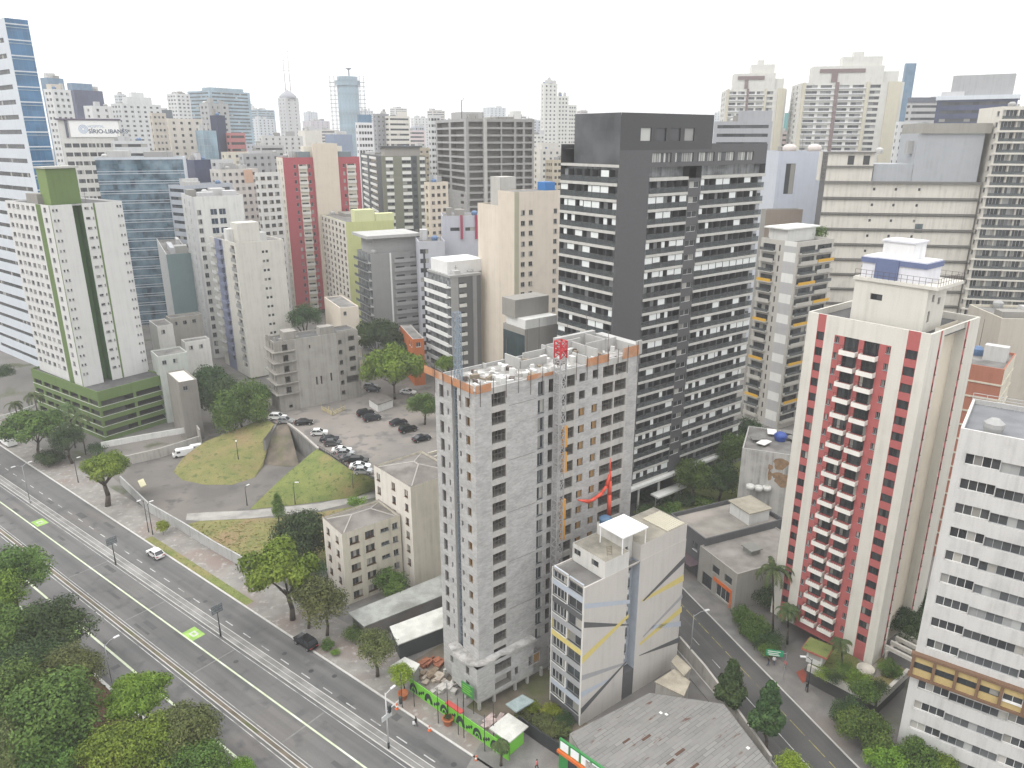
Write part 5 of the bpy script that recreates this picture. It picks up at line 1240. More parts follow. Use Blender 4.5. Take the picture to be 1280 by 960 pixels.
B.wall(B.Rf, YW, rows([(W * .05, W * .48, 'd:4'), (W * .54, W * .96, 'd:4')], B.H, 1.3, 1.7, st)); B.shell(YW, ROOF, par=.9); 
for i in range(19):
    z = B.H - 3.1 - st * i
    if z < 1: break
    for k, (a, b) in enumerate(((W * .03, W * .5), (W * .52, W * .98))):
        m = MB(); m.box(a, -1.0, z - .3, b, 0, z, 0); m.box(a, -1.0, z, b, -.88, z + .8, 1); B.part('balcony', m, [YW, YEL if (i % 2 == 1 and k == (i // 2 + 1) % 2) else (YW if (i + k) % 2 else RAIL)])
    m = MB(); m.box(-1.0, D * .58, z - .3, 0, D * .96, z, 0); m.box(-1.0, D * .58, z, -.88, D * .96, z + .8, 1); B.part('balcony', m, [YW, YEL if i % 4 == 3 else (YW if i % 2 else RAIL)])
B.box(3, D * .5, B.H - .9, W, D, B.H + 2.6, wall((.6, .6, .58), .3, name='white_penthouse_wall')); B.box(2, D * .45, B.H + 2.6, W + 1, D + 1, B.H + 3, WPN, True)
B.done(); y20 = B
LV = wall((.6, .575, .52), .45, name='aged_ivory_panel', patch=.2, dark=.35); LVD = wall((.17, .165, .155), .3, name='stained_ledge'); ZINC = wall((.36, .375, .395), .5, name='zinc_sheet', dark=.7, rough=.45)
B = Bld('service_building', 'windowless ivory block with dark horizontal ledges and a big zinc clad box on top', 'building', (1036, 190), Y=232, azR=99, uR=1234, uL=1029, z0=0)
W = B.W; st = 4.6
o = [(W * .15, W * .22, B.H - 9, B.H - 5.6, 'd:1'), (W * .05, W * .1, B.H - 1.9 - 0, B.H - .7, 'd:1')]
B.wall(B.Rf, LV, [], b1=B.H, a1=W * .3); zr = B.H - 8.6; B.wall(B.Rf, LV, rows([(W * .32, W * .325 + .5, 'd:1'), (W * .46, W * .465 + .5, 'd:1'), (W * .61, W * .615 + .5, 'd:1')], zr, 1.6, .8, st, 25), b1=zr, a0=W * .3)
B.wall(B.Lf, plain((.1, .1, .105), .6, name='dark_end_wall')); B.shell(LV, ROOF, par=.1, H=zr)
B.mb.quad((W * .3, 0, zr), (W * .3, 12, zr), (W * .3, 12, B.H), (W * .3, 0, B.H), B.m(LV)); B.mb.quad((0, 0, B.H), (W * .3, 0, B.H), (W * .3, 12, B.H), (0, 12, B.H), B.m(ROOF)); B.mb.quad((0, 12, zr), (0, 0, zr), (0, 0, B.H), (0, 12, B.H), B.m(LV)); B.mb.quad((W * .3, 12, zr), (0, 12, zr), (0, 12, B.H), (W * .3, 12, B.H), B.m(LV))
z = zr - .4
B.box(-.3, -.7, zr - .4, W + .2, 0, zr + .3, LVD, True); z = zr - st
while z > 2:
    B.box(-.3, -.6, z - .12, W + .1, 0, z + .28, LVD, True); B.box(-.2, -.35, z - .62, W + .1, 0, z - .35, LVD, True); z -= st
B.box(-.3, -.6, B.H - 4.4, W * .3, 0, B.H - 3.9, LVD, True); B.box(-.3, -.6, B.H - .3, W * .3 + .1, 0, B.H + .1, LVD, True)
for t in (.13, .23): B.box(W * t, -.05, B.H - 3.6, W * t + 1.8, -.01, B.H - 1, plain((.04, .042, .045), .5, name='dark_louvre'), True)
B.box(W * .31, .6, zr, W * .56, 14, zr + 5.2, ZINC); B.box(W * .56, .3, zr, W * .97, 16, zr + 13.8, ZINC); B.box(W * .57, -.3, zr + 13.8, W, 17, zr + 16.6, wall((.3, .29, .26), .4, name='stained_concrete_band'), True)
for t, h in ((.34, 12), (.39, 12), (.2, 18), (.5, 24)): B.box(W * .52 + t * 14, -.05, zr - h - 2.6, W * .52 + t * 14 + 1.5, -.01, zr - h, plain((.1, .13, .14), .4, name='dark_louvre_panel'), True)
B.done()
GAL = wall((.6, .575, .52), .25, name='warm_ivory_render')
B = Bld('apartment_tower', 'ivory tower of glazed balconies at the right edge behind the service block', 'building', (1253, 133), Y=222, azR=103, W=34, D=18, z0=0)
W = B.W; st = 3.0
B.wall(B.Rf, GAL, rows([(.5 + i * 4.2, 4.3 + i * 4.2, ('c:4', 'v:4')[i % 2]) for i in range(8)], B.H, .9, 2.2, st, 20), depth=.7); B.wall(B.Lf, GAL, rows([(1, 3, 'g:2')], B.H, 1.2, 1.3, st)); B.shell(GAL, ROOF, par=.5)
for i in range(23):
    z = B.H - 3.35 - st * i
    m = MB(); m.box(-.6, -.75, z - .5, W, 0, z, 0); m.box(.3, -.7, z, W, -.64, z + .85, 1); B.part('balcony', m, [GAL, RAIL])
B.cap = 100; B.done()
LBL = wall((.45, .48, .55), .2, name='pale_blue_grey_render')
B = Bld('service_building', 'plain pale blue grey block carrying two pink water tanks beside the dark tower', 'building', (974, 189), Y=262, azR=92, uR=1034, uL=956, z0=0)
W = B.W
B.wall(B.Rf, LBL, [(W * .18, W * .38, B.H - 14, B.H - 4, 'd:2')]); B.wall(B.Lf, wall((.5, .53, .58), .2, name='pale_blue_light')); B.shell(LBL, ROOF, par=.3); B.done()
for k, (u, lab) in enumerate(((987, 'pink round water tank, left one on the pale blue grey block'), (1018, 'pink round water tank, right one on the pale blue grey block'))):
    p = atY(u, 186, 266); m = MB(); m.lathe((0, 0, 0), [(1.9, 0), (2.3, .5), (2.3, 1.6), (1.7, 2.3), (.4, 2.6)], 14); tag(m.build('water_tank', [plain((.55, .5, .47), .6, name='faded_tank')], None, True, (p.x, p.y, B.top - .3)), lab, 'water tank', 'tanks on the pale blue grey block')
B = Bld('office_block', 'plain brown block behind the yellow panelled tower roof', 'building', (958, 262), Y=238, azR=84, uR=1004, uL=952, z0=0)
B.wall(B.Rf, wall((.24, .2, .165), .2, name='brown_render')); B.wall(B.Lf, TAU); B.shell(TAU, ROOF, par=.3); B.done()
# ---- right edge behind the white office block
BRK = wall((.36, .15, .1), .3, name='brick_red_panel'); 
B = Bld('apartment_block', 'brick red block with cream floor bands between the striped tower and the white office block', 'building', (1256, 462), Y=128, azR=40, W=14, D=18, z0=0)
B.Lf.L = B.D
B.wall(B.Lf, BRK, rows([(11, 13, 'w:2')], B.H, 2.6, 1.3, 2.9)); B.wall(B.Rf, CRM); B.shell(BRK, ROOF, par=.5); z = B.H
while z > 1: B.box(-.15, -.15, z - .35, B.W, B.D, z - .05 if z < B.H - .1 else z - .0, CRM, True) if z < B.H - .1 else None; z -= 2.9
B.done()
B = Bld('apartment_block', 'grey beige stepped block behind the brick red block', 'building', (1258, 418), Y=168, azR=45, W=10, D=17, z0=0)
B.wall(B.Lf, wall((.42, .39, .34), .3, name='drab_beige_render')); B.wall(B.Rf, CRM); B.shell(CRM, ROOF, par=.5); B.done()
B = Bld('apartment_block', 'blank drab beige wall of a block cut by the right edge', 'building', (1253, 398), Y=152, azR=95, W=26, D=14, z0=0)
B.wall(B.Rf, wall((.45, .42, .365), .3, name='drab_beige_wall')); B.wall(B.Lf, wall((.45, .42, .365), .3, name='drab_beige_wall')); B.shell(CRM, ROOF, par=.5); B.done()

MIDS = [b for b in ALLB if b.e.name.split('.')[0] in ('apartment_tower', 'apartment_block', 'office_block', 'glass_office_block', 'service_building', 'unfinished_tower') and b is not ct and b is not ab_ and b is not rt and b is not y20 and b.e['label'][:4] != 'grey']
# ================================================================== THE FAR CITY
def clutter(B, seed, z=None, n=None):
    """lift rooms, tanks and aerials left about on a flat roof"""
    r = random.Random(seed); z = B.H - .5 if z is None else z
    if B.W < 5 or B.D < 4: return
    for i in range(n or r.randint(2, 4)):
        w, d, h = r.uniform(.12, .34) * B.W, r.uniform(.15, .35) * B.D, r.uniform(1.2, 3.8); x, y = r.uniform(.6, B.W - w - .5), r.uniform(.6, B.D - d - .5)
        m = MB(); m.box(x, y, z, x + w, y + d, z + h); B.part('roof_room', m, [r.choice((GRY2, W_R, W_R, TAU, LG))])
    for i in range(r.randint(1, 3)):
        x, y = r.uniform(1, B.W - 1), r.uniform(1, B.D - 1); m = MB()
        if i == 0: m.lathe((x, y, z), [(.9, 0), (1.1, .8), (1.1, 1.3), (.5, 1.8)], 8); B.part('roof_tank', m, [r.choice((W_R, plain((.1, .17, .3), .5, name='blue_tank_plastic'), GRY2))])
        else: m.tube((x, y, z), (x, y, z + r.uniform(3, 7)), .07, .04, 4); m.tube((x - .6, y, z + 2.6), (x + .6, y, z + 2.6), .04, n=4); B.part('aerial', m, [STEEL])
W_R = wall((.5, .5, .49), .5, name='roof_room_render')
def far(name, label, u0, u1, v, Y, c, style='win', fr=.3, z0=None, n=(3, 2), st=3.1, wk='g:2', ww=1.5, wh=1.3, extra=(), cap=36, cat='building', roof=None, group=None, turn=36):
    """a far building between two picture columns; fr = share of its left face"""
    u = u0 + fr * (u1 - u0); th = math.degrees(math.atan2((u - 640) / FPX, CP)); z0 = hgt(0, Y) if z0 is None else z0
    if fr <= 0: B = Bld(name, label, cat, (u0, v), Y=Y, azR=92 + th, uR=u1, D=16, z0=z0, group=group)
    else: B = Bld(name, label, cat, (u, v), Y=Y, azR=90 + th - turn * (.6 + fr), uR=u1, uL=u0, z0=z0, group=group)
    m1 = c if not isinstance(c, tuple) else wall(c, .3, name='far_render')
    m2 = m1
    if style == 'glass': B.wall(B.Rf, m1); B.wall(B.Lf, m1)
    elif style == 'blank': B.wall(B.Rf, m1); B.wall(B.Lf, m1)
    else:
        lo = max(1.0, B.H - 34 * st)
        for f, k in ((B.Rf, n[0]), (B.Lf, n[1])):
            if style == 'band': B.wall(f, m1, rows([(f.L * .06, f.L * .94, 'd:%d' % max(2, int(f.L / 2.5)))], B.H, 1.4, wh, st, lo), depth=.25)
            else: B.wall(f, m1, G_(B, f, k, min(ww, f.L / max(1, k) * .8), wh, wk, st, 1.5, .6, None, lo), depth=.25)
    B.shell(m1, ROOF if roof is None else roof, par=.5)
    for (x0, x1, y0, y1, h, mm) in extra:
        B.box(B.W * x0, B.D * y0, B.H - .5, B.W * x1, B.D * y1, B.H + h, mm if mm else m1)
    B.cap = cap; B.done(); clutter(B, int(u0 * 7 + v)); return B
W1 = (.58, .59, .59); W2 = (.54, .54, .53); B1 = (.52, .48, .42); B2 = (.46, .44, .4); G1 = (.38, .385, .39); G2 = (.28, .285, .3)
BG1 = mirror_glass((.12, .19, .27), (.08, .14, .21), 'far_blue_glass', pw=1.6, ph=3.2, line=(.2, .24, .28), scale=.1)
BG2 = mirror_glass((.05, .06, .11), (.035, .045, .09), 'far_indigo_glass', pw=1.8, ph=3.4, line=(.06, .07, .1), scale=.06, var=.3)
BG3 = mirror_glass((.2, .27, .32), (.15, .22, .27), 'far_pale_glass', pw=2, ph=3.3, line=(.4, .43, .45), scale=.08)
DKB = wall((.05, .06, .1), .1, name='far_navy_panel')
T = 'apartment_tower'; O_ = 'office_tower'; K = 'apartment_block'
far(T, 'white balconied tower with a beige top right against the edge glass tower', 54, 88, 111, 420, W1, n=(3, 2), extra=((.1, .6, .2, .8, 2.5, wall(B1, .2)),))
far(O_, 'small pale blue glass tower top behind the edge glass tower', 50, 79, 97, 520, BG1, 'glass', .3)
far(O_, 'broad dark indigo glass slab beyond the hospital sign', 80, 128, 112, 500, BG2, 'glass', .25, extra=((.0, .7, .1, .6, 4, BG1),))
far(K, 'plain white block rising just behind the hospital sign', 104, 139, 132, 420, W1, n=(2, 1), cap=12)
h = B = Bld('hospital', 'pale hospital building carrying a wide white sign with dark blue lettering', 'hospital', (72, 150), Y=360, azR=64, uR=148, D=22, z0=8)
B.wall(B.Rf, wall((.6, .59, .56), .3, name='hospital_wall'), rows([(1 + i * (B.W - 2) / 7, (i + .85) * (B.W - 2) / 7 + 1, 'd:3') for i in range(7)], B.H - 8, 2.2, 1.8, 4, 4)); B.wall(B.Lf, CRM2); B.shell(CRM2, ROOF, par=.4)
B.box(-1, -1.0, B.H, B.W + 1, 3, B.H + .7, plain((.09, .07, .11), .6, name='purple_brown_coping'), True); B.box(B.W * .1, -.5, B.H - 7.6, B.W * .14, 0, B.H, plain((.09, .1, .14), .6, name='dark_fin'), True); B.done()
HT = plain((.05, .07, .12), .6, name='sign_navy'); HT2 = plain((.35, .42, .55), .6, name='sign_pale_blue')
sg = empty('wall_sign', B.O, B.rot, 'white rooftop sign panel of the hospital with pale blue round emblem', 'sign')
m = MB(); m.box(B.W * .17, -.55, B.H - 7.4, B.W * .99, -.1, B.H - .1); m.build('sign_panel', [plain((.8, .8, .78), .6, name='sign_white')], sg)
L = B.W
words('HOSPITAL', 1.5, HT2, sg, (L * .47, -.6, B.H - 3.2), R(90), 0); words('SÍRIO-LIBANÊS', 2.55, HT, sg, (L * .47, -.6, B.H - 5.7), R(90), 0, bold=.05)
m = MB()
for k in range(3):
    for q in range(20):
        t0, t1 = 2 * math.pi * q / 20, 2 * math.pi * (q + 1) / 20; r0, r1 = .55 + k * .55, .85 + k * .55
        m.quad(*[(L * .39 + r * math.cos(t), -.58, B.H - 3.9 + r * math.sin(t)) for r, t in ((r0, t0), (r1, t0), (r1, t1), (r0, t1))][::-1])
m.build('emblem', [HT2], sg)
far(K, 'long low white block with a dark window row under the hospital sign', 140, 186, 176, 350, W1, 'band', 0, st=4)
far(T, 'broad white tower with a stepped crown left of the pale glass complex', 138, 201, 129, 540, W1, n=(6, 3), fr=.2, extra=((.2, .8, .1, .6, 4.5, None), (.35, .65, .2, .5, 7.5, None)), cap=60, ww=2)
far(O_, 'squat charcoal block peeping between the stepped tower and the glass complex', 192, 215, 137, 640, (.1, .12, .14), 'blank', .3)
far(K, 'beige block dotted with small square windows left of the peach block', 186, 207, 141, 400, B1, n=(3, 1), fr=.15, wh=1.1, ww=1.1)
far(K, 'plain ivory block with two columns of windows behind the blue glass block', 205, 252, 148, 410, (.62, .58, .52), n=(4, 1), fr=.1)
far(O_, 'left white wing of the pale glass complex on the skyline', 208, 237, 117, 700, W1, n=(3, 3), fr=.4, ww=2.4)
far(O_, 'tall pale glass complex with a sloping roof on the left skyline', 234, 312, 113, 720, BG3, 'band', .35, extra=((.1, .9, .1, .5, 3, None),))
far(T, 'grey concrete tower with a light cap in front of the pale glass complex', 249, 285, 129, 460, G1, n=(3, 2), fr=.3)
far(O_, 'narrow navy slab in front of the grey concrete tower', 262, 281, 144, 420, DKB, 'blank', .45)
far(K, 'small glazed grey block left of the navy slab', 244, 270, 163, 400, BG3, 'glass', .35)
far(K, 'faded red and white striped small block right of the navy slab', 282, 306, 166, 420, (.42, .17, .17), 'band', .2, st=3.4)
far(K, 'cream low block under the faded red striped one', 276, 320, 190, 400, (.62, .58, .48), n=(4, 1), fr=.1, cap=14)
far(K, 'glass sided low block beside the right end of the blue glass slab', 229, 263, 200, 335, BG2, 'glass', .4, z0=6)
far(K, 'white low block with one window row behind the white tower roof', 246, 292, 200, 352, W1, n=(4, 1), fr=.1, z0=6, cap=14)
far(K, 'long pale block with a peach end wall behind the slim cream tower', 262, 322, 212, 330, (.6, .57, .53), n=(6, 2), fr=.2, z0=6, extra=((.62, .85, -.01, .1, -6, wall((.6, .4, .29), .2)),))
far(T, 'white tower with dull brown windows left of the crimson tower', 318, 350, 216, 305, (.6, .59, .57), n=(3, 1), fr=.12, z0=6, cap=60, wk='br:2', wh=1.4, ww=1.9)
far(K, 'grey terrace block with a roof deck above the white brown windowed tower', 298, 350, 192, 372, G1, n=(5, 1), fr=.1, cap=12)
far(O_, 'far pale blue layered tower left of the spire tower', 312, 343, 137, 1100, BG3, 'band', .3)
far(T, 'very far pale slab left of the layered blue tower', 303, 318, 132, 1200, W1, 'blank', .3)
b = far(T, 'slim pale tower with a domed cap and two masts on the skyline', 347, 373, 122, 800, (.5, .5, .51), n=(2, 2), fr=.35, st=3.4, ww=1.6)
m = MB(); m.lathe((b.W * .5, b.D * .5, b.H), [(8.5, 0), (8.5, 1.5), (6, 4), (3, 6), (.6, 7.5)], 12); m.build('dome', [wall((.3, .31, .34), .2)], b.e, True)
for dx, hh in ((-2, 58), (4, 62)):
    m = MB(); m.tube((b.W * .5 + dx, b.D * .5, b.H), (b.W * .5 + dx, b.D * .5, b.H + hh), .55, .12, 4)
    for i in range(5): m.tube((b.W * .5 + dx - 1.2, b.D * .5, b.H + 8 + i * 9), (b.W * .5 + dx + 1.2, b.D * .5, b.H + 8 + i * 9), .25, n=4)
    m.build('radio_mast', [plain((.45, .4, .4), .6, name='mast_paint')], b.e)
far(K, 'low white block spread in front of the slim domed tower', 322, 378, 170, 560, W2, n=(6, 1), fr=.1, cap=20)
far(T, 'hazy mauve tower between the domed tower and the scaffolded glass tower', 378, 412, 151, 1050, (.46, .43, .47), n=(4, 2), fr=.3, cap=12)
far(K, 'pale cream block under the hazy mauve tower', 372, 402, 163, 620, (.62, .6, .55), 'blank', .3)
far(K, 'small blue grey block at the foot of the scaffolded tower', 406, 440, 168, 640, (.2, .25, .35), 'blank', .3)
# round glass tower with scaffolding
c = atY(434, 96, 860); zc0 = hgt(0, 860)
t = empty('glass_tower', (c.x, c.y, zc0), 0, 'round pale glass tower wrapped in scaffold frames on the skyline', 'building')
Hc = c.z - zc0; m = MB(); m.lathe((0, 0, 0), [(11.5, 0), (11.5, Hc - 9), (13.5, Hc - 9), (13.5, Hc - 4), (11, Hc - 4), (11, Hc), (3, Hc + .5)], 20); m.build('wall', [BG3], t)
sf = plain((.2, .22, .25), .6, .2, 'scaffold_steel')
for sx in (-1, 1):
    m = MB(); 
    for k in range(24):
        z = Hc - 6 - k * 4.2; m.tube((sx * 11, -6, z), (sx * 19, -6, z), .28, n=4); m.tube((sx * 11, -2, z), (sx * 19, -2, z), .28, n=4)
    for x in (13.5, 18): m.tube((sx * x, -6, Hc - 105), (sx * x, -6, Hc + 1), .22, n=4); m.tube((sx * x, -2, Hc - 105), (sx * x, -2, Hc + 1), .22, n=4)
    m.build('scaffold', [sf], t)
m = MB(); m.tube((2, 0, Hc), (2, 0, Hc + 8), .8, n=6); m.lathe((2, 0, Hc + 7), [(1, 0), (3.2, 1), (3.2, 1.6), (.5, 2)], 10); m.build('roof_dish', [sf], t)
PW_ = wall((.7, .7, .72), .1, name='far_white_clean')
b = far(O_, 'white tower with a scattered pattern of dark square windows', 444, 466, 153, 470, PW_, n=(5, 1), fr=.02 + .1, st=3.6, wk='d:1', ww=1.5, wh=1.6, cap=80, extra=((.1, .95, .1, .6, 4.5, BG1),))
far(O_, 'grey office tower between the patterned white tower and the cream one', 466, 486, 142, 560, G2, n=(3, 1), fr=.2)
far(O_, 'cream tower with strip windows and a glass right edge', 481, 512, 145, 560, (.62, .6, .55), 'band', .15, st=3.5, extra=((.5, .9, .1, .5, 3.2, None),))
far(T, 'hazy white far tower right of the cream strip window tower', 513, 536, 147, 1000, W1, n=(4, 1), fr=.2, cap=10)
far(K, 'pale pink block in front of the hazy white far tower', 506, 531, 163, 640, (.6, .52, .52), 'band', .2)
far(T, 'slim white tower with dark windows touching the concrete frame', 535, 551, 144, 420, W1, n=(3, 1), fr=.15, cap=70, wk='d:2')
far(K, 'beige block with brown windows below the concrete frame tower', 530, 560, 228, 318, (.6, .53, .44), n=(3, 1), fr=.2, z0=8, wk='br:2', cap=24)
for (u0, u1, v, Y, lab) in ((676, 697, 104, 640, 'tallest tier of the white stepped tower with a pointed top'), (694, 711, 120, 655, 'middle tier of the white stepped tower left of the dark tower'), (708, 721, 131, 670, 'lowest tier of the white stepped tower left of the dark tower')):
    b = far(T, lab, u0, u1, v, Y, (.64, .64, .61), n=(3, 1), fr=.2, cap=40, group='tiers of the white stepped tower')
    if u0 == 676: m = MB(); m.lathe((b.W * .5, b.D * .5, b.H), [(4.2, 0), (.2, 5)], 4); m.build('roof', [GRY2], b.e)
far(K, 'ivory block with grey window columns at the foot of the white stepped tower', 664, 702, 186, 420, (.6, .58, .54), n=(3, 1), fr=.3, cap=50, extra=((.1, .9, .1, .6, 3, None),))
far(K, 'grey flat block with window bands right behind the dark tower', 893, 966, 152, 330, (.34, .35, .37), 'band', .0, z0=0, st=3.4, extra=((.4, .98, .2, .8, 4.2, None),))
far(K, 'small teal block in the gap between the two beige skyline towers', 981, 994, 141, 600, (.12, .3, .3), 'blank', .3, z0=0)
def beige(name, label, u0, uN, u1, v, Y):
    B = Bld(name, label, 'building', (uN, v), Y=Y, azR=100, uR=u1, uL=u0, z0=0); W, D = B.W, B.D; st = 3.1
    BW = wall((.58, .575, .54), .25, name='skyline_ivory'); 
    B.wall(B.Rf, BW, rows([(W * a, W * b_, 'v:2') for a, b_ in ((.06, .17), (.2, .31), (.38, .48), (.51, .62), (.68, .78))], B.H, 1.2, 1.7, st, B.H - 62), b0=0, depth=.5)
    B.wall(B.Lf, BW, rows([(D * .2, D * .4, 'v:2'), (D * .6, D * .8, 'g:1')], B.H, 1.2, 1.6, st, B.H - 62)); B.shell(BW, ROOF, par=.4)
    YL = wall((.53, .5, .4), .2, name='straw_pier'); DP = wall((.2, .15, .15), .1, name='plum_pier')
    for a, mt, w in ((.02, YL, .03), (.64, YL, .03), (.34, DP, .035), (.85, YL, .12)): B.box(W * a, -.9, 0, W * (a + w), 0, B.H + .3, mt, True)
    for i in range(18): B.box(W * .05, -.7, B.H - 3.2 - st * i, W * .64, 0, B.H - 2.7 - st * i, PW_, True)
    B.box(W * .12, 2, B.H - .4, W * .8, 14, B.H + 9, BW); B.box(W * .18, 1.6, B.H + 5.5, W * .62, 2, B.H + 7.5, DP, True); B.box(W * .3, 1.5, B.H + .5, W * .36, 2, B.H + 7, DP, True)
    B.box(W * .4, 4, B.H + 9, W * .78, 12, B.H + 14, BW); B.box(W * .5, 5, B.H + 14, W * .6, 9, B.H + 16.5, BW); B.box(W * .8, 3, B.H - .4, W * .95, 12, B.H + 6, BW); B.cap = 70; B.done(); return B
beige(T, 'left one of the two ivory and straw skyline towers with a stepped crown', 902, 908, 984, 112, 480)
b = beige(T, 'right and larger one of the two ivory and straw skyline towers', 990, 1001, 1131, 104, 460)
far(O_, 'thin blue glass blade against the right ivory skyline tower', 1131, 1146, 79, 470, BG1, 'glass', .15, z0=0)
far(K, 'dark capped grey slab right of the ivory skyline towers', 1134, 1180, 128, 420, (.42, .42, .42), 'band', .1, z0=0, extra=((.0, 1, .0, .9, 2.5, wall((.13, .14, .17), .2)),))
far(K, 'white gridded block with a dark freckled strip behind the zinc box', 1120, 1160, 152, 360, W1, n=(4, 1), fr=.1, z0=0, cap=20)
far(O_, 'dark glass office with a broad grey plant storey at the upper right', 1172, 1273, 124, 350, BG2, 'band', .0, z0=0, st=3.4, extra=((.15, .92, .1, .7, 9.5, wall((.36, .365, .375), .4)), (-.02, 1.02, -.04, .9, 1.2, WMET)))
# low roofs between the parking podium and the slim cream tower
for (nm, lab, N, Y, uR, uL, H, c, rf) in (
    ('workshop', 'long low stained workshop below the teal walled block', (212, 398), 240, 252, 207, 7, (.4, .38, .34), ROOF),
    ('house', 'white flat roofed house right of the parking tower', (196, 408), 226, 216, 186, 5, (.6, .59, .56), ROOF),
    ('house', 'low house with a pale green wall and roof terrace beside the parking podium', (197, 446), 205, 234, 188, 7, (.5, .53, .49), ROOF),
    ('workshop', 'shed with a clean cream flat roof behind the dark trees', (223, 478), 190, 246, 208, 8, (.25, .235, .215), wall((.62, .6, .54), .2, name='cream_flat_roof')),
    ('house', 'plain white low house at the back of the white tower court', (231, 428), 222, 262, 226, 6, (.62, .61, .58), ROOF)):
    B = Bld(nm, lab, 'house', N, Y=Y, azR=52, uR=uR, uL=uL, z0=0, ztop=None); B.wall(B.Rf, wall(c, .5, name='stained_render'), [(1 + i * 3, 2.2 + i * 3, B.H - 2.6, B.H - 1.4, 'g:2') for i in range(int(B.W / 3.4))]); B.wall(B.Lf, wall(c, .5, name='stained_render')); B.shell(wall(c, .5, name='stained_render'), rf, par=.35); B.done()
B = Bld('house', 'orange red house with white awnings behind the broad bright tree', 'house', (516, 424), Y=222, azR=70, uR=530, uL=500, z0=6)
B.wall(B.Rf, wall((.5, .15, .05), .2, name='orange_red_render'), [(1, 2.4, B.H - 2.6, B.H - 1.2, 'w:2')]); B.wall(B.Lf, wall((.5, .15, .05), .2, name='orange_red_render'), [(1.2 + i * 2.6, 2.6 + i * 2.6, B.H - 3, B.H - 1.4, 'w:2') for i in range(2)]); B.shell(wall((.4, .38, .36), .3), ROOF, par=.3); B.done()
B = Bld('house', 'pale peach low house behind the abandoned concrete building', 'house', (425, 385), Y=228, azR=62, uR=448, uL=405, z0=6)
B.wall(B.Rf, CT3, [(1, 2, B.H - 2.5, B.H - 1.3, 'g:2')]); B.wall(B.Lf, CT3); B.shell(CT3, ROOF, par=.3); B.done()
# more of the town filling the slope behind, low to middling blocks
for B_ in MIDS: clutter(B_, int(B_.W * 91), None, 2)
SK = [(150, 118, 900, 'left of the stepped white tower'), (176, 130, 980, 'behind the stepped white tower'), (222, 140, 1000, 'behind the left white wing'), (296, 126, 1250, 'beside the pale glass complex'), (328, 148, 950, 'before the layered blue tower'), (362, 150, 1100, 'behind the domed tower'), (388, 140, 1500, 'left of the scaffolded tower'), (404, 162, 800, 'at the foot of the mauve tower'),
      (458, 138, 1200, 'above the patterned white tower'), (498, 135, 1400, 'above the cream strip window tower'), (522, 158, 780, 'under the hazy white far tower'), (545, 138, 1100, 'left of the concrete frame top'), (618, 134, 1200, 'rising behind the concrete frame'), (650, 145, 1250, 'right of the concrete frame top'), (667, 150, 900, 'left of the white stepped tower'), (728, 138, 1100, 'at the left edge of the black mirror top'),
      (905, 140, 1000, 'at the left of the ivory towers'), (1000, 150, 900, 'between the two ivory towers, low'), (1160, 140, 900, 'behind the dark capped slab'), (1200, 150, 700, 'under the plant storey office'), (88, 128, 900, 'behind the indigo slab'), (110, 126, 1000, 'right of the indigo slab'), (20, 120, 1000, 'behind the edge glass tower top'), (250, 128, 1300, 'above the grey capped tower')]
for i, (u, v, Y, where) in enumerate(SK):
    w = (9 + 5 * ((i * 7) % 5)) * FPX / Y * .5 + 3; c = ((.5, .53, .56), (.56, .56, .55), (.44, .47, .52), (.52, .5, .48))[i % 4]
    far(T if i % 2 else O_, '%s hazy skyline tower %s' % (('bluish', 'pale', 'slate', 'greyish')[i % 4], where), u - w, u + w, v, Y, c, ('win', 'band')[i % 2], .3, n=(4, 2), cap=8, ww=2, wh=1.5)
r4 = random.Random(21)
FILL = ['ivory', 'light grey', 'white', 'sand', 'pale blue grey', 'dusty pink', 'pale straw', 'stone grey']
FC = [(.6, .57, .5), (.42, .42, .42), (.64, .64, .62), (.52, .46, .36), (.42, .45, .5), (.5, .41, .39), (.55, .5, .36), (.34, .33, .31)]
PL = [(60, 212, 470, 'left of the olive tank room'), (175, 188, 440, 'behind the blue glass slab roof'), (300, 180, 520, 'above the terrace block'), (335, 182, 470, 'left of the crimson tower top'), (405, 184, 430, 'behind the crimson tower top'), (520, 185, 420, 'right of the olive grey tower top'),
      (560, 238, 365, 'at the foot of the concrete frame'), (600, 222, 380, 'left of the peach tower'), (665, 168, 560, 'left of the white stepped tower foot'), (600, 148, 900, 'above the concrete frame roof'), (640, 146, 1000, 'on the skyline over the concrete frame'), (655, 152, 760, 'right of the concrete frame'), (630, 205, 400, 'above the peach tower roof'),
      (700, 200, 380, 'left of the black mirror top'), (965, 160, 700, 'between the ivory towers and the dark tower'), (985, 165, 520, 'under the teal block'), (1150, 162, 520, 'right of the ivory towers'), (1262, 130, 520, 'above the glazed balcony tower'), (250, 232, 300, 'behind the white tower with blue windows'), (395, 262, 330, 'left of the lime slab'),
      (300, 150, 1300, 'far left skyline'), (395, 152, 1350, 'skyline under the mauve tower'), (480, 150, 1300, 'skyline over the olive grey tower'), (560, 150, 1400, 'skyline behind the slim white tower'), (700, 152, 1400, 'skyline behind the stepped tower'), (900, 152, 1200, 'skyline right of the dark tower'), (150, 152, 1200, 'skyline behind the hospital'), (40, 170, 900, 'behind the edge glass tower')]
for i, (u, v, Y, where) in enumerate(PL):
    k = (i * 5 + 2) % 8; w = r4.uniform(14, 26) * (1 + (Y > 800) * .6) * FPX / Y / 2
    far(K, '%s block with rows of small windows %s' % (FILL[k], where), u - w, u + w, v, Y, FC[k], 'band' if i % 3 == 0 else 'win', .25, n=(5, 3), cap=12, wk=('g:2', 'd:2', 'w:2')[i % 3])
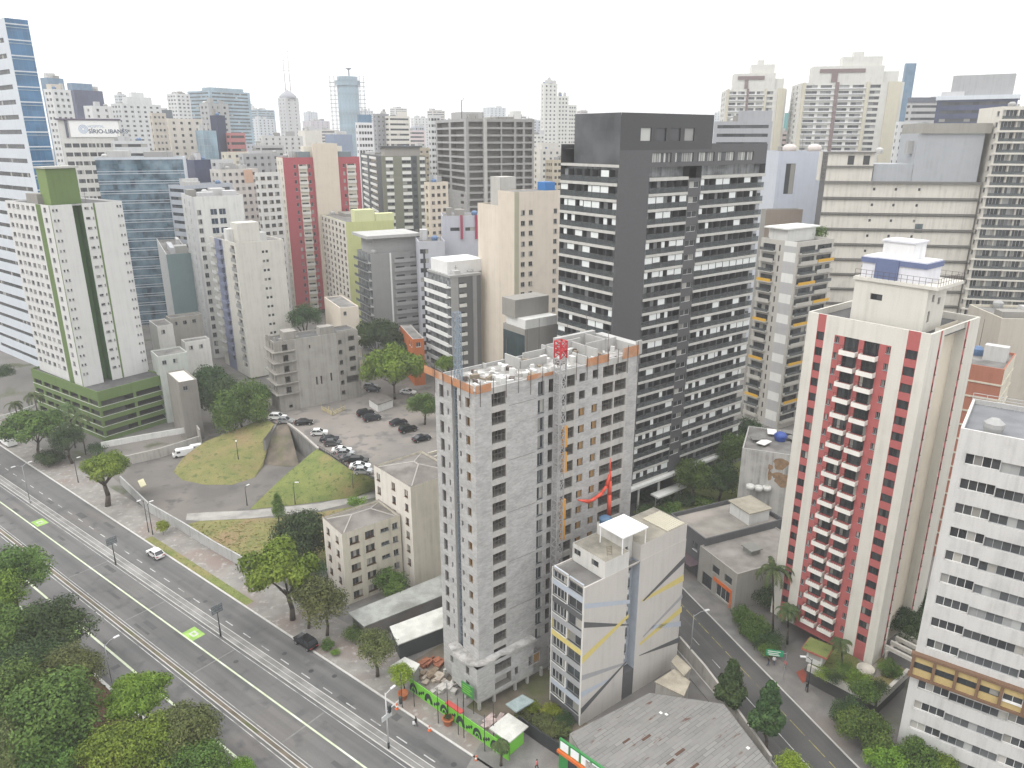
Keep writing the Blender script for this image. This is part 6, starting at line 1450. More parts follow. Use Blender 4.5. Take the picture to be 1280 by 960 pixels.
# ================================================================== TREES AND PLANTS
LFM = {
 'mid': leaf_mat('leaves_mid_green', (.03, .06, .014), (.075, .132, .025), (.155, .225, .05)),
 'bright': leaf_mat('leaves_fresh_green', (.05, .095, .012), (.125, .2, .022), (.235, .31, .05)),
 'dark': leaf_mat('leaves_dark_green', (.018, .036, .013), (.038, .07, .022), (.08, .125, .038)),
 'olive': leaf_mat('leaves_olive_green', (.042, .056, .018), (.095, .115, .036), (.175, .19, .07)),
 'yellow': leaf_mat('leaves_yellow_green', (.09, .13, .01), (.18, .23, .02), (.3, .35, .05)),
 'palm': leaf_mat('palm_leaves', (.025, .05, .018), (.06, .092, .03), (.13, .15, .06)),
}
BARK = ground((.09, .075, .06), (.05, .042, .035), 1.5, 'tree_bark'); 
def crown_mesh(kind, seed, n, shape='round', leaf=.42, lobes=18, open_=.0):
    """leaf faces spread through lumpy lobes of a crown of radius 1 x (unit) in its own metres scaled later"""
    r = random.Random(seed); mb = MB(); L = []
    for i in range(lobes):
        if shape == 'round': a, e, d = 2.4 * i + r.uniform(-.3, .3), math.asin(max(-.75, min(1, -.6 + 1.6 * (i + .5) / lobes))), r.uniform(.5, .68) if i % 4 else r.uniform(.1, .35); c = Vector((math.cos(a) * math.cos(e) * d, math.sin(a) * math.cos(e) * d, math.sin(e) * d * .9)); s = r.uniform(.3, .44)
        elif shape == 'flat': a, d = 2.4 * i + r.uniform(-.4, .4), math.sqrt((i + .5) / lobes) * .78; c = Vector((math.cos(a) * d, math.sin(a) * d, r.uniform(-.1, .12) + .3 * (1 - d * d))); s = r.uniform(.22, .34)
        elif shape == 'cone': t = (i + .5) / lobes; a, d = 2.4 * i, (1 - t) ** .8 * .62 * r.uniform(.5, 1.1) * min(1, .5 + t * 5); c = Vector((math.cos(a) * d, math.sin(a) * d, -1.0 + 2.2 * t)); s = r.uniform(.3, .42) * (1.1 - .5 * t)
        else: a, d = 2.4 * i, math.sqrt((i + .5) / lobes) * .75; c = Vector((math.cos(a) * d, math.sin(a) * d, r.uniform(-.2, .3))); s = r.uniform(.28, .45)
        L.append((c, s))
    tot = sum(s * s for _, s in L)
    for c, s in L:
        k = int(n * s * s / tot); q = .72 if shape != 'cone' else 1.0
        for j in range(k):
            u = Vector((r.gauss(0, 1), r.gauss(0, 1), r.gauss(.25, 1)));
            if u.length < .05: continue
            u.normalize(); rad = s * (r.random() ** .3) * r.uniform(.86, 1.16)
            p = c + Vector((u.x * rad, u.y * rad, u.z * rad * q))
            nrm = (u + Vector((r.uniform(-.7, .7), r.uniform(-.7, .7), r.uniform(-.3, .8)))).normalized()
            t1 = nrm.orthogonal().normalized(); t1 = Matrix.Rotation(r.uniform(0, 6.28), 3, nrm) @ t1; t2 = nrm.cross(t1); h = leaf * r.uniform(.55, 1.25)
            mb.quad(p - t1 * h, p - t2 * h * .55 + nrm * h * .1, p + t1 * h, p + t2 * h * .55 + nrm * h * .1)
    return mb.mesh('crown', [LFM[kind]])
_CR = {}
def crown(kind, shape, var, n, leaf, lobes=18):
    n = max(1500, int(round(n / 2500)) * 2500); key = (kind, shape, var, n)
    if key not in _CR: _CR[key] = crown_mesh(kind, hash((shape, var)) % 1000 if False else var * 17 + len(shape) * 5 + len(kind), n, shape, leaf, lobes)
    return _CR[key]
_TK = {}
def trunk_mesh(var, fork, thin):
    key = (var, fork, thin)
    if key in _TK: return _TK[key]
    r = random.Random(var * 31 + 5); mb = MB()
    p = Vector((0, 0, 0)); q = Vector((r.uniform(-.05, .05), r.uniform(-.05, .05), fork)); mid = p.lerp(q, .5) + Vector((r.uniform(-.03, .03), r.uniform(-.03, .03), 0))
    mb.tube(p, mid, .05 * thin, .038 * thin, 8); mb.tube(mid, q, .038 * thin, .032 * thin, 8)
    for i in range(6):
        a = 6.283 * i / 6 + r.uniform(-.4, .4); e = q + Vector((math.cos(a) * r.uniform(.15, .4), math.sin(a) * r.uniform(.15, .4), (1 - fork) * r.uniform(.45, .95)))
        m = q.lerp(e, .5) + Vector((0, 0, .04)); mb.tube(q, m, .022 * thin, .015 * thin, 6); mb.tube(m, e, .015 * thin, .006 * thin, 5)
    _TK[key] = mb.mesh('trunk', [BARK], True); return _TK[key]
def tree(label, u, v, r, h, kind='mid', shape='round', var=0, base=None, z0=0.0, n=2600, group=None, fork=.5, flat=1.0, name='tree', leaf=None, thin=1.0, lobes=20):
    """crown middle seen at (u, v) at height h above the ground z0; r crown radius in metres"""
    if base is not None:
        g = at(base[0], base[1], z0); y = g.y; c = atY(u, v, y); h = c.z - z0
    else:
        c = at(u, v, z0 + h); g = Vector((c.x, c.y, z0))
    n = int(n * (2.2 if shape != 'bush' else 1.7)) if n < 9000 else n; r *= 1.16 if shape != 'bush' else 1.0
    e = empty(name, (g.x, g.y, z0), rnd.uniform(0, 6.28) if base is None else 0, label, 'tree' if name == 'tree' else 'shrub', group)
    off = Vector((c.x - g.x, c.y - g.y, h)); 
    R0 = e.rotation_euler[2]; off = Matrix.Rotation(-R0, 3, 'Z') @ off
    if shape != 'bush':
        t = link('trunk', trunk_mesh(var % 3, fork, thin), e, (0, 0, 0)); t.scale = (min(h * 1.15, r * 2), min(h * 1.15, r * 2), h * 1.05)
    o = link('crown', crown(kind, shape, var % 3, n, leaf or (.07 if n < 3000 else (.05 if n < 7000 else .042)), lobes), e, off); o.scale = (r, r, r * flat)
    return e
def palm(label, u, v, h, base=None, z0=0.0, fr=3.2, var=0, group=None):
    if base is not None: g = at(base[0], base[1], z0); h = atY(u, v, g.y).z - z0; top = Vector((atY(u, v, g.y).x - g.x, 0, h))
    else: c = at(u, v, z0 + h); g = Vector((c.x, c.y, z0)); top = Vector((0, 0, h))
    e = empty('palm_tree', (g.x, g.y, z0), 0, label, 'palm', group); m = MB(); m.tube((0, 0, 0), top * .5 + Vector((.1, 0, 0)), .2, .15, 8); m.tube(top * .5 + Vector((.1, 0, 0)), top, .15, .12, 8); m.build('trunk', [BARK], e, True)
    r = random.Random(var + 60); m = MB()
    for i in range(22):
        a = 6.283 * i / 22 * 2.4 + r.uniform(-.2, .2); up = r.uniform(-.1, .95); L = fr * r.uniform(.8, 1.1); p = Vector(top); d = Vector((math.cos(a), math.sin(a), 0)); s = d.cross(Vector((0, 0, 1)))
        for k in range(9):
            t = k / 9; q = p + d * (L / 9) * math.cos(up) + Vector((0, 0, (L / 9) * (math.sin(up)))); up -= .24; w = .55 * (1 - t * .55)
            for sg in (-1, 1):
                for z in (0, .5):
                    a0 = p.lerp(q, z); m.quad(a0, a0 + (q - p) * .45, a0 + (q - p) * .9 + s * sg * w + Vector((0, 0, -.22)), a0 + (q - p) * .6 + s * sg * w + Vector((0, 0, -.25)))
            p = q
    m.build('crown', [LFM['palm']], e)
    return e
Z = 0
# park trees, lower left (close to the camera)
for i, (lab, u, v, r, h, k, sh) in enumerate((
    ('broad green park tree, topmost of the lower left clump at the picture edge', 14, 718, 4.6, 9, 'mid', 'round'), ('dark green park tree reaching over the yellow lane line', 62, 785, 4.4, 9, 'dark', 'round'),
    ('mid green park tree cut by the left edge under the topmost one', 8, 792, 4.2, 9.5, 'mid', 'round'), ('brownish green park tree beside the park kerb and fence', 88, 838, 3.3, 8.5, 'olive', 'round'),
    ('large rounded mid green park tree over the bare red soil', 72, 890, 5.0, 10, 'mid', 'round'), ('mid green park tree at the left edge below the brownish one', 10, 872, 3.9, 9, 'mid', 'round'),
    ('dull olive park tree in the bottom left corner', 22, 930, 3.4, 8, 'olive', 'round'), ('fresh green umbrella crowned park tree alone by the kerb', 172, 874, 3.2, 9, 'bright', 'flat'),
    ('dark olive park tree overhanging the bus lane near the bottom', 235, 912, 3.4, 8.5, 'olive', 'round'), ('fresh green park tree in front of the dark olive one', 192, 930, 3.4, 8, 'bright', 'round'),
    ('mid green park tree at the bottom edge right of the bare red soil', 140, 938, 3.2, 7.5, 'bright', 'round'), ('dark green park tree at the bottom edge, right end of the clump', 250, 956, 3.0, 7, 'mid', 'round'), ('small bright bush sprouting at the bottom left edge', 20, 962, 1.8, 3.5, 'yellow', 'round'),
    ('small bright leafy tree at the bottom edge by the bus lane', 300, 965, 1.6, 5, 'bright', 'round'))):
    tree(lab, u, v, r * 1.25, h, k, sh, i, n=15000, flat=.95 if sh == 'round' else 1.1, group='park trees beside the avenue', leaf=.036, lobes=26)
for i, (lab, u, v, r, h, k) in enumerate((('dark park tree filling the gap between the brownish tree and the left edge', 42, 835, 4.0, 8, 'dark'), ('mid green park tree low at the bottom left beside the olive one', 62, 945, 3.6, 7, 'mid'), ('dark green park tree between the umbrella crowned tree and the bottom edge', 222, 948, 3.2, 6.5, 'dark'), ('fresh green park tree high at the left picture edge', -8, 745, 4.2, 9, 'bright'))):
    tree(lab, u, v, r * 1.2, h, k, 'round', i, n=15000, group='park trees beside the avenue', leaf=.036, lobes=26)
# along the avenue
tree('street tree with a forked bare trunk and rounded fresh crown by the long wall', 133, 588, 4.8, 9, 'bright', 'flat', 1, base=(135, 633), n=4200, flat=1.25, fork=.55, thin=1.3)
tree('wide spreading tree in front of the parking podium near the truck', 42, 537, 7.6, 8, 'mid', 'flat', 2, z0=0, n=4800, flat=1.0)
tree('dark tree right in front of the corner of the parking podium', 84, 548, 4.2, 7, 'dark', 'round', 0, n=3600)
palm('tall palm in front of the parking podium left face', 84, 508, 12, var=1, fr=4.2); palm('palm leaning beside the podium and dark tree', 98, 520, 11, var=2, fr=4); palm('palm at the far left behind the wide tree', 42, 494, 10, var=3, fr=3.6); palm('small palm by the podium ramp at the left edge', 18, 505, 8, var=4, fr=3.2)
tree('dark shrubbery under the palms by the avenue kerb', 62, 572, 4.0, 2.0, 'dark', 'bush', 0, name='shrub', n=2600); tree('dark round bush at the foot of the podium wall', 122, 560, 3.2, 2.2, 'dark', 'bush', 1, name='shrub', n=2000)
tree('dark tree left of the pair standing before the slim cream tower', 262, 487, 6.6, 9, 'dark', 'round', 1, z0=1, n=5600, flat=1.35); tree('larger dark tree of the pair above the dry grass mound', 300, 512, 7.4, 7, 'mid', 'round', 2, z0=2, n=6400, flat=1.2); tree('dark tree filling between the pair before the slim cream tower', 282, 500, 5.6, 8, 'dark', 'round', 0, z0=2, n=4600, flat=1.2)
tree('brighter round tree between the slim cream tower and the ruin', 322, 492, 3.6, 6, 'mid', 'round', 0, z0=5, n=2600)
tree('dark tree growing behind the roof of the concrete ruin', 381, 397, 5.4, 16, 'dark', 'round', 0, z0=9, n=3600, flat=.9)
tree('dark broad pine behind the right end of the concrete ruin', 472, 428, 7.6, 11, 'dark', 'flat', 1, z0=6, n=4200, flat=1.6); tree('second dark pine by the orange red house', 498, 440, 4.6, 8, 'dark', 'round', 2, z0=6, n=2600)
tree('broad fresh green tree shading the back of the car park', 492, 467, 8.4, 8, 'bright', 'flat', 0, z0=6, n=5600, flat=1.5); tree('round mid green tree by the parked cars and block tower', 530, 507, 4.2, 5.5, 'mid', 'round', 1, z0=6, n=3400)
tree('small tree behind the corner of the unfinished tower roof', 556, 455, 3.2, 8, 'bright', 'round', 2, z0=6, n=1800)
tree('slim upright tree at the edge of the dry lawn', 347, 632, 2.0, 6, 'mid', 'cone', 0, n=1800, base=(348, 655)); tree('large dark round tree beside the lower cream house', 377, 668, 5.6, 6, 'dark', 'round', 1, n=5200, flat=1.1)
tree('bright spreading street tree where the long wall ends', 352, 720, 6.0, 8, 'bright', 'flat', 2, base=(366, 775), n=5600, flat=1.35, thin=1.1); tree('grey green feathery street tree left of the metal roofed shed', 402, 752, 4.2, 8, 'olive', 'round', 0, base=(409, 795), n=3600, thin=.8)
tree('second feathery street tree behind the parked black car', 384, 738, 3.4, 8, 'olive', 'round', 1, n=2600, base=(386, 786), thin=.7); tree('dark green bush between the feathery trees and cream house', 396, 712, 3.0, 3, 'dark', 'bush', 1, name='shrub', n=2200)
tree('round bush against the wall of the lower cream house', 488, 730, 3.2, 3.2, 'mid', 'round', 0, n=2600, z0=0); tree('low bright bush beside the concrete path at the cream house', 446, 627, 2.6, 1.0, 'bright', 'bush', 2, name='shrub', n=1800, z0=1)
tree('olive street tree between the sheds and the avenue kerb', 470, 808, 3.2, 7, 'olive', 'round', 2, base=(472, 846), n=3400)
tree('yellow green small street tree at the end of the green hoarding', 503, 843, 2.0, 5, 'yellow', 'round', 0, base=(505, 868), n=2200, thin=.7)
tree('tiny sapling with yellow leaves on the pavement by the wall', 204, 658, 1.6, 3.5, 'yellow', 'round', 1, n=700, base=(204, 669), thin=.5)
tree('low hedge of dark bushes behind the feathery street trees', 444, 792, 2.4, 1.2, 'mid', 'bush', 0, name='shrub', n=1800); tree('small round bush on the verge under the feathery trees', 410, 806, 1.3, .9, 'mid', 'bush', 1, name='shrub', n=900); tree('tiny bright bush on the verge left of the parked black car front', 419, 815, .9, .7, 'bright', 'bush', 2, name='shrub', n=600)
palm('young palm beside the green site kiosk', 626, 930, 3.2, base=(626, 958), var=5, fr=1.7)
# right of the towers
tree('round fresh tree in front of the dark tower canopy, left one', 868, 595, 4.6, 7, 'mid', 'round', 0, n=3800); tree('dark tree in front of the dark tower canopy, right one', 902, 598, 4.6, 7, 'dark', 'round', 1, n=3800); tree('bright topped tree between the dark tower and the yellow panelled tower', 912, 562, 5.2, 8, 'mid', 'round', 2, n=3600); tree('dark tree at the right end of the dark tower', 935, 545, 5.0, 8, 'dark', 'round', 0, n=3400)
for i, (u, v, lab) in enumerate(((812, 640, 'low garden bush nearest the striped block in the dark tower garden'), (838, 640, 'middle garden bush in the dark tower garden'), (855, 624, 'garden bush beside the white entrance canopy'), (826, 622, 'dark garden bush under the white entrance canopy'), (880, 628, 'garden bush by the grey flat building parapet'), (806, 618, 'dark bush against the dark tower hall'))):
    tree(lab, u, v, 3.0, 1.4, ('dark', 'mid', 'dark')[i % 3], 'bush', i, name='shrub', n=1800, group='bushes of the dark tower garden')
tree('conical dark street tree, further one beside the patched tin roof', 914, 853, 2.5, 7, 'dark', 'cone', 1, base=(913, 891), n=4200, flat=.95, leaf=.09, fork=.35); tree('conical dark street tree, nearer one beside the patched tin roof', 961, 886, 2.5, 7, 'dark', 'cone', 2, base=(957, 936), n=4200, flat=1.1, leaf=.09, fork=.35)
palm('tall palm before the left edge of the red striped tower', 966, 710, 10, base=(966, 790), var=6, fr=4.0); palm('shorter palm beside the tall one at the red striped tower', 985, 762, 6, base=(984, 805), var=7, fr=2.6)
tree('clipped hedge running along the driveway of the red striped tower', 945, 784, 3.0, 1.5, 'mid', 'bush', 0, name='shrub', n=2400, z0=.1); tree('hedge bush nearer the green street sign', 962, 800, 2.6, 1.6, 'dark', 'bush', 1, name='shrub', n=2000, z0=.1); tree('hedge bush at the corner by the orange shop', 930, 770, 2.2, 1.4, 'mid', 'bush', 2, name='shrub', n=1600)
tree('dark bushes between the grey warehouse and the tall palm', 962, 745, 3.2, 2.4, 'dark', 'bush', 0, name='shrub', n=2200)
palm('palm in the raised garden before the red striped tower', 1051, 803, 4.5, base=(1052, 834), z0=3, var=8, fr=2.0)
for i, (u, v, k, r, lab) in enumerate(((1056, 838, 'mid', 2.0, 'garden bush under the palm on the raised terrace'), (1074, 850, 'bright', 2.0, 'garden bush left of the round planter'), (1082, 864, 'mid', 2.4, 'garden bush on the front edge of the raised terrace'), (1098, 858, 'dark', 1.8, 'dark garden bush near the terrace corner'), (1112, 836, 'mid', 2.0, 'bush at the foot of the pergola'), (1030, 842, 'bright', 1.6, 'low bush beside the guard house with a grass roof'), (1042, 846, 'dark', 1.5, 'dark low bush in front of the guard house'))):
    tree(lab, u, v, r, .9, k, 'bush', i, name='shrub', n=1500, z0=3, group='bushes of the raised garden')
tree('dark tree squeezed between the red striped tower and the white block', 1134, 780, 3.2, 4, 'dark', 'round', 1, n=3000, z0=2); tree('dark tree further back between the two right towers', 1146, 755, 3.0, 4, 'dark', 'round', 2, n=2400, z0=2)
tree('big dark bush at the pavement below the raised garden', 1062, 893, 2.6, 2.4, 'dark', 'round', 0, n=3400); tree('large mid green tree over the patterned pavement', 1082, 912, 3.3, 3.5, 'mid', 'round', 1, n=4200)
tree('bright bush at the foot of the white office block', 1108, 950, 2.6, 2.0, 'bright', 'round', 2, n=3000); tree('mid green bush under the brick base of the white office block', 1150, 950, 3.0, 2.2, 'mid', 'round', 0, n=3400); tree('bush at the bottom edge below the white office block', 1180, 962, 2.4, 2, 'bright', 'round', 1, n=2400)
tree('yellow green round tree at the bottom edge of the side street', 992, 962, 2.3, 4.5, 'yellow', 'round', 2, n=2800)
for i, (u, v, k, r, lab) in enumerate(((664, 884, 'yellow', 1.5, 'yellowish shrub by the steps of the striped block garden'), (690, 888, 'yellow', 1.6, 'yellowish shrub against the glass of the striped block'), (676, 903, 'olive', 1.8, 'olive shrub in the middle of the small garden'), (700, 912, 'olive', 1.8, 'olive shrub at the corner by the tin roof'), (706, 898, 'dark', 1.6, 'dark shrub at the foot of the striped block corner'), (684, 914, 'olive', 1.6, 'olive shrub behind the black street fence'), (652, 898, 'olive', 1.5, 'olive shrub at the left end of the small garden'))):
    tree(lab, u, v, r, .8, k, 'bush', i, name='shrub', n=1100, group='shrubs of the small garden')
tree('planted roof garden bushes on the yellow panelled tower', 1018, 292, 4.5, 1.2, 'mid', 'bush', 0, name='shrub', n=1600, z0=y20.top - .9)
tree('lone young tree behind the parking podium lane', 201, 398, 4.0, 4, 'dark', 'round', 1, n=1800); palm('small palm in the court behind the cream roofed shed', 222, 419, 6, var=9, fr=2.6, z0=3)
tree('leafy bush on the far retaining wall by the abandoned building', 344, 494, 2.4, 1.6, 'mid', 'bush', 0, name='shrub', n=1200, z0=6)
# grass blades standing on the banks and lawn: nobody could count them
def tufts(name, poly, n, mat, seed, zf):
    r = random.Random(seed); m = MB(); us = [p[0] for p in poly]; vs = [p[1] for p in poly]; k = 0
    def inside(x, y):
        c = False
        for i in range(len(poly)):
            (x0, y0), (x1, y1) = poly[i - 1], poly[i]
            if (y0 > y) != (y1 > y) and x < (x1 - x0) * (y - y0) / (y1 - y0) + x0: c = not c
        return c
    while k < n:
        u, v = r.uniform(min(us), max(us)), r.uniform(min(vs), max(vs))
        if not inside(u, v): continue
        p = at(u, v, zf); a = r.uniform(0, 6.28); h = r.uniform(.06, .2); d = Vector((math.cos(a), math.sin(a), 0)) * r.uniform(.15, .4); k += 1
        m.quad(p - d, p + d, p + d * .6 + Vector((0, 0, h)), p - d * .7 + Vector((0, 0, h * .8)))
    tag(m.build(name, [mat]), kind='stuff')
tufts('grass', [(240, 655), (345, 650), (400, 642), (455, 632), (400, 690), (330, 716), (312, 706), (272, 684)], 900, leaf_mat('dry_blades', (.17, .16, .05), (.22, .205, .065), (.3, .25, .1)), 4, .06)
# the hedge that fills the strip between the pavement and the drive
for i in range(6):
    t = i / 5; tree('clipped green hedge bush in the strip before the tall palm, %s from the street sign' % ('first', 'second', 'third', 'fourth', 'fifth', 'sixth')[5 - i], 928 + 32 * t, 776 + 36 * t, 1.9, 1.3, ('mid', 'dark', 'mid')[i % 3], 'bush', i, name='shrub', n=1500, group='hedge of the red striped tower')
tree('dark tree at the left edge beside the white tower base', 4, 470, 4.2, 5, 'dark', 'round', 0, n=2400); tree('bush on the earth yard left of the parking podium', 30, 492, 2.6, 1.5, 'olive', 'bush', 1, name='shrub', n=1500); tree('second bush on the earth yard at the picture edge', 8, 498, 2.4, 1.3, 'mid', 'bush', 2, name='shrub', n=1500)
# ================================================================== WALLS, SHEDS, SHOPS AND STREET FURNITURE
def wall_run(name, label, pts, z0, h, th, mat, cat='wall', cap=None):
    """a free-standing wall along picture points of the level z0 (h may be one height per point)"""
    m = MB(); P = [at(u, v, z0) for u, v in pts]; H = h if isinstance(h, (list, tuple)) else [h] * len(P)
    for i in range(len(P) - 1):
        a, b = P[i], P[i + 1]; d = (b - a).normalized(); n = Vector((-d.y, d.x, 0)) * th / 2
        q = [a - n, b - n, b + n, a + n]; t = [a - n + Vector((0, 0, H[i])), b - n + Vector((0, 0, H[i + 1])), b + n + Vector((0, 0, H[i + 1])), a + n + Vector((0, 0, H[i]))]
        m.quad(q[0], q[1], t[1], t[0]); m.quad(q[2], q[3], t[3], t[2]); m.quad(t[0], t[1], t[2], t[3]); m.quad(q[1], q[2], t[2], t[1]); m.quad(q[3], q[0], t[0], t[3])
    return tag(m.build(name, [mat]), label, cat)
GRAF = wall((.4, .4, .39), .6, name='scrawled_wall', patch=.6, dark=.3); MOSS = wall((.3, .33, .29), .6, name='mossy_wall', patch=.5); OLDW = wall((.42, .4, .37), .6, name='old_render', patch=.5, dark=.3)
wall_run('boundary_wall', 'long stained plot wall along the avenue pavement in front of the dry lawn', [(152, 606), (187, 640), (230, 665), (270, 690), (313, 714)], .1, 2.4, .3, GRAF)
wall_run('boundary_wall', 'pale retaining wall between the parking podium and the yard', [(148, 584), (200, 572), (250, 556)], 0, 2.6, .4, OLDW)
wall_run('boundary_wall', 'white low wall under the podium beside the ramp', [(127, 560), (180, 550), (250, 538)], 2.5, 1.6, .3, WHT)
wall_run('boundary_wall', 'stained stepped wall climbing from the yard beside the dark trees', [(252, 556), (236, 530), (214, 498)], 0, 4.5, .4, OLDW)
wall_run('retaining_wall', 'dark streaked retaining wall under the parked cars', [(360, 530), (378, 544), (398, 562)], 6, .5, .5, OLDW)
m = MB(); 
P = [(360, 530), (378, 544), (397, 561)]
for a, b in zip(P, P[1:]):
    a, b = at(*a, 6), at(*b, 6); m.quad((a.x, a.y, 0), (b.x, b.y, 0), b, a); m.quad((a.x - .4, a.y + .3, 0), (a.x - .4, a.y + .3, 6), (b.x - .4, b.y + .3, 6), (b.x - .4, b.y + .3, 0)); m.quad(a, b, (b.x - .4, b.y + .3, 6), (a.x - .4, a.y + .3, 6))
tag(m.build('retaining_wall', [wall((.2, .195, .185), .8, name='dark_streaked_concrete', patch=.6, dark=.3)]), 'tall dark concrete face below the raised car park niche', 'wall')
wall_run('retaining_wall', 'sloping dark wall on the left side of the earth niche', [(345, 531), (338, 540), (330, 550)], 6, [.3, -1.0, -3.0], .6, wall((.2, .195, .185), .8, name='dark_streaked_concrete'))
m = MB(); P = [at(u, v, 6) for u, v in ((397, 560), (412, 569), (424, 577), (440, 588), (468, 598))]
for a, b in zip(P, P[1:]):
    m.tube(a + Vector((0, 0, .9)), b + Vector((0, 0, .9)), .05, n=4); m.tube(a + Vector((0, 0, .45)), b + Vector((0, 0, .45)), .04, n=4)
    for k in range(5): q = a.lerp(b, k / 5); m.tube(q, q + Vector((0, 0, .95)), .05, n=4)
m.quad(*[P[0] + Vector((0, 0, -.3)), P[1] + Vector((0, 0, -.3)), P[1] + Vector((0, 0, .3)), P[0] + Vector((0, 0, .3))])
for a, b in zip(P[1:], P[2:]): m.quad(a + Vector((0, 0, -.3)), b + Vector((0, 0, -.3)), b + Vector((0, 0, .3)), a + Vector((0, 0, .3)))
tag(m.build('guard_rail', [DARKF]), 'dark guard rail along the grass bank in front of the parked cars', 'railing')
# sheds by the cream houses
def shed(name, label, pts, z, h, roofm, wallm, cat='shed'):
    P = [at(u, v, z) for u, v in pts]; e = empty(name, (P[0].x, P[0].y, 0), 0, label, cat); L = [p - Vector((P[0].x, P[0].y, 0)) for p in P]; m = MB(); m.prism([(p.x, p.y) for p in L] if sum(L[i - 1].x * L[i].y - L[i].x * L[i - 1].y for i in range(4)) > 0 else [(p.x, p.y) for p in L][::-1], z - .18, z, 0); m.build('roof', [roofm], e)
    c = sum(L, Vector()) / 4; k = [c.lerp(p, .93) for p in L]; m = MB()
    q = [(p.x, p.y) for p in k]; 
    if sum(q[i - 1][0] * q[i][1] - q[i][0] * q[i - 1][1] for i in range(4)) < 0: q = q[::-1]
    m.prism(q, z - h, z - .18); m.build('wall', [wallm], e); return e
SHT = ground((.34, .35, .33), (.26, .265, .25), .6, 'grey_sheet_roof', c3=(.2, .2, .185)); SHW = ground((.56, .56, .52), (.46, .46, .43), .6, 'pale_sheet_roof', c3=(.38, .38, .35))
shed('shed', 'long grey sheet roofed shed between the lower cream house and the block tower', [(435, 766), (556, 717), (556, 743), (455, 783)], 3.4, 3.4, SHT, PAVED)
shed('shed', 'pale sheet roofed shed against the foot of the block tower', [(487, 783), (557, 757), (557, 783), (497, 806)], 3.2, 3.2, SHW, plain((.05, .06, .06), .8, name='dark_screen'))
shed('site_hut', 'small pale roofed site hut at the left end of the green hoarding', [(488, 832), (506, 821), (525, 830), (517, 842)], 2.7, 2.6, SHW, plain((.3, .3, .28), .8, name='hut_board'))
shed('guard_hut', 'white guard hut under the broad tree in the car park', [(460, 498), (480, 492), (492, 499), (472, 506)], 8.4, 2.4, FIB, WHT)
shed('guard_hut', 'pale yellow roofed gate shelter in the yard by the long wall', [(172, 601), (179, 598), (183, 606), (176, 609)], 2.5, .3, wall((.55, .52, .35), .2, name='pale_yellow_roof'), WHT)
for dx, dy in ((-.9, -.7), (.9, -.7), (.9, .7), (-.9, .7)): pass
# hoarding of the building site
GH = plain((.17, .5, .05), .5, name='lime_green_hoarding'); BLKP = plain((.02, .03, .03), .6, name='black_print')
A_, B_ = at(513, 863, .14), at(636, 951, .14); hv = (B_ - A_); hl = hv.length; hd = hv.normalized(); hn_ = Vector((hd.y, -hd.x, 0)); ha = math.atan2(hd.y, hd.x)
he = empty('hoarding', A_, ha, 'lime green site hoarding printed with black arches in front of the block tower', 'hoarding'); rh = random.Random(2)
n = 12; w = hl / n
for i in range(n):
    m = MB(); m.box(i * w + .02, -.05, 0, (i + 1) * w - .02, .05, 2.3); p = m.build('panel', [GH], he); m = MB(); k = i % 4; c = i * w + w * .5
    if k in (0, 2):
        for q in range(10):
            t0, t1 = math.pi * q / 10, math.pi * (q + 1) / 10
            for r0, r1 in ((.5, .85), (.12, .36)) if k == 0 else ((.35, .85),): m.quad(*[(c + r * math.cos(t) * 1.05, -.058, .25 + r * math.sin(t) * 1.9) for r, t in ((r0, t0), (r1, t0), (r1, t1), (r0, t1))])
    else:
        for q in range(3): m.poly([(c - .6 + q * .45, -.058, .5 + .3 * q), (c - .3 + q * .45, -.058, .35 + .3 * q), (c - .1 + q * .45, -.058, .95 + .3 * q), (c - .45 + q * .45, -.058, 1.1 + .3 * q)])
    m.build('print', [BLKP], p)
    if i in (5, 6, 7): pass
m = MB(); m.box(w * 4.7, -.15, 2.32, w * 6.6, .6, 2.5); m.build('site_banner', [plain((.4, .06, .05), .6, name='dark_red_board')], he)
kg = at(628, 935, .14)
ke = empty('site_kiosk', kg, ha, 'lime green corner kiosk with a pale flat roof at the end of the hoarding', 'kiosk'); m = MB(); m.box(-1.2, -.2, 0, 1.6, 2.6, 2.3); m.build('wall', [GH], ke); m = MB(); m.box(-2.0, -.5, 2.3, 1.8, 3.4, 2.5); m.build('roof', [SHW], ke)
se = empty('site_sign', at(585, 888, .14), ha, 'tall green billboard on posts rising behind the hoarding', 'sign'); m = MB(); m.box(-1.2, -.05, 2.6, 1.3, .05, 4.7, 0); m.build('sign_panel', [plain((.06, .22, .07), .5, name='sign_green')], se); m = MB()
for k in range(4): m.box(-1.0, -.07, 3.0 + k * .4, .9 - .3 * (k % 2), -.055, 3.16 + k * .4)
m.build('print', [GH], se); m = MB(); m.tube((-1, .1, 0), (-1, .1, 4.6), .06, n=5); m.tube((1.1, .1, 0), (1.1, .1, 4.6), .06, n=5); m.build('sign_post', [DARKF], se)
POSTM = plain((.03, .035, .035), .6, name='dark_post_paint')
for i, (u, v, lab) in enumerate(((503, 884, 'first'), (518, 883, 'second'), (548, 904, 'third'), (560, 898, 'fourth'), (573, 918, 'fifth'), (580, 922, 'sixth'), (606, 939, 'seventh'), (617, 925, 'eighth'))):
    g = at(u, v, .14); m = MB(); m.tube((0, 0, 0), (0, 0, 6.2), .07, .05, 6); tag(m.build('banner_pole', [POSTM], None, True, tuple(g)), 'thin black pole on the hoarding pavement, %s from the left' % lab, 'pole', 'poles before the green hoarding')
TER = plain((.4, .13, .05), .8, name='terracotta')
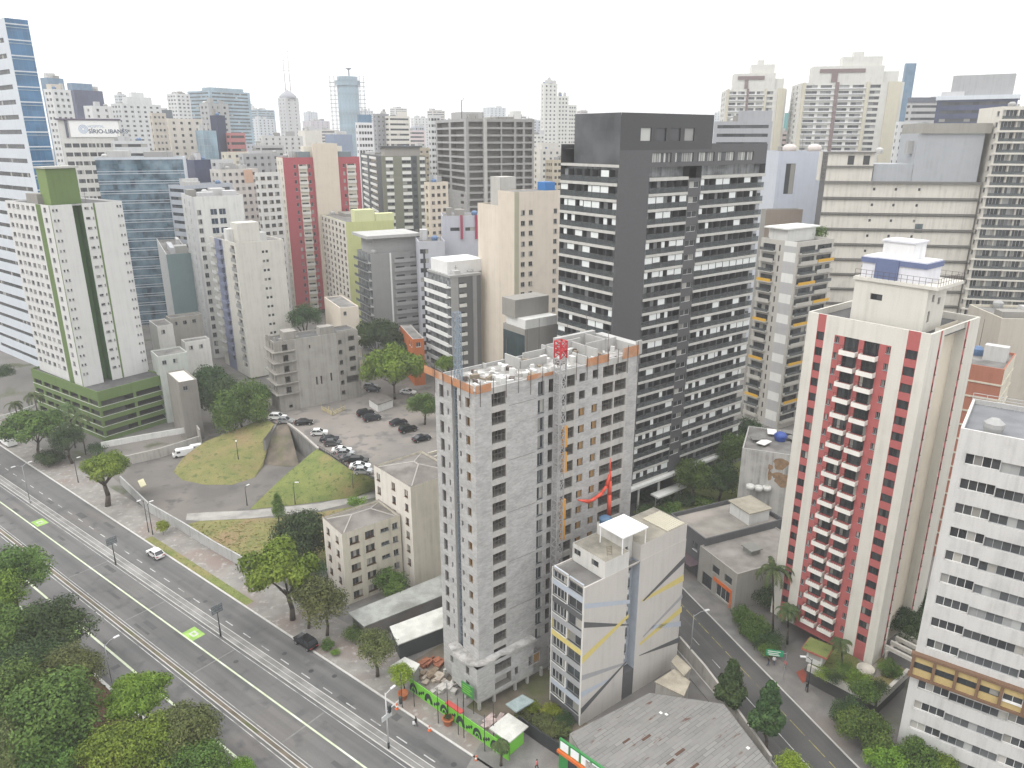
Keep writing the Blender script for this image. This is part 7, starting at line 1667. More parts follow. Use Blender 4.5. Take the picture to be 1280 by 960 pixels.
for u, v, lab, k in ((504, 873, 'large terracotta planter holding the yellow green street tree', 0), (560, 905, 'large terracotta planter with a small plant on the hoarding pavement', 1)):
    g = at(u, v, .14); e = empty('planter', g, 0, lab, 'planter'); m = MB(); m.lathe((0, 0, 0), [(.55, 0), (.75, .9), (.82, .9), (.82, 1.1), (.7, 1.1), (.68, 1.0)], 14); m.build('pot', [TER], e, True)
    if k: o = link('foliage', crown('dark', 'bush', 0, 1100, .075), e, (0, 0, 1.3)); o.scale = (.6, .6, .8)
CONE = plain((.65, .14, .04), .5, name='cone_orange')
for u, v, lab in ((496, 886, 'orange and white traffic barrel at the kerb by the planter'), (537, 913, 'orange and white traffic barrel at the kerb in front of the person'), (595, 951, 'orange and white traffic barrel at the kerb near the kiosk')):
    g = at(u, v, .03); e = empty('traffic_cone', g, 0, lab, 'traffic cone'); e.scale = (.8, .8, .85); m = MB(); m.lathe((0, 0, 0), [(.36, 0), (.36, .08), (.24, .1), (.2, .45)], 10, 0); m.lathe((0, 0, .45), [(.2, 0), (.16, .3)], 10, 1); m.lathe((0, 0, .75), [(.16, 0), (.1, .35)], 10, 0); m.build('cone_body', [CONE, WPN], e)
# crowd barrier before the concrete ruin, yard at the far left
bm = plain((.5, .42, .16), .6, name='pale_yellow_paint'); P = [at(u, v, 6.03) for u, v in ((402, 513), (416, 520), (432, 512))]; m = MB()
for a, b in zip(P, P[1:]):
    for h in (.3, .7, 1.2): m.tube(a + Vector((0, 0, h)), b + Vector((0, 0, h)), .06, n=4)
    for k in range(4): q = a.lerp(b, k / 3); m.tube(q, q + Vector((0, 0, 1.6 if k % 2 else 2.4)), .06, n=4)
tag(m.build('barrier', [bm]), 'pale yellow pipe barrier standing before the concrete ruin', 'barrier')
sheet('site_yard', [(-60, 500), (38, 478), (70, 500), (60, 530), (-40, 560)], EARTH, .05)
wall_run('boundary_wall', 'white low wall of the earth yard left of the parking podium', [(-10, 528), (20, 520), (44, 511)], .05, 1.4, .25, WHT)
# building materials on the site
for i, (u, v, c, lab) in enumerate(((540, 830, (.3, .12, .07), 'long pile of red bricks inside the site by the pale shed'), (546, 848, (.42, .36, .3), 'stack of pale timber and boards on the site near the hoarding'), (556, 862, (.5, .48, .45), 'heap of grey rubble and sheets beside the podium'), (530, 846, (.22, .17, .12), 'brown heap of formwork beside the site hut'), (622, 905, (.5, .4, .38), 'pinkish water drum behind the kiosk'))):
    g = at(u, v, .05); r = random.Random(i); m = MB()
    for k in range(9):
        a = r.uniform(-.3, .3) + .9; x, y = r.uniform(-1.6, 1.6), r.uniform(-.9, .9); m.obox((x, y), (math.cos(a), math.sin(a), 0), (-math.sin(a), math.cos(a), 0), r.uniform(.4, 1.2), r.uniform(.15, .5), 0, r.uniform(.25, .8))
    tag(m.build('material_pile', [ground(c, tuple(x * .6 for x in c), 1.5, 'site_material')], None, False, tuple(g)), lab, 'material pile')
SITEG = mirror_glass((.2, .27, .27), (.16, .22, .22), 'pale_green_sheet', pw=1.2, ph=1)
shed('shed', 'low greenish sheet canopy at the foot of the block tower beside the small garden', [(632, 880), (653, 868), (668, 876), (645, 890)], 2.6, .3, ground((.3, .36, .36), (.22, .27, .27), .8, 'greenish_sheet'), SITEG, 'canopy')
# long low hall with the patched roof and the shop front
TIN = ground((.26, .255, .245), (.17, .168, .16), .25, 'patched_tin_roof', c3=(.33, .32, .3), c4_=(.2, .165, .15))
P = [at(u, v, 4.6) for u, v in ((712, 917), (812, 866), (905, 880), (985, 985), (800, 1060))]
hx = empty('hall', (P[0].x, P[0].y, 0), 0, 'low hall with a patched grey corrugated roof at the bottom of the view', 'building'); L = [p - P[0] for p in P]
m = MB(); q = [(p.x, p.y) for p in L]; q = q if sum(q[i - 1][0] * q[i][1] - q[i][0] * q[i - 1][1] for i in range(5)) > 0 else q[::-1]; m.prism(q, 0, 4.45); m.build('wall', [OLDW], hx)
def tin_nodes():
    m_, nt, b = node_mat('patched_tin_roof_sheets'); tc = nt.nodes.new('ShaderNodeTexCoord').outputs['UV']; mp = nt.nodes.new('ShaderNodeMapping'); mp.inputs['Rotation'].default_value = (0, 0, R(-38)); nt.links.new(tc, mp.inputs[0])
    br = nt.nodes.new('ShaderNodeTexBrick'); nt.links.new(mp.outputs[0], br.inputs[0]); br.inputs['Scale'].default_value = 1; br.inputs['Brick Width'].default_value = 2.2; br.inputs['Row Height'].default_value = .55; br.inputs['Mortar Size'].default_value = .035
    br.inputs['Color1'].default_value = (.215, .21, .2, 1); br.inputs['Color2'].default_value = (.145, .142, .136, 1); br.inputs['Mortar'].default_value = (.09, .088, .084, 1); br.inputs['Bias'].default_value = -.2
    x = mixn(nt, ramp(nt, noise(nt, mp.outputs[0], .35, 5, .6, 1.6), .4, .68), br.outputs[0], (.2, .195, .185)); x = mixn(nt, ramp(nt, noise(nt, mp.outputs[0], .6, 3, .5, 2.2), .64, .7), x, (.1, .05, .035))
    nt.links.new(x, b.inputs['Base Color']); b.inputs['Roughness'].default_value = .8; return m_
TINM = tin_nodes(); m = MB(); m.poly([(p[0], p[1], 4.6) for p in q]); 
for i in range(5):
    a, b = q[i], q[(i + 1) % 5]; m.quad((a[0], a[1], 4.45), (b[0], b[1], 4.45), (b[0], b[1], 4.6), (a[0], a[1], 4.6))
m.build('roof', [TINM], hx)
for i, (u, v, w_, c) in enumerate(((783, 926, .9, 0), (808, 922, 1.1, 0), (850, 940, 1.2, 0), (838, 952, 1.0, 0), (868, 958, 1.1, 0), (826, 891, .25, 1), (833, 893, .25, 1), (935, 935, .3, 1))):
    g = at(u, v, 4.62) - Vector((P[0].x, P[0].y, 0)); m = MB(); a = R(38); m.obox((g.x, g.y), (math.cos(a), math.sin(a), 0), (-math.sin(a), math.cos(a), 0), w_ * .7, w_ * .16 if not c else .2, 4.6, 4.66); m.build('roof_patch' if not c else 'roof_debris', [plain((.09, .05, .035), .9, name='rusty_sheet') if not c else WPN], hx)
SGR = plain((.04, .22, .06), .5, name='shop_green'); SOR = plain((.6, .14, .03), .5, name='shop_orange')
a0, a1 = at(700, 922, 5.0), at(790, 985, 5.0); d = (a1 - a0); d.z = 0; L0 = d.length
sh_ = empty('shop_front', (a0.x, a0.y, 0), math.atan2(d.y, d.x), 'green shop front with an orange band and white fascia panels at the bottom edge', 'shop front')
m = MB(); m.box(0, -.15, 0, L0, .15, 5.0, 0); m.build('wall', [SGR], sh_); m = MB(); m.box(-.1, -.5, 2.9, L0, -.15, 3.3); m.build('orange_band', [SOR], sh_)
for i in range(5): m = MB(); m.box(.25 + i * 1.75, -.2, 3.45, 1.6 + i * 1.75, -.16, 4.75); m.build('fascia_panel', [plain((.78, .8, .82), .4, name='white_fascia')], sh_)
for i in range(4): m = MB(); m.box(1.6 + i * 1.9, -.19, .1, 3.1 + i * 1.9, -.16, 2.6); m.build('shop_window', [GLD], sh_)
# low annexe with a pale roof beside the striped block and the street wall
shed('outbuilding', 'tumbledown pale roofed annexe between the striped block and the side street', [(818, 852), (843, 836), (863, 852), (855, 870)], 3.6, 3.6, ground((.4, .36, .29), (.3, .27, .22), .7, 'lichen_slab'), OLDW, 'outbuilding')
shed('outbuilding', 'small flat roofed room at the street corner of the striped block', [(839, 827), (846, 818), (864, 835), (855, 845)], 4.0, 4.0, ground((.4, .36, .29), (.3, .27, .22), .7, 'lichen_slab'), OLDW, 'outbuilding')
wall_run('boundary_wall', 'whitewashed wall with brown coping along the side street pavement', [(848, 812), (880, 848), (912, 890), (962, 960)], .1, [2.6, 2.4, 2.2, 2.0], .35, OLDW)
# black street fence with its two posts before the small garden
wall_run('street_fence', 'black panelled street fence with lettering strip before the small garden', [(648, 910), (676, 930), (700, 946)], .1, 2.2, .2, plain((.03, .032, .035), .5, name='black_panel'), 'fence')
# grey flat building, warehouse and shop on the far side of the street
GF = wall((.11, .11, .115), .3, name='dark_grey_front'); WH = wall((.33, .315, .285), .4, name='drab_render')
def lotbld(name, label, base, z, azR, uL_top, W, D, H, mR, mL, roofm, opsL=(), opsR=(), par=.5):
    g = at(base[0], base[1], 0); B = Bld(name, label, 'building', base, Y=g.y, azR=azR, W=W, D=D, z0=0, ztop=H); B.O = g; B.e.location = g
    B.Rf.L = W; B.Lf.L = D; B.wall(B.Rf, mR, opsR); B.wall(B.Lf, mL, opsL); B.shell(mL, roofm, par=par); B.done(); return B
wh = lotbld('warehouse', 'drab two storey shop house with an orange framed shop window on the side street', (917, 764), 0, 66, 0, 18, 10.5, 7.6, WH, WH, ground((.27, .25, .23), (.2, .185, .17), .5, 'warehouse_sheet_roof', c3=(.32, .3, .28)),
    [(1.2, 3.2, 4.4, 5.9, 'd:2'), (4.6, 6.6, 4.4, 5.9, 'd:2'), (1.4, 5.2, .4, 2.9, 'w:3'), (6.4, 9.2, .2, 3.0, 'd:2')], par=.15)
m = MB(); m.box(-.12, .9, 2.95, 0, 6.0, 3.7); m.box(-.12, .9, 0, 0, 1.3, 2.95); m.build('orange_frame', [SOR], wh.e)
m = MB(); m.box(6.5, 4.0, 7.45, 8.5, 6.2, 8.3); m.box(6.2, 3.7, 8.3, 8.8, 6.5, 8.5); m.build('roof_vent', [plain((.22, .22, .2), .8, name='weathered_vent')], wh.e)
gf = lotbld('flat_roofed_building', 'dark fronted low building with a big flat roof terrace beside the drab shop house', (877, 726), 0, 66, 0, 19, 11, 9.0, GF, GF, ground((.3, .28, .25), (.22, .205, .185), .35, 'terrace_deck', c3=(.36, .32, .29)), [(2, 3.4, 5.2, 6.8, 'w:1'), (5, 9, .3, 2.6, 'd:3')], par=.9)
m = MB(); m.box(12, 2, 8.1, 17, 7.6, 10.6); m.build('roof_room', [WHT], gf.e); m = MB(); m.box(11.7, 1.7, 10.6, 17.4, 8, 10.85); m.build('room_roof', [ground((.36, .33, .27), (.28, .26, .21), .5, 'room_roof_deck')], gf.e)
m = MB(); m.box(-2.6, .6, 3.2, -.05, 8.5, 3.4); m.build('awning', [plain((.1, .07, .08), .7, name='dark_plum_awning')], gf.e)
for i in range(3):
    p = atY(938 + i * 10, 606 + i * 4, gf.O.y + 22); m = MB(); m.lathe((0, 0, 0), [(.7, 0), (.95, .35), (.95, .9), (.7, 1.05), (.55, 1.05), (.5, .9)], 12); tag(m.build('water_tank', [plain((.6, .6, .57), .5, name='white_tank_plastic')], None, True, (p.x, p.y, max(8.1, p.z - 1))), 'open white round tank on the terrace edge, %s of three below the mural wall' % ('left one', 'middle one', 'right one')[i], 'water tank', 'white tanks below the mural wall')
# decayed wall with a painted brown figure
MU = wall((.46, .45, .43), .9, name='flaking_white_wall', patch=.7, dark=.25)
B = Bld('derelict_house', 'flaking white house wall with a brown painted figure beside the red striped tower', 'building', (928, 560), Y=147, azR=112, W=16, D=14, z0=0)
B.wall(B.Rf, MU); B.wall(B.Lf, MU); B.shell(MU, ROOF, par=.3); MUP = ground((.3, .2, .12), (.2, .13, .08), 1.2, 'brown_mural_paint')
def blob(cu, cv, ru, rv, d=.01):
    pts = []
    for k in range(14):
        t = 6.283 * k / 14; w_ = 1 + .14 * math.sin(3 * t + cu) + .08 * math.sin(5 * t + cv); pts.append(B.Rf.p(*B.ab(B.Rf, cu + ru * w_ * math.cos(t), cv + rv * w_ * math.sin(t)), -d))
    n = (pts[1] - pts[0]).cross(pts[2] - pts[0])
    if n.y > 0: pts.reverse()
    B.mb.poly(pts, B.m(MUP))
blob(976, 580, 9.5, 7.5); blob(978, 601, 9, 8.5, .014); blob(971, 594, 7, 4, .016); blob(962, 594, 2.6, 7, .018); blob(963, 584, 3.2, 3.6, .022); B.done()
p = atY(976, 543, B.O.y + 5); m = MB(); m.lathe((0, 0, 0), [(1.1, 0), (1.4, 1), (1.4, 1.3), (.9, 1.8), (.1, 1.95)], 14); tag(m.build('water_tank', [plain((.03, .07, .3), .5, name='bright_blue_tank')], None, True, (p.x, p.y, B.top - .3)), 'bright blue water tank on the roof of the flaking white house', 'water tank')
for i, (u, v) in enumerate(((948, 548), (965, 540), (985, 540), (955, 553), (992, 548))):
    q = at(u, v, B.top + .3); m = MB(); a = i * 1.3; m.obox((0, 0), (math.cos(a), math.sin(a), 0), (-math.sin(a), math.cos(a), 0), 1.6, 1.0, 0, .12); tag(m.build('roof_sheet', [WPN if i % 2 else ROOF], None, False, tuple(q)), 'loose pale roofing sheet lying on the flaking white house', 'roof sheet', 'loose sheets on the flaking white house')
# entrance canopy of the dark tower
m = MB(); a, b = at(818, 620, 3.6), at(853, 606, 3.6); d = (b - a).normalized(); n = Vector((-d.y, d.x, 0)); e = empty('entrance_canopy', (a.x, a.y, 0), math.atan2(d.y, d.x), 'long white entrance canopy standing in the dark tower garden', 'canopy'); L0 = (b - a).length
m.box(0, -1.2, 3.3, L0, 1.2, 3.7); m.build('roof', [WPN], e)
for x in (.5, L0 - .5): m = MB(); m.tube((x, 0, 0), (x, 0, 3.3), .12, n=6); m.build('post', [GREYF], e)
# raised garden, guard house and pergola of the striped tower
P = [at(u, v, 3.0) for u, v in ((1010, 832), (1095, 876), (1135, 838), (1060, 800))]
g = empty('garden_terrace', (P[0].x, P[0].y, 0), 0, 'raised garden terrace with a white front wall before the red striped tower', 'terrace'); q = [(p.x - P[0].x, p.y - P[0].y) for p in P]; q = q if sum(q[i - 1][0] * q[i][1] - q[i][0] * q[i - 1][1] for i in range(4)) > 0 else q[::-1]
m = MB(); m.prism(q, 0, 2.9); m.build('wall', [plain((.06, .06, .06), .8, name='garage_wall_painted_shade')], g); m = MB(); m.poly([(x, y, 2.95) for x, y in q]); m.build('lawn', [GRASS], g)  # near-black wall colour paints in the shade of the garage openings
m = MB(); a, b = Vector((0, 0, 0)), Vector((P[1].x - P[0].x, P[1].y - P[0].y, 0)); d = (b - a).normalized(); n = Vector((d.y, -d.x, 0)) * .25
for z0, z1 in ((2.2, 3.3),): m.quad(a + n + Vector((0, 0, z0)), b + n + Vector((0, 0, z0)), b + n + Vector((0, 0, z1)), a + n + Vector((0, 0, z1))); m.quad(a + n + Vector((0, 0, z1)), b + n + Vector((0, 0, z1)), b - n + Vector((0, 0, z1)), a - n + Vector((0, 0, z1))); m.quad(b - n + Vector((0, 0, 2.9)), a - n + Vector((0, 0, 2.9)), a - n + Vector((0, 0, z1)), b - n + Vector((0, 0, z1)))
c = P[2] - Vector((P[0].x, P[0].y, 0)); c.z = 0; d2 = (c - b).normalized(); n2 = Vector((d2.y, -d2.x, 0)) * .25; m.quad(b + n2 + Vector((0, 0, 2)), c + n2 + Vector((0, 0, 2)), c + n2 + Vector((0, 0, 3.3)), b + n2 + Vector((0, 0, 3.3))); m.quad(b + n2 + Vector((0, 0, 3.3)), c + n2 + Vector((0, 0, 3.3)), c - n2 + Vector((0, 0, 3.3)), b - n2 + Vector((0, 0, 3.3)))
m.build('parapet', [wall((.52, .5, .46), .5, name='garden_parapet')], g); m = MB(); q4 = [(1068, 806), (1098, 830), (1112, 842), (1090, 848), (1075, 832)]; pp = [at(u, v, 2.99) - Vector((P[0].x, P[0].y, 0)) for u, v in q4]; m.poly(pp[::-1] if (pp[1] - pp[0]).cross(pp[2] - pp[0]).z < 0 else pp); m.build('paved_court', [PAVE], g)
gp = at(1082, 838, 3.0); m = MB(); m.lathe((0, 0, 0), [(1.3, 0), (1.3, .45), (1.1, .45), (1.1, .3)], 18); tag(m.build('planter', [wall((.5, .47, .41), .3)], None, True, tuple(gp)), 'round stone planter set in the paved court of the raised garden', 'planter')
gh = empty('guard_house', at(1020, 826, 3.0), R(-40), 'little white guard house with a grass covered roof in the raised garden', 'guard house')
m = MB(); m.box(-1.2, -1.1, 0, 1.2, 1.1, 2.2); m.build('wall', [WHT], gh); m = MB(); m.box(-1.25, -.8, 1.0, -1.21, .8, 1.9); m.box(-.9, -1.14, 1.0, .9, -1.11, 1.9); m.build('window', [GLD], gh); m = MB(); m.box(-1.9, -1.8, 2.2, 1.9, 1.8, 2.5, 0); m.box(-1.8, -1.7, 2.5, 1.8, 1.7, 2.56, 1); m.build('roof', [plain((.3, .1, .07), .8, name='tile_edge'), GRASS], gh)
pe = empty('pergola', at(1098, 826, 3.0), R(90 - 51), 'white concrete pergola beams beside the foot of the red striped tower', 'pergola')
PGM = wall((.5, .48, .44), .4, name='pergola_concrete')
for i in range(6): m = MB(); m.box(1.0 + i * 1.7, -6.6, 1.9, 1.4 + i * 1.7, -.2, 2.5); m.build('beam', [PGM], pe)
for y in (-.6, -6.4): m = MB(); m.box(.6, y - .2, 1.5, 10.4, y + .2, 1.9); [m.box(x, y - .15, 0, x + .3, y + .15, 1.5) for x in (.8, 5.2, 9.8)]; m.build('pergola_frame', [PGM], pe)
# ------------------------------------------------------------------ lamps, signs, signals
STL = plain((.3, .31, .32), .5, .4, 'lamp_steel')
def lamp(label, u, v, h, arm=1.6, ang=0.0, z0=0.0, two=False, cat='street lamp', mat=None, group=None):
    g = at(u, v, z0); e = empty('street_lamp', g, ang, label, cat, group); m = MB(); m.tube((0, 0, 0), (0, 0, .9), .13, .12, 8); m.tube((0, 0, .9), (0, 0, h), .09, .06, 8); m.build('pole', [mat or STL], e, True)
    for s in ((1, -1) if two else (1,)):
        m = MB(); m.tube((0, 0, h - .3), (s * arm * .6, 0, h + .25), .05, n=6); m.tube((s * arm * .6, 0, h + .25), (s * arm, 0, h + .3), .05, n=6); m.build('arm', [mat or STL], e)
        m = MB(); m.box(s * (arm - .1), -.17, h + .22, s * (arm + .75), .17, h + .36); m.build('lamp_head', [plain((.6, .6, .6), .4, name='lamp_grey')], e)
    return e
ra = math.atan2(RD.y, RD.x)
lamp('double armed street lamp on the median at the far left', 38, 629, 9.5, 1.4, ra + R(90), .13, True); lamp('slim street lamp at the park side of the bus lane', 143, 868, 9.0, 1.5, ra + R(90), 0)
lamp('street lamp by the long wall near the forked street tree', 98, 603, 6, .8, ra + R(90), .14, mat=POSTM); lamp('tall dark pole on the pavement before the stained wall', 186, 665, 7.5, .6, ra - R(90), .14, mat=POSTM); lamp('second tall dark pole close beside the first before the stained wall', 191, 668, 7.2, .5, ra + R(90), .14, mat=POSTM)
lamp('garden lamp on the grass bank beside the concrete path', 369, 630, 5.2, .5, 0, .3, mat=POSTM); lamp('garden lamp at the right end of the grass bank', 442, 618, 5.2, .5, 0, .6, mat=POSTM); lamp('short yard lamp at the start of the concrete path', 309, 632, 4.6, .5, 1, 0, mat=POSTM); lamp('garden lamp on the dry grass mound', 298, 574, 4.4, .4, 2, 3, mat=POSTM)
lamp('tall street lamp arching over the side street beside the striped block', 862, 828, 9.0, 2.0, math.atan2(QN.y, QN.x), .14); lamp('black street lamp on the corner of the raised garden', 1009, 865, 6, 1.0, 3.0, .14, mat=POSTM)
def gantry(label, u, v, h, w_, ang):
    g = at(u, v, .13); e = empty('overhead_sign', g, ang, label, 'sign'); m = MB(); m.tube((0, 0, 0), (0, 0, 1.4), .16, n=8); m.tube((0, 0, 1.4), (0, 0, h), .1, .08, 8); m.build('pole', [POSTM], e, True)
    m = MB(); m.box(-w_ / 2, -.05, h - .2, w_ / 2, .05, h + 1.3); m.build('sign_panel', [see_glass((.2, .21, .22), 'perforated_panel', .45, .6)], e)
    m = MB()
    for k in range(3): m.box(-w_ / 2 + .1, .05, h + k * .5 - .05, w_ / 2 - .1, .12, h + k * .5 + .05)
    m.build('sign_frame', [STL], e)
gantry('grey backed overhead sign on a dark pole on the median, further one', 145, 706, 4.8, 2.0, ra + R(90)); gantry('grey backed overhead sign on a dark pole on the median, nearer one', 276, 795, 4.8, 2.0, ra + R(90))
g = at(486, 935, .13); e = empty('traffic_signal', g, ra + R(90), 'tall white pole on the median carrying traffic signals and a lamp', 'traffic signal'); m = MB(); m.tube((0, 0, 0), (0, 0, 1.0), .16, n=8, m=1); m.tube((0, 0, 1), (0, 0, 9.2), .1, .07, 8); m.tube((0, 0, 6.2), (2.6, 0, 6.5), .06, n=6); m.tube((0, 0, 9.0), (1.2, 0, 9.3), .05, n=6); m.build('pole', [plain((.55, .55, .55), .5, name='white_pole_paint'), POSTM], e, True)
for x in (.4, 2.5): m = MB(); m.box(x - .2, -.35, 5.9, x + .2, -.05, 7.0); [m.lathe((x, -.2, z), [(.1, 0), (.1, .02)], 8) for z in (6.1,)]; m.build('signal_head', [plain((.03, .04, .04), .5, name='signal_black')], e)
m = MB(); m.box(-.9, -.06, 5.0, .9, .04, 5.8); m.build('sign_panel', [plain((.5, .52, .52), .4, name='sign_grey')], e); m = MB(); m.box(1.0, -.15, 9.2, 1.8, .15, 9.35); m.build('lamp_head', [plain((.6, .6, .6), .4, name='lamp_grey')], e)
g = at(979, 850, .13); e = empty('street_sign', g, R(-12), 'green street name sign with white lettering on a pole at the side street', 'sign'); m = MB(); m.tube((0, 0, 0), (0, 0, 5.2), .06, n=6); m.tube((0, 0, 4.9), (-1.4, 0, 4.9), .05, n=6); m.build('pole', [STL], e)
m = MB(); m.box(-3.0, -.06, 4.2, -.5, .0, 5.3); sp = m.build('sign_panel', [plain((.02, .27, .13), .4, name='road_sign_green')], e); m = MB(); 
for z_, x0, x1 in ((4.95, -2.8, -.9), (4.6, -2.8, -1.2), (4.3, -2.6, -1.0)): m.box(x0, -.075, z_, x1, -.062, z_ + .14)
m.build('lettering', [WPN], sp)
# ------------------------------------------------------------------ vehicles
TYRE = plain((.02, .02, .02), .9, name='tyre_rubber'); RIM = plain((.4, .4, .4), .4, .6, 'wheel_rim'); CGL = plain((.02, .024, .028), .06, name='car_glass', spec=.6); HL = plain((.75, .75, .72), .2, name='headlight_lens'); TLM = plain((.4, .02, .02), .3, name='tail_lamp_red')
PAINT = {'white': plain((.75, .75, .74), .25, name='car_paint_white'), 'black': plain((.015, .015, .017), .2, name='car_paint_black'), 'grey': plain((.12, .125, .13), .25, .3, 'car_paint_grey'), 'silver': plain((.42, .43, .44), .25, .4, 'car_paint_silver'), 'dark': plain((.03, .035, .045), .2, .2, 'car_paint_graphite')}
CARP = {  # side profile below the windows, roof line: (x, z), half width .86
 'hatch': (3.9, [(0, .35), (0, .75), (.15, .9), (1.1, 1.0), (3.75, 1.0), (3.9, .7), (3.9, .35)], [(1.05, 1.0), (1.75, 1.48), (3.2, 1.5), (3.78, 1.0)]),
 'sedan': (4.4, [(0, .35), (0, .72), (.15, .86), (1.25, .98), (3.5, 1.0), (4.3, .95), (4.4, .65), (4.4, .35)], [(1.15, .98), (1.95, 1.42), (2.95, 1.43), (3.75, 1.0)]),
 'suv': (4.4, [(0, .4), (0, .9), (.15, 1.05), (1.15, 1.15), (4.25, 1.15), (4.4, .8), (4.4, .4)], [(1.1, 1.15), (1.75, 1.7), (3.75, 1.72), (4.3, 1.15)])}
_CM = {}
def car_meshes(kind, col):
    if (kind, col) in _CM: return _CM[kind, col]
    L, low, top = CARP[kind]; hw = .86
    def extr(prof, w0, w1=None, m=None, mid=0):
        m = m or MB(); n = len(prof); i = len(m.v); w1 = w1 or [w0] * n
        for s in (-1, 1): m.v += [(x - L / 2, s * w, z) for (x, z), w in zip(prof, w1)]
        for k in range(n): a, b = k, (k + 1) % n; m.f.append((i + a, i + b, i + n + b, i + n + a)); m.m.append(mid)
        m.f.append(tuple(i + n + k for k in range(n))); m.m.append(mid); m.f.append(tuple(i + k for k in reversed(range(n)))); m.m.append(mid); return m
    body = extr(low, hw, [hw - .1 if x < .1 or x > L - .08 else hw for x, z in low])
    cw = [hw - .04, hw - .16, hw - .16, hw - .06]; gw = extr(top, 0, cw)
    (x1, z1), (x2, z2) = top[1], top[2]; rf = MB(); i = 0; rw = hw - .15
    rf.box(x1 - L / 2 + .02, -rw, z1 - .02, x2 - L / 2 - .02, rw, max(z1, z2) + .04)
    for xa in (top[0], top[3]):
        xb = top[1] if xa is top[0] else top[2]
        for s in (-1, 1): rf.tube((xa[0] - L / 2, s * (hw - .05), xa[1]), (xb[0] - L / 2, s * (hw - .15), xb[1]), .05, n=5)
    for s in (-1, 1): xm = (x1 + x2) / 2 - L / 2; rf.tube((xm, s * (hw - .04), low[3][1]), (xm, s * (hw - .14), z1), .04, n=5)
    body.add(rf, Matrix())
    wh_ = MB(); wh_.tube((0, -.11, 0), (0, .11, 0), .33, n=14, m=0); rm = MB(); rm.tube((0, -.12, 0), (0, .12, 0), .2, n=12)
    hl = MB(); hl.box(-.06, -.2, -.08, .12, .2, .08)
    P = PAINT[col]; _CM[kind, col] = (L, hw, low, body.mesh('body', [P]), gw.mesh('window', [CGL]), wh_.mesh('wheel', [TYRE]), rm.mesh('rim', [RIM]), hl.mesh('headlight', [HL]), hl.mesh('tail_light', [TLM])); return _CM[kind, col]
def car(label, u, v, az, kind='hatch', col='white', z0=0.03, name='parked_car', group='cars parked in the raised car park', s=1.12):
    L, hw, low, b, g_, w, rm, hl, tl = car_meshes(kind, col); p = at(u, v, z0 + .6); e = empty(name, (p.x, p.y, z0), R(90 - az) + math.pi, label, 'car', group); e.scale = (s, s, s)
    link('body', b, e); link('window', g_, e)
    for x in (-L / 2 + .8, L / 2 - .8):
        for y in (-hw + .1, hw - .1): o = link('wheel', w, e, (x, y, .33)); link('rim', rm, o)
    for y in (-.58, .58): link('headlight', hl, e, (-L / 2 + .03, y, .68)); link('tail_light', tl, e, (L / 2 - .1, y, .75))
    return e
ct_ = [(347, 522, 'suv', 'white', 95, 'white car parked first in the row beside the concrete ruin'), (357, 526, 'hatch', 'silver', 95, 'silver car tucked in front of the first white car by the ruin'), (380, 528, 'sedan', 'black', 82, 'long black car standing apart near the retaining wall corner'), (399, 541, 'hatch', 'white', 85, 'white hatchback alone at the upper end of the bank row'),
       (412, 549, 'sedan', 'dark', 84, 'graphite saloon behind the silver one on the bank row'), (416, 554, 'hatch', 'grey', 84, 'grey hatchback in front of the graphite saloon'), (427, 563, 'sedan', 'white', 86, 'white saloon mid way along the bank row'), (432, 567, 'hatch', 'silver', 86, 'silver hatchback pressed against the white saloon mid row'),
       (438, 573, 'sedan', 'grey', 88, 'grey saloon below the middle silver hatchback'), (448, 577, 'suv', 'black', 88, 'black tall car near the lower end of the bank row'), (450, 583, 'sedan', 'white', 90, 'white saloon last but one at the lower end of the bank row'), (454, 589, 'hatch', 'silver', 90, 'silver hatchback last at the lower end of the bank row'),
       (457, 517, 'suv', 'black', 62, 'black tall car beside the guard hut, left one'), (465, 523, 'suv', 'dark', 62, 'graphite tall car beside the guard hut, right one'), (498, 528, 'sedan', 'dark', 58, 'dark saloon by the round tree, furthest of three'), (510, 537, 'suv', 'black', 58, 'black tall car by the round tree, middle of three'), (527, 548, 'sedan', 'dark', 58, 'dark saloon nearest the block tower, last of three'),
       (463, 483, 'hatch', 'silver', 90, 'pale hatchback in shade at the end of the concrete ruin'), (467, 487, 'hatch', 'dark', 90, 'dark hatchback in shade at the end of the concrete ruin'), (510, 490, 'sedan', 'white', 110, 'white saloon half hidden under the broad green tree')]
for u, v, k, c, az, lab in ct_: car(lab, u, v, az, k, c, 6.03)
car('white hatchback driving up the avenue alone', 194, 692, -52, 'hatch', 'white', name='car', group=None, s=1.08); car('black hatchback stopped at the kerb of the avenue', 382, 803, -52, 'suv', 'black', name='car', group=None, s=1.05)
car('pale car on the forecourt left of the parking podium', 20, 484, 60, 'sedan', 'silver', name='car', group=None); car('silver car glimpsed between the palms and the podium', 75, 537, 60, 'hatch', 'white', name='car', group=None)
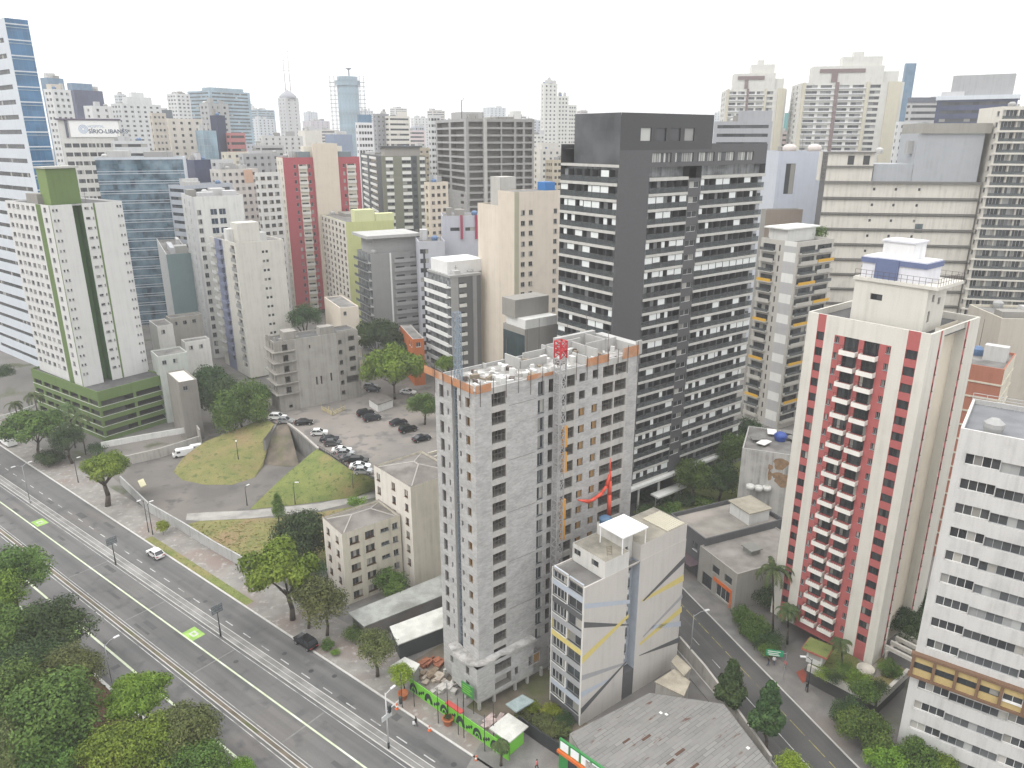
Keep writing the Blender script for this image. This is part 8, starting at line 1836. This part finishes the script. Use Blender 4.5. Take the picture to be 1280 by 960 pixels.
def boxvan(label, u, v, az, L, W, H, cab, name, col):
    p = at(u, v, .9); e = empty(name, (p.x, p.y, .03), R(90 - az) + math.pi, label, 'van' if name == 'van' else 'truck'); P = PAINT[col]
    m = MB(); x0 = -L / 2
    if cab: m.box(x0 + cab, -W / 2, .5, L / 2, W / 2, H); m.box(x0, -W / 2 + .1, .45, x0 + cab - .1, W / 2 - .1, H * .72)
    else:
        pr = [(0, .4), (0, 1.0), (.25, 1.15), (.75, H - .15), (1.1, H), (L, H), (L, .4)]; n = len(pr)
        for s in (-1, 1): m.v += [(x0 + a, s * W / 2, b) for a, b in pr]
        for k in range(n): a, b = k, (k + 1) % n; m.f.append((a, b, n + b, n + a)); m.m.append(0)
        m.f.append(tuple(n + k for k in range(n))); m.m.append(0); m.f.append(tuple(reversed(range(n)))); m.m.append(0)
    m.build('body', [P], e); m = MB()
    if cab: m.quad((x0 - .01, -W / 2 + .2, H * .45), (x0 - .01, W / 2 - .2, H * .45), (x0 - .01, W / 2 - .2, H * .68), (x0 - .01, -W / 2 + .2, H * .68))
    else: m.quad((x0 + .27, -W / 2 + .15, 1.18), (x0 + .27, W / 2 - .15, 1.18), (x0 + .7, W / 2 - .15, H - .2), (x0 + .7, -W / 2 + .15, H - .2))
    for s in (-1, 1): m.box(x0 + (.3 if cab else 1.0), s * (W / 2 - (.1 if cab else 0)) - .012, H * .48 if cab else 1.25, x0 + (cab - .4 if cab else 1.9), s * (W / 2 - (.1 if cab else 0)) + .012, H * .66 if cab else H - .35)
    m.build('window', [CGL], e); w = MB(); w.tube((0, -.13, 0), (0, .13, 0), .36, n=14); wm = w.mesh('wheel', [TYRE])
    for x in (x0 + .8, L / 2 - 1.0):
        for y in (-W / 2 + .12, W / 2 - .12): link('wheel', wm, e, (x, y, .36))
    hl = MB(); hl.box(-.05, -.15, -.1, .05, .15, .1); hm_ = hl.mesh('headlight', [HL])
    for y in (-.6, .6): link('headlight', hm_, e, (x0 - .02, y, .8))
boxvan('white panel van parked on the yard beside the dry grass mound', 229, 566, -118, 5.2, 1.9, 2.1, 0, 'van', 'white'); boxvan('small white van tucked in front of the panel van', 243, 560, -118, 3.6, 1.7, 1.8, 0, 'van', 'white')
boxvan('white box truck on the avenue at the left edge', 10, 552, -52, 6.5, 2.3, 3.0, 1.7, 'truck', 'white')
# ------------------------------------------------------------------ people
SKIN = plain((.3, .17, .11), .6, name='skin'); HAIR = plain((.015, .012, .01), .6, name='dark_hair')
def person(label, u, v, az, top, legs, z0=.14, stride=.25, h=1.72, arm=.1):
    g = at(u, v, z0); e = empty('person', g, R(90 - az), label, 'person'); k = h / 1.75
    V = [(0, 0, .95, .14), (0, 0, 1.2, .15), (0, 0, 1.42, .14), (.01, 0, 1.52, .06), (.02, 0, 1.6, .085), (.02, 0, 1.7, .08), (0, .1, .9, .1), (stride * .5, .11, .5, .07), (stride * .35, .11, .08, .05), (stride * .35 + .16, .11, .04, .04),
         (0, -.1, .9, .1), (-stride * .3, -.11, .5, .07), (-stride, -.11, .1, .05), (-stride + .16, -.11, .04, .04), (0, .2, 1.4, .06), (-.08, .25, 1.12, .045), (arm, .27, .9, .035), (arm + .05, .27, .8, .035), (0, -.2, 1.4, .06), (.08, -.25, 1.12, .045), (.15, -.26, .9, .035), (.18, -.26, .8, .035)]
    E = [(0, 1), (1, 2), (2, 3), (3, 4), (4, 5), (0, 6), (6, 7), (7, 8), (8, 9), (0, 10), (10, 11), (11, 12), (12, 13), (2, 14), (14, 15), (15, 16), (16, 17), (2, 18), (18, 19), (19, 20), (20, 21)]
    me = bpy.data.meshes.new('body'); me.from_pydata([(x * k, y * k, z * k) for x, y, z, r in V], E, []); o = link('body_src', me)
    sk = o.modifiers.new('skin', 'SKIN'); o.modifiers.new('sub', 'SUBSURF').levels = 1
    for i, sv in enumerate(me.skin_vertices[0].data): sv.radius = (V[i][3] * k, V[i][3] * k); sv.use_root = i == 0
    dg = bpy.context.evaluated_depsgraph_get(); bm_ = bpy.data.meshes.new_from_object(o.evaluated_get(dg)); bpy.data.objects.remove(o)
    for x in (SKIN, top, legs): bm_.materials.append(x)
    for p_ in bm_.polygons:
        z = p_.center.z / k; p_.material_index = 0 if z > 1.5 or (abs(p_.center.y) > .2 * k and z < 1.05 and z > .72) else (1 if z > .92 else 2); p_.use_smooth = True
    link('body', bm_, e); m = MB(); m.lathe((.0, 0, 1.66 * k), [(.1 * k, 0), (.105 * k, .06 * k), (.07 * k, .13 * k), (.01, .15 * k)], 10); m.build('hair', [HAIR], e, True); return e
BLKC = plain((.02, .02, .022), .8, name='black_cloth'); WHC = plain((.65, .65, .65), .8, name='white_cloth'); PNK = plain((.5, .16, .16), .8, name='coral_cloth'); JEAN = plain((.07, .09, .14), .8, name='denim')
person('person in black carrying a white bag at the avenue kerb', 520, 908, 128, BLKC, BLKC, .03); 
m = MB(); g = at(517.5, 905, .6); m.box(-.2, -.1, 0, .2, .1, .4); tag(m.build('bag', [WHC], None, False, tuple(g)), 'white bag held by the person in black at the kerb', 'bag')
person('person in dark clothes walking on the pavement by the red paving', 1008, 864, -19, BLKC, JEAN); person('person in dark clothes standing under the green street sign', 960, 832, 100, BLKC, JEAN); person('person in a white top sitting group under the green street sign', 967, 831, 200, WHC, JEAN); person('person in a coral top beside the cycles under the green sign', 981, 836, 250, PNK, JEAN)
person('person in a coral top at the edge of the forecourt, bottom', 671, 962, 300, PNK, BLKC)
qq = sheet('red_paving', [(995, 840), (1004, 836), (1012, 848), (1003, 854)], REDP, .17)
# ================================================================== the air
hz = MB(); hz.box(-1750, -70, -1.5, 1850, 2700, 230)
hm = bpy.data.materials.new('haze_air'); hm.use_nodes = True; hn = hm.node_tree; hn.nodes.clear()
pv = hn.nodes.new('ShaderNodeVolumePrincipled'); pv.inputs['Color'].default_value = (0.97, 0.985, 1.0, 1); pv.inputs['Density'].default_value = 0.00027
ho = hn.nodes.new('ShaderNodeOutputMaterial'); hn.links.new(pv.outputs[0], ho.inputs['Volume'])
tag(hz.build('haze', [hm]), kind='stuff')
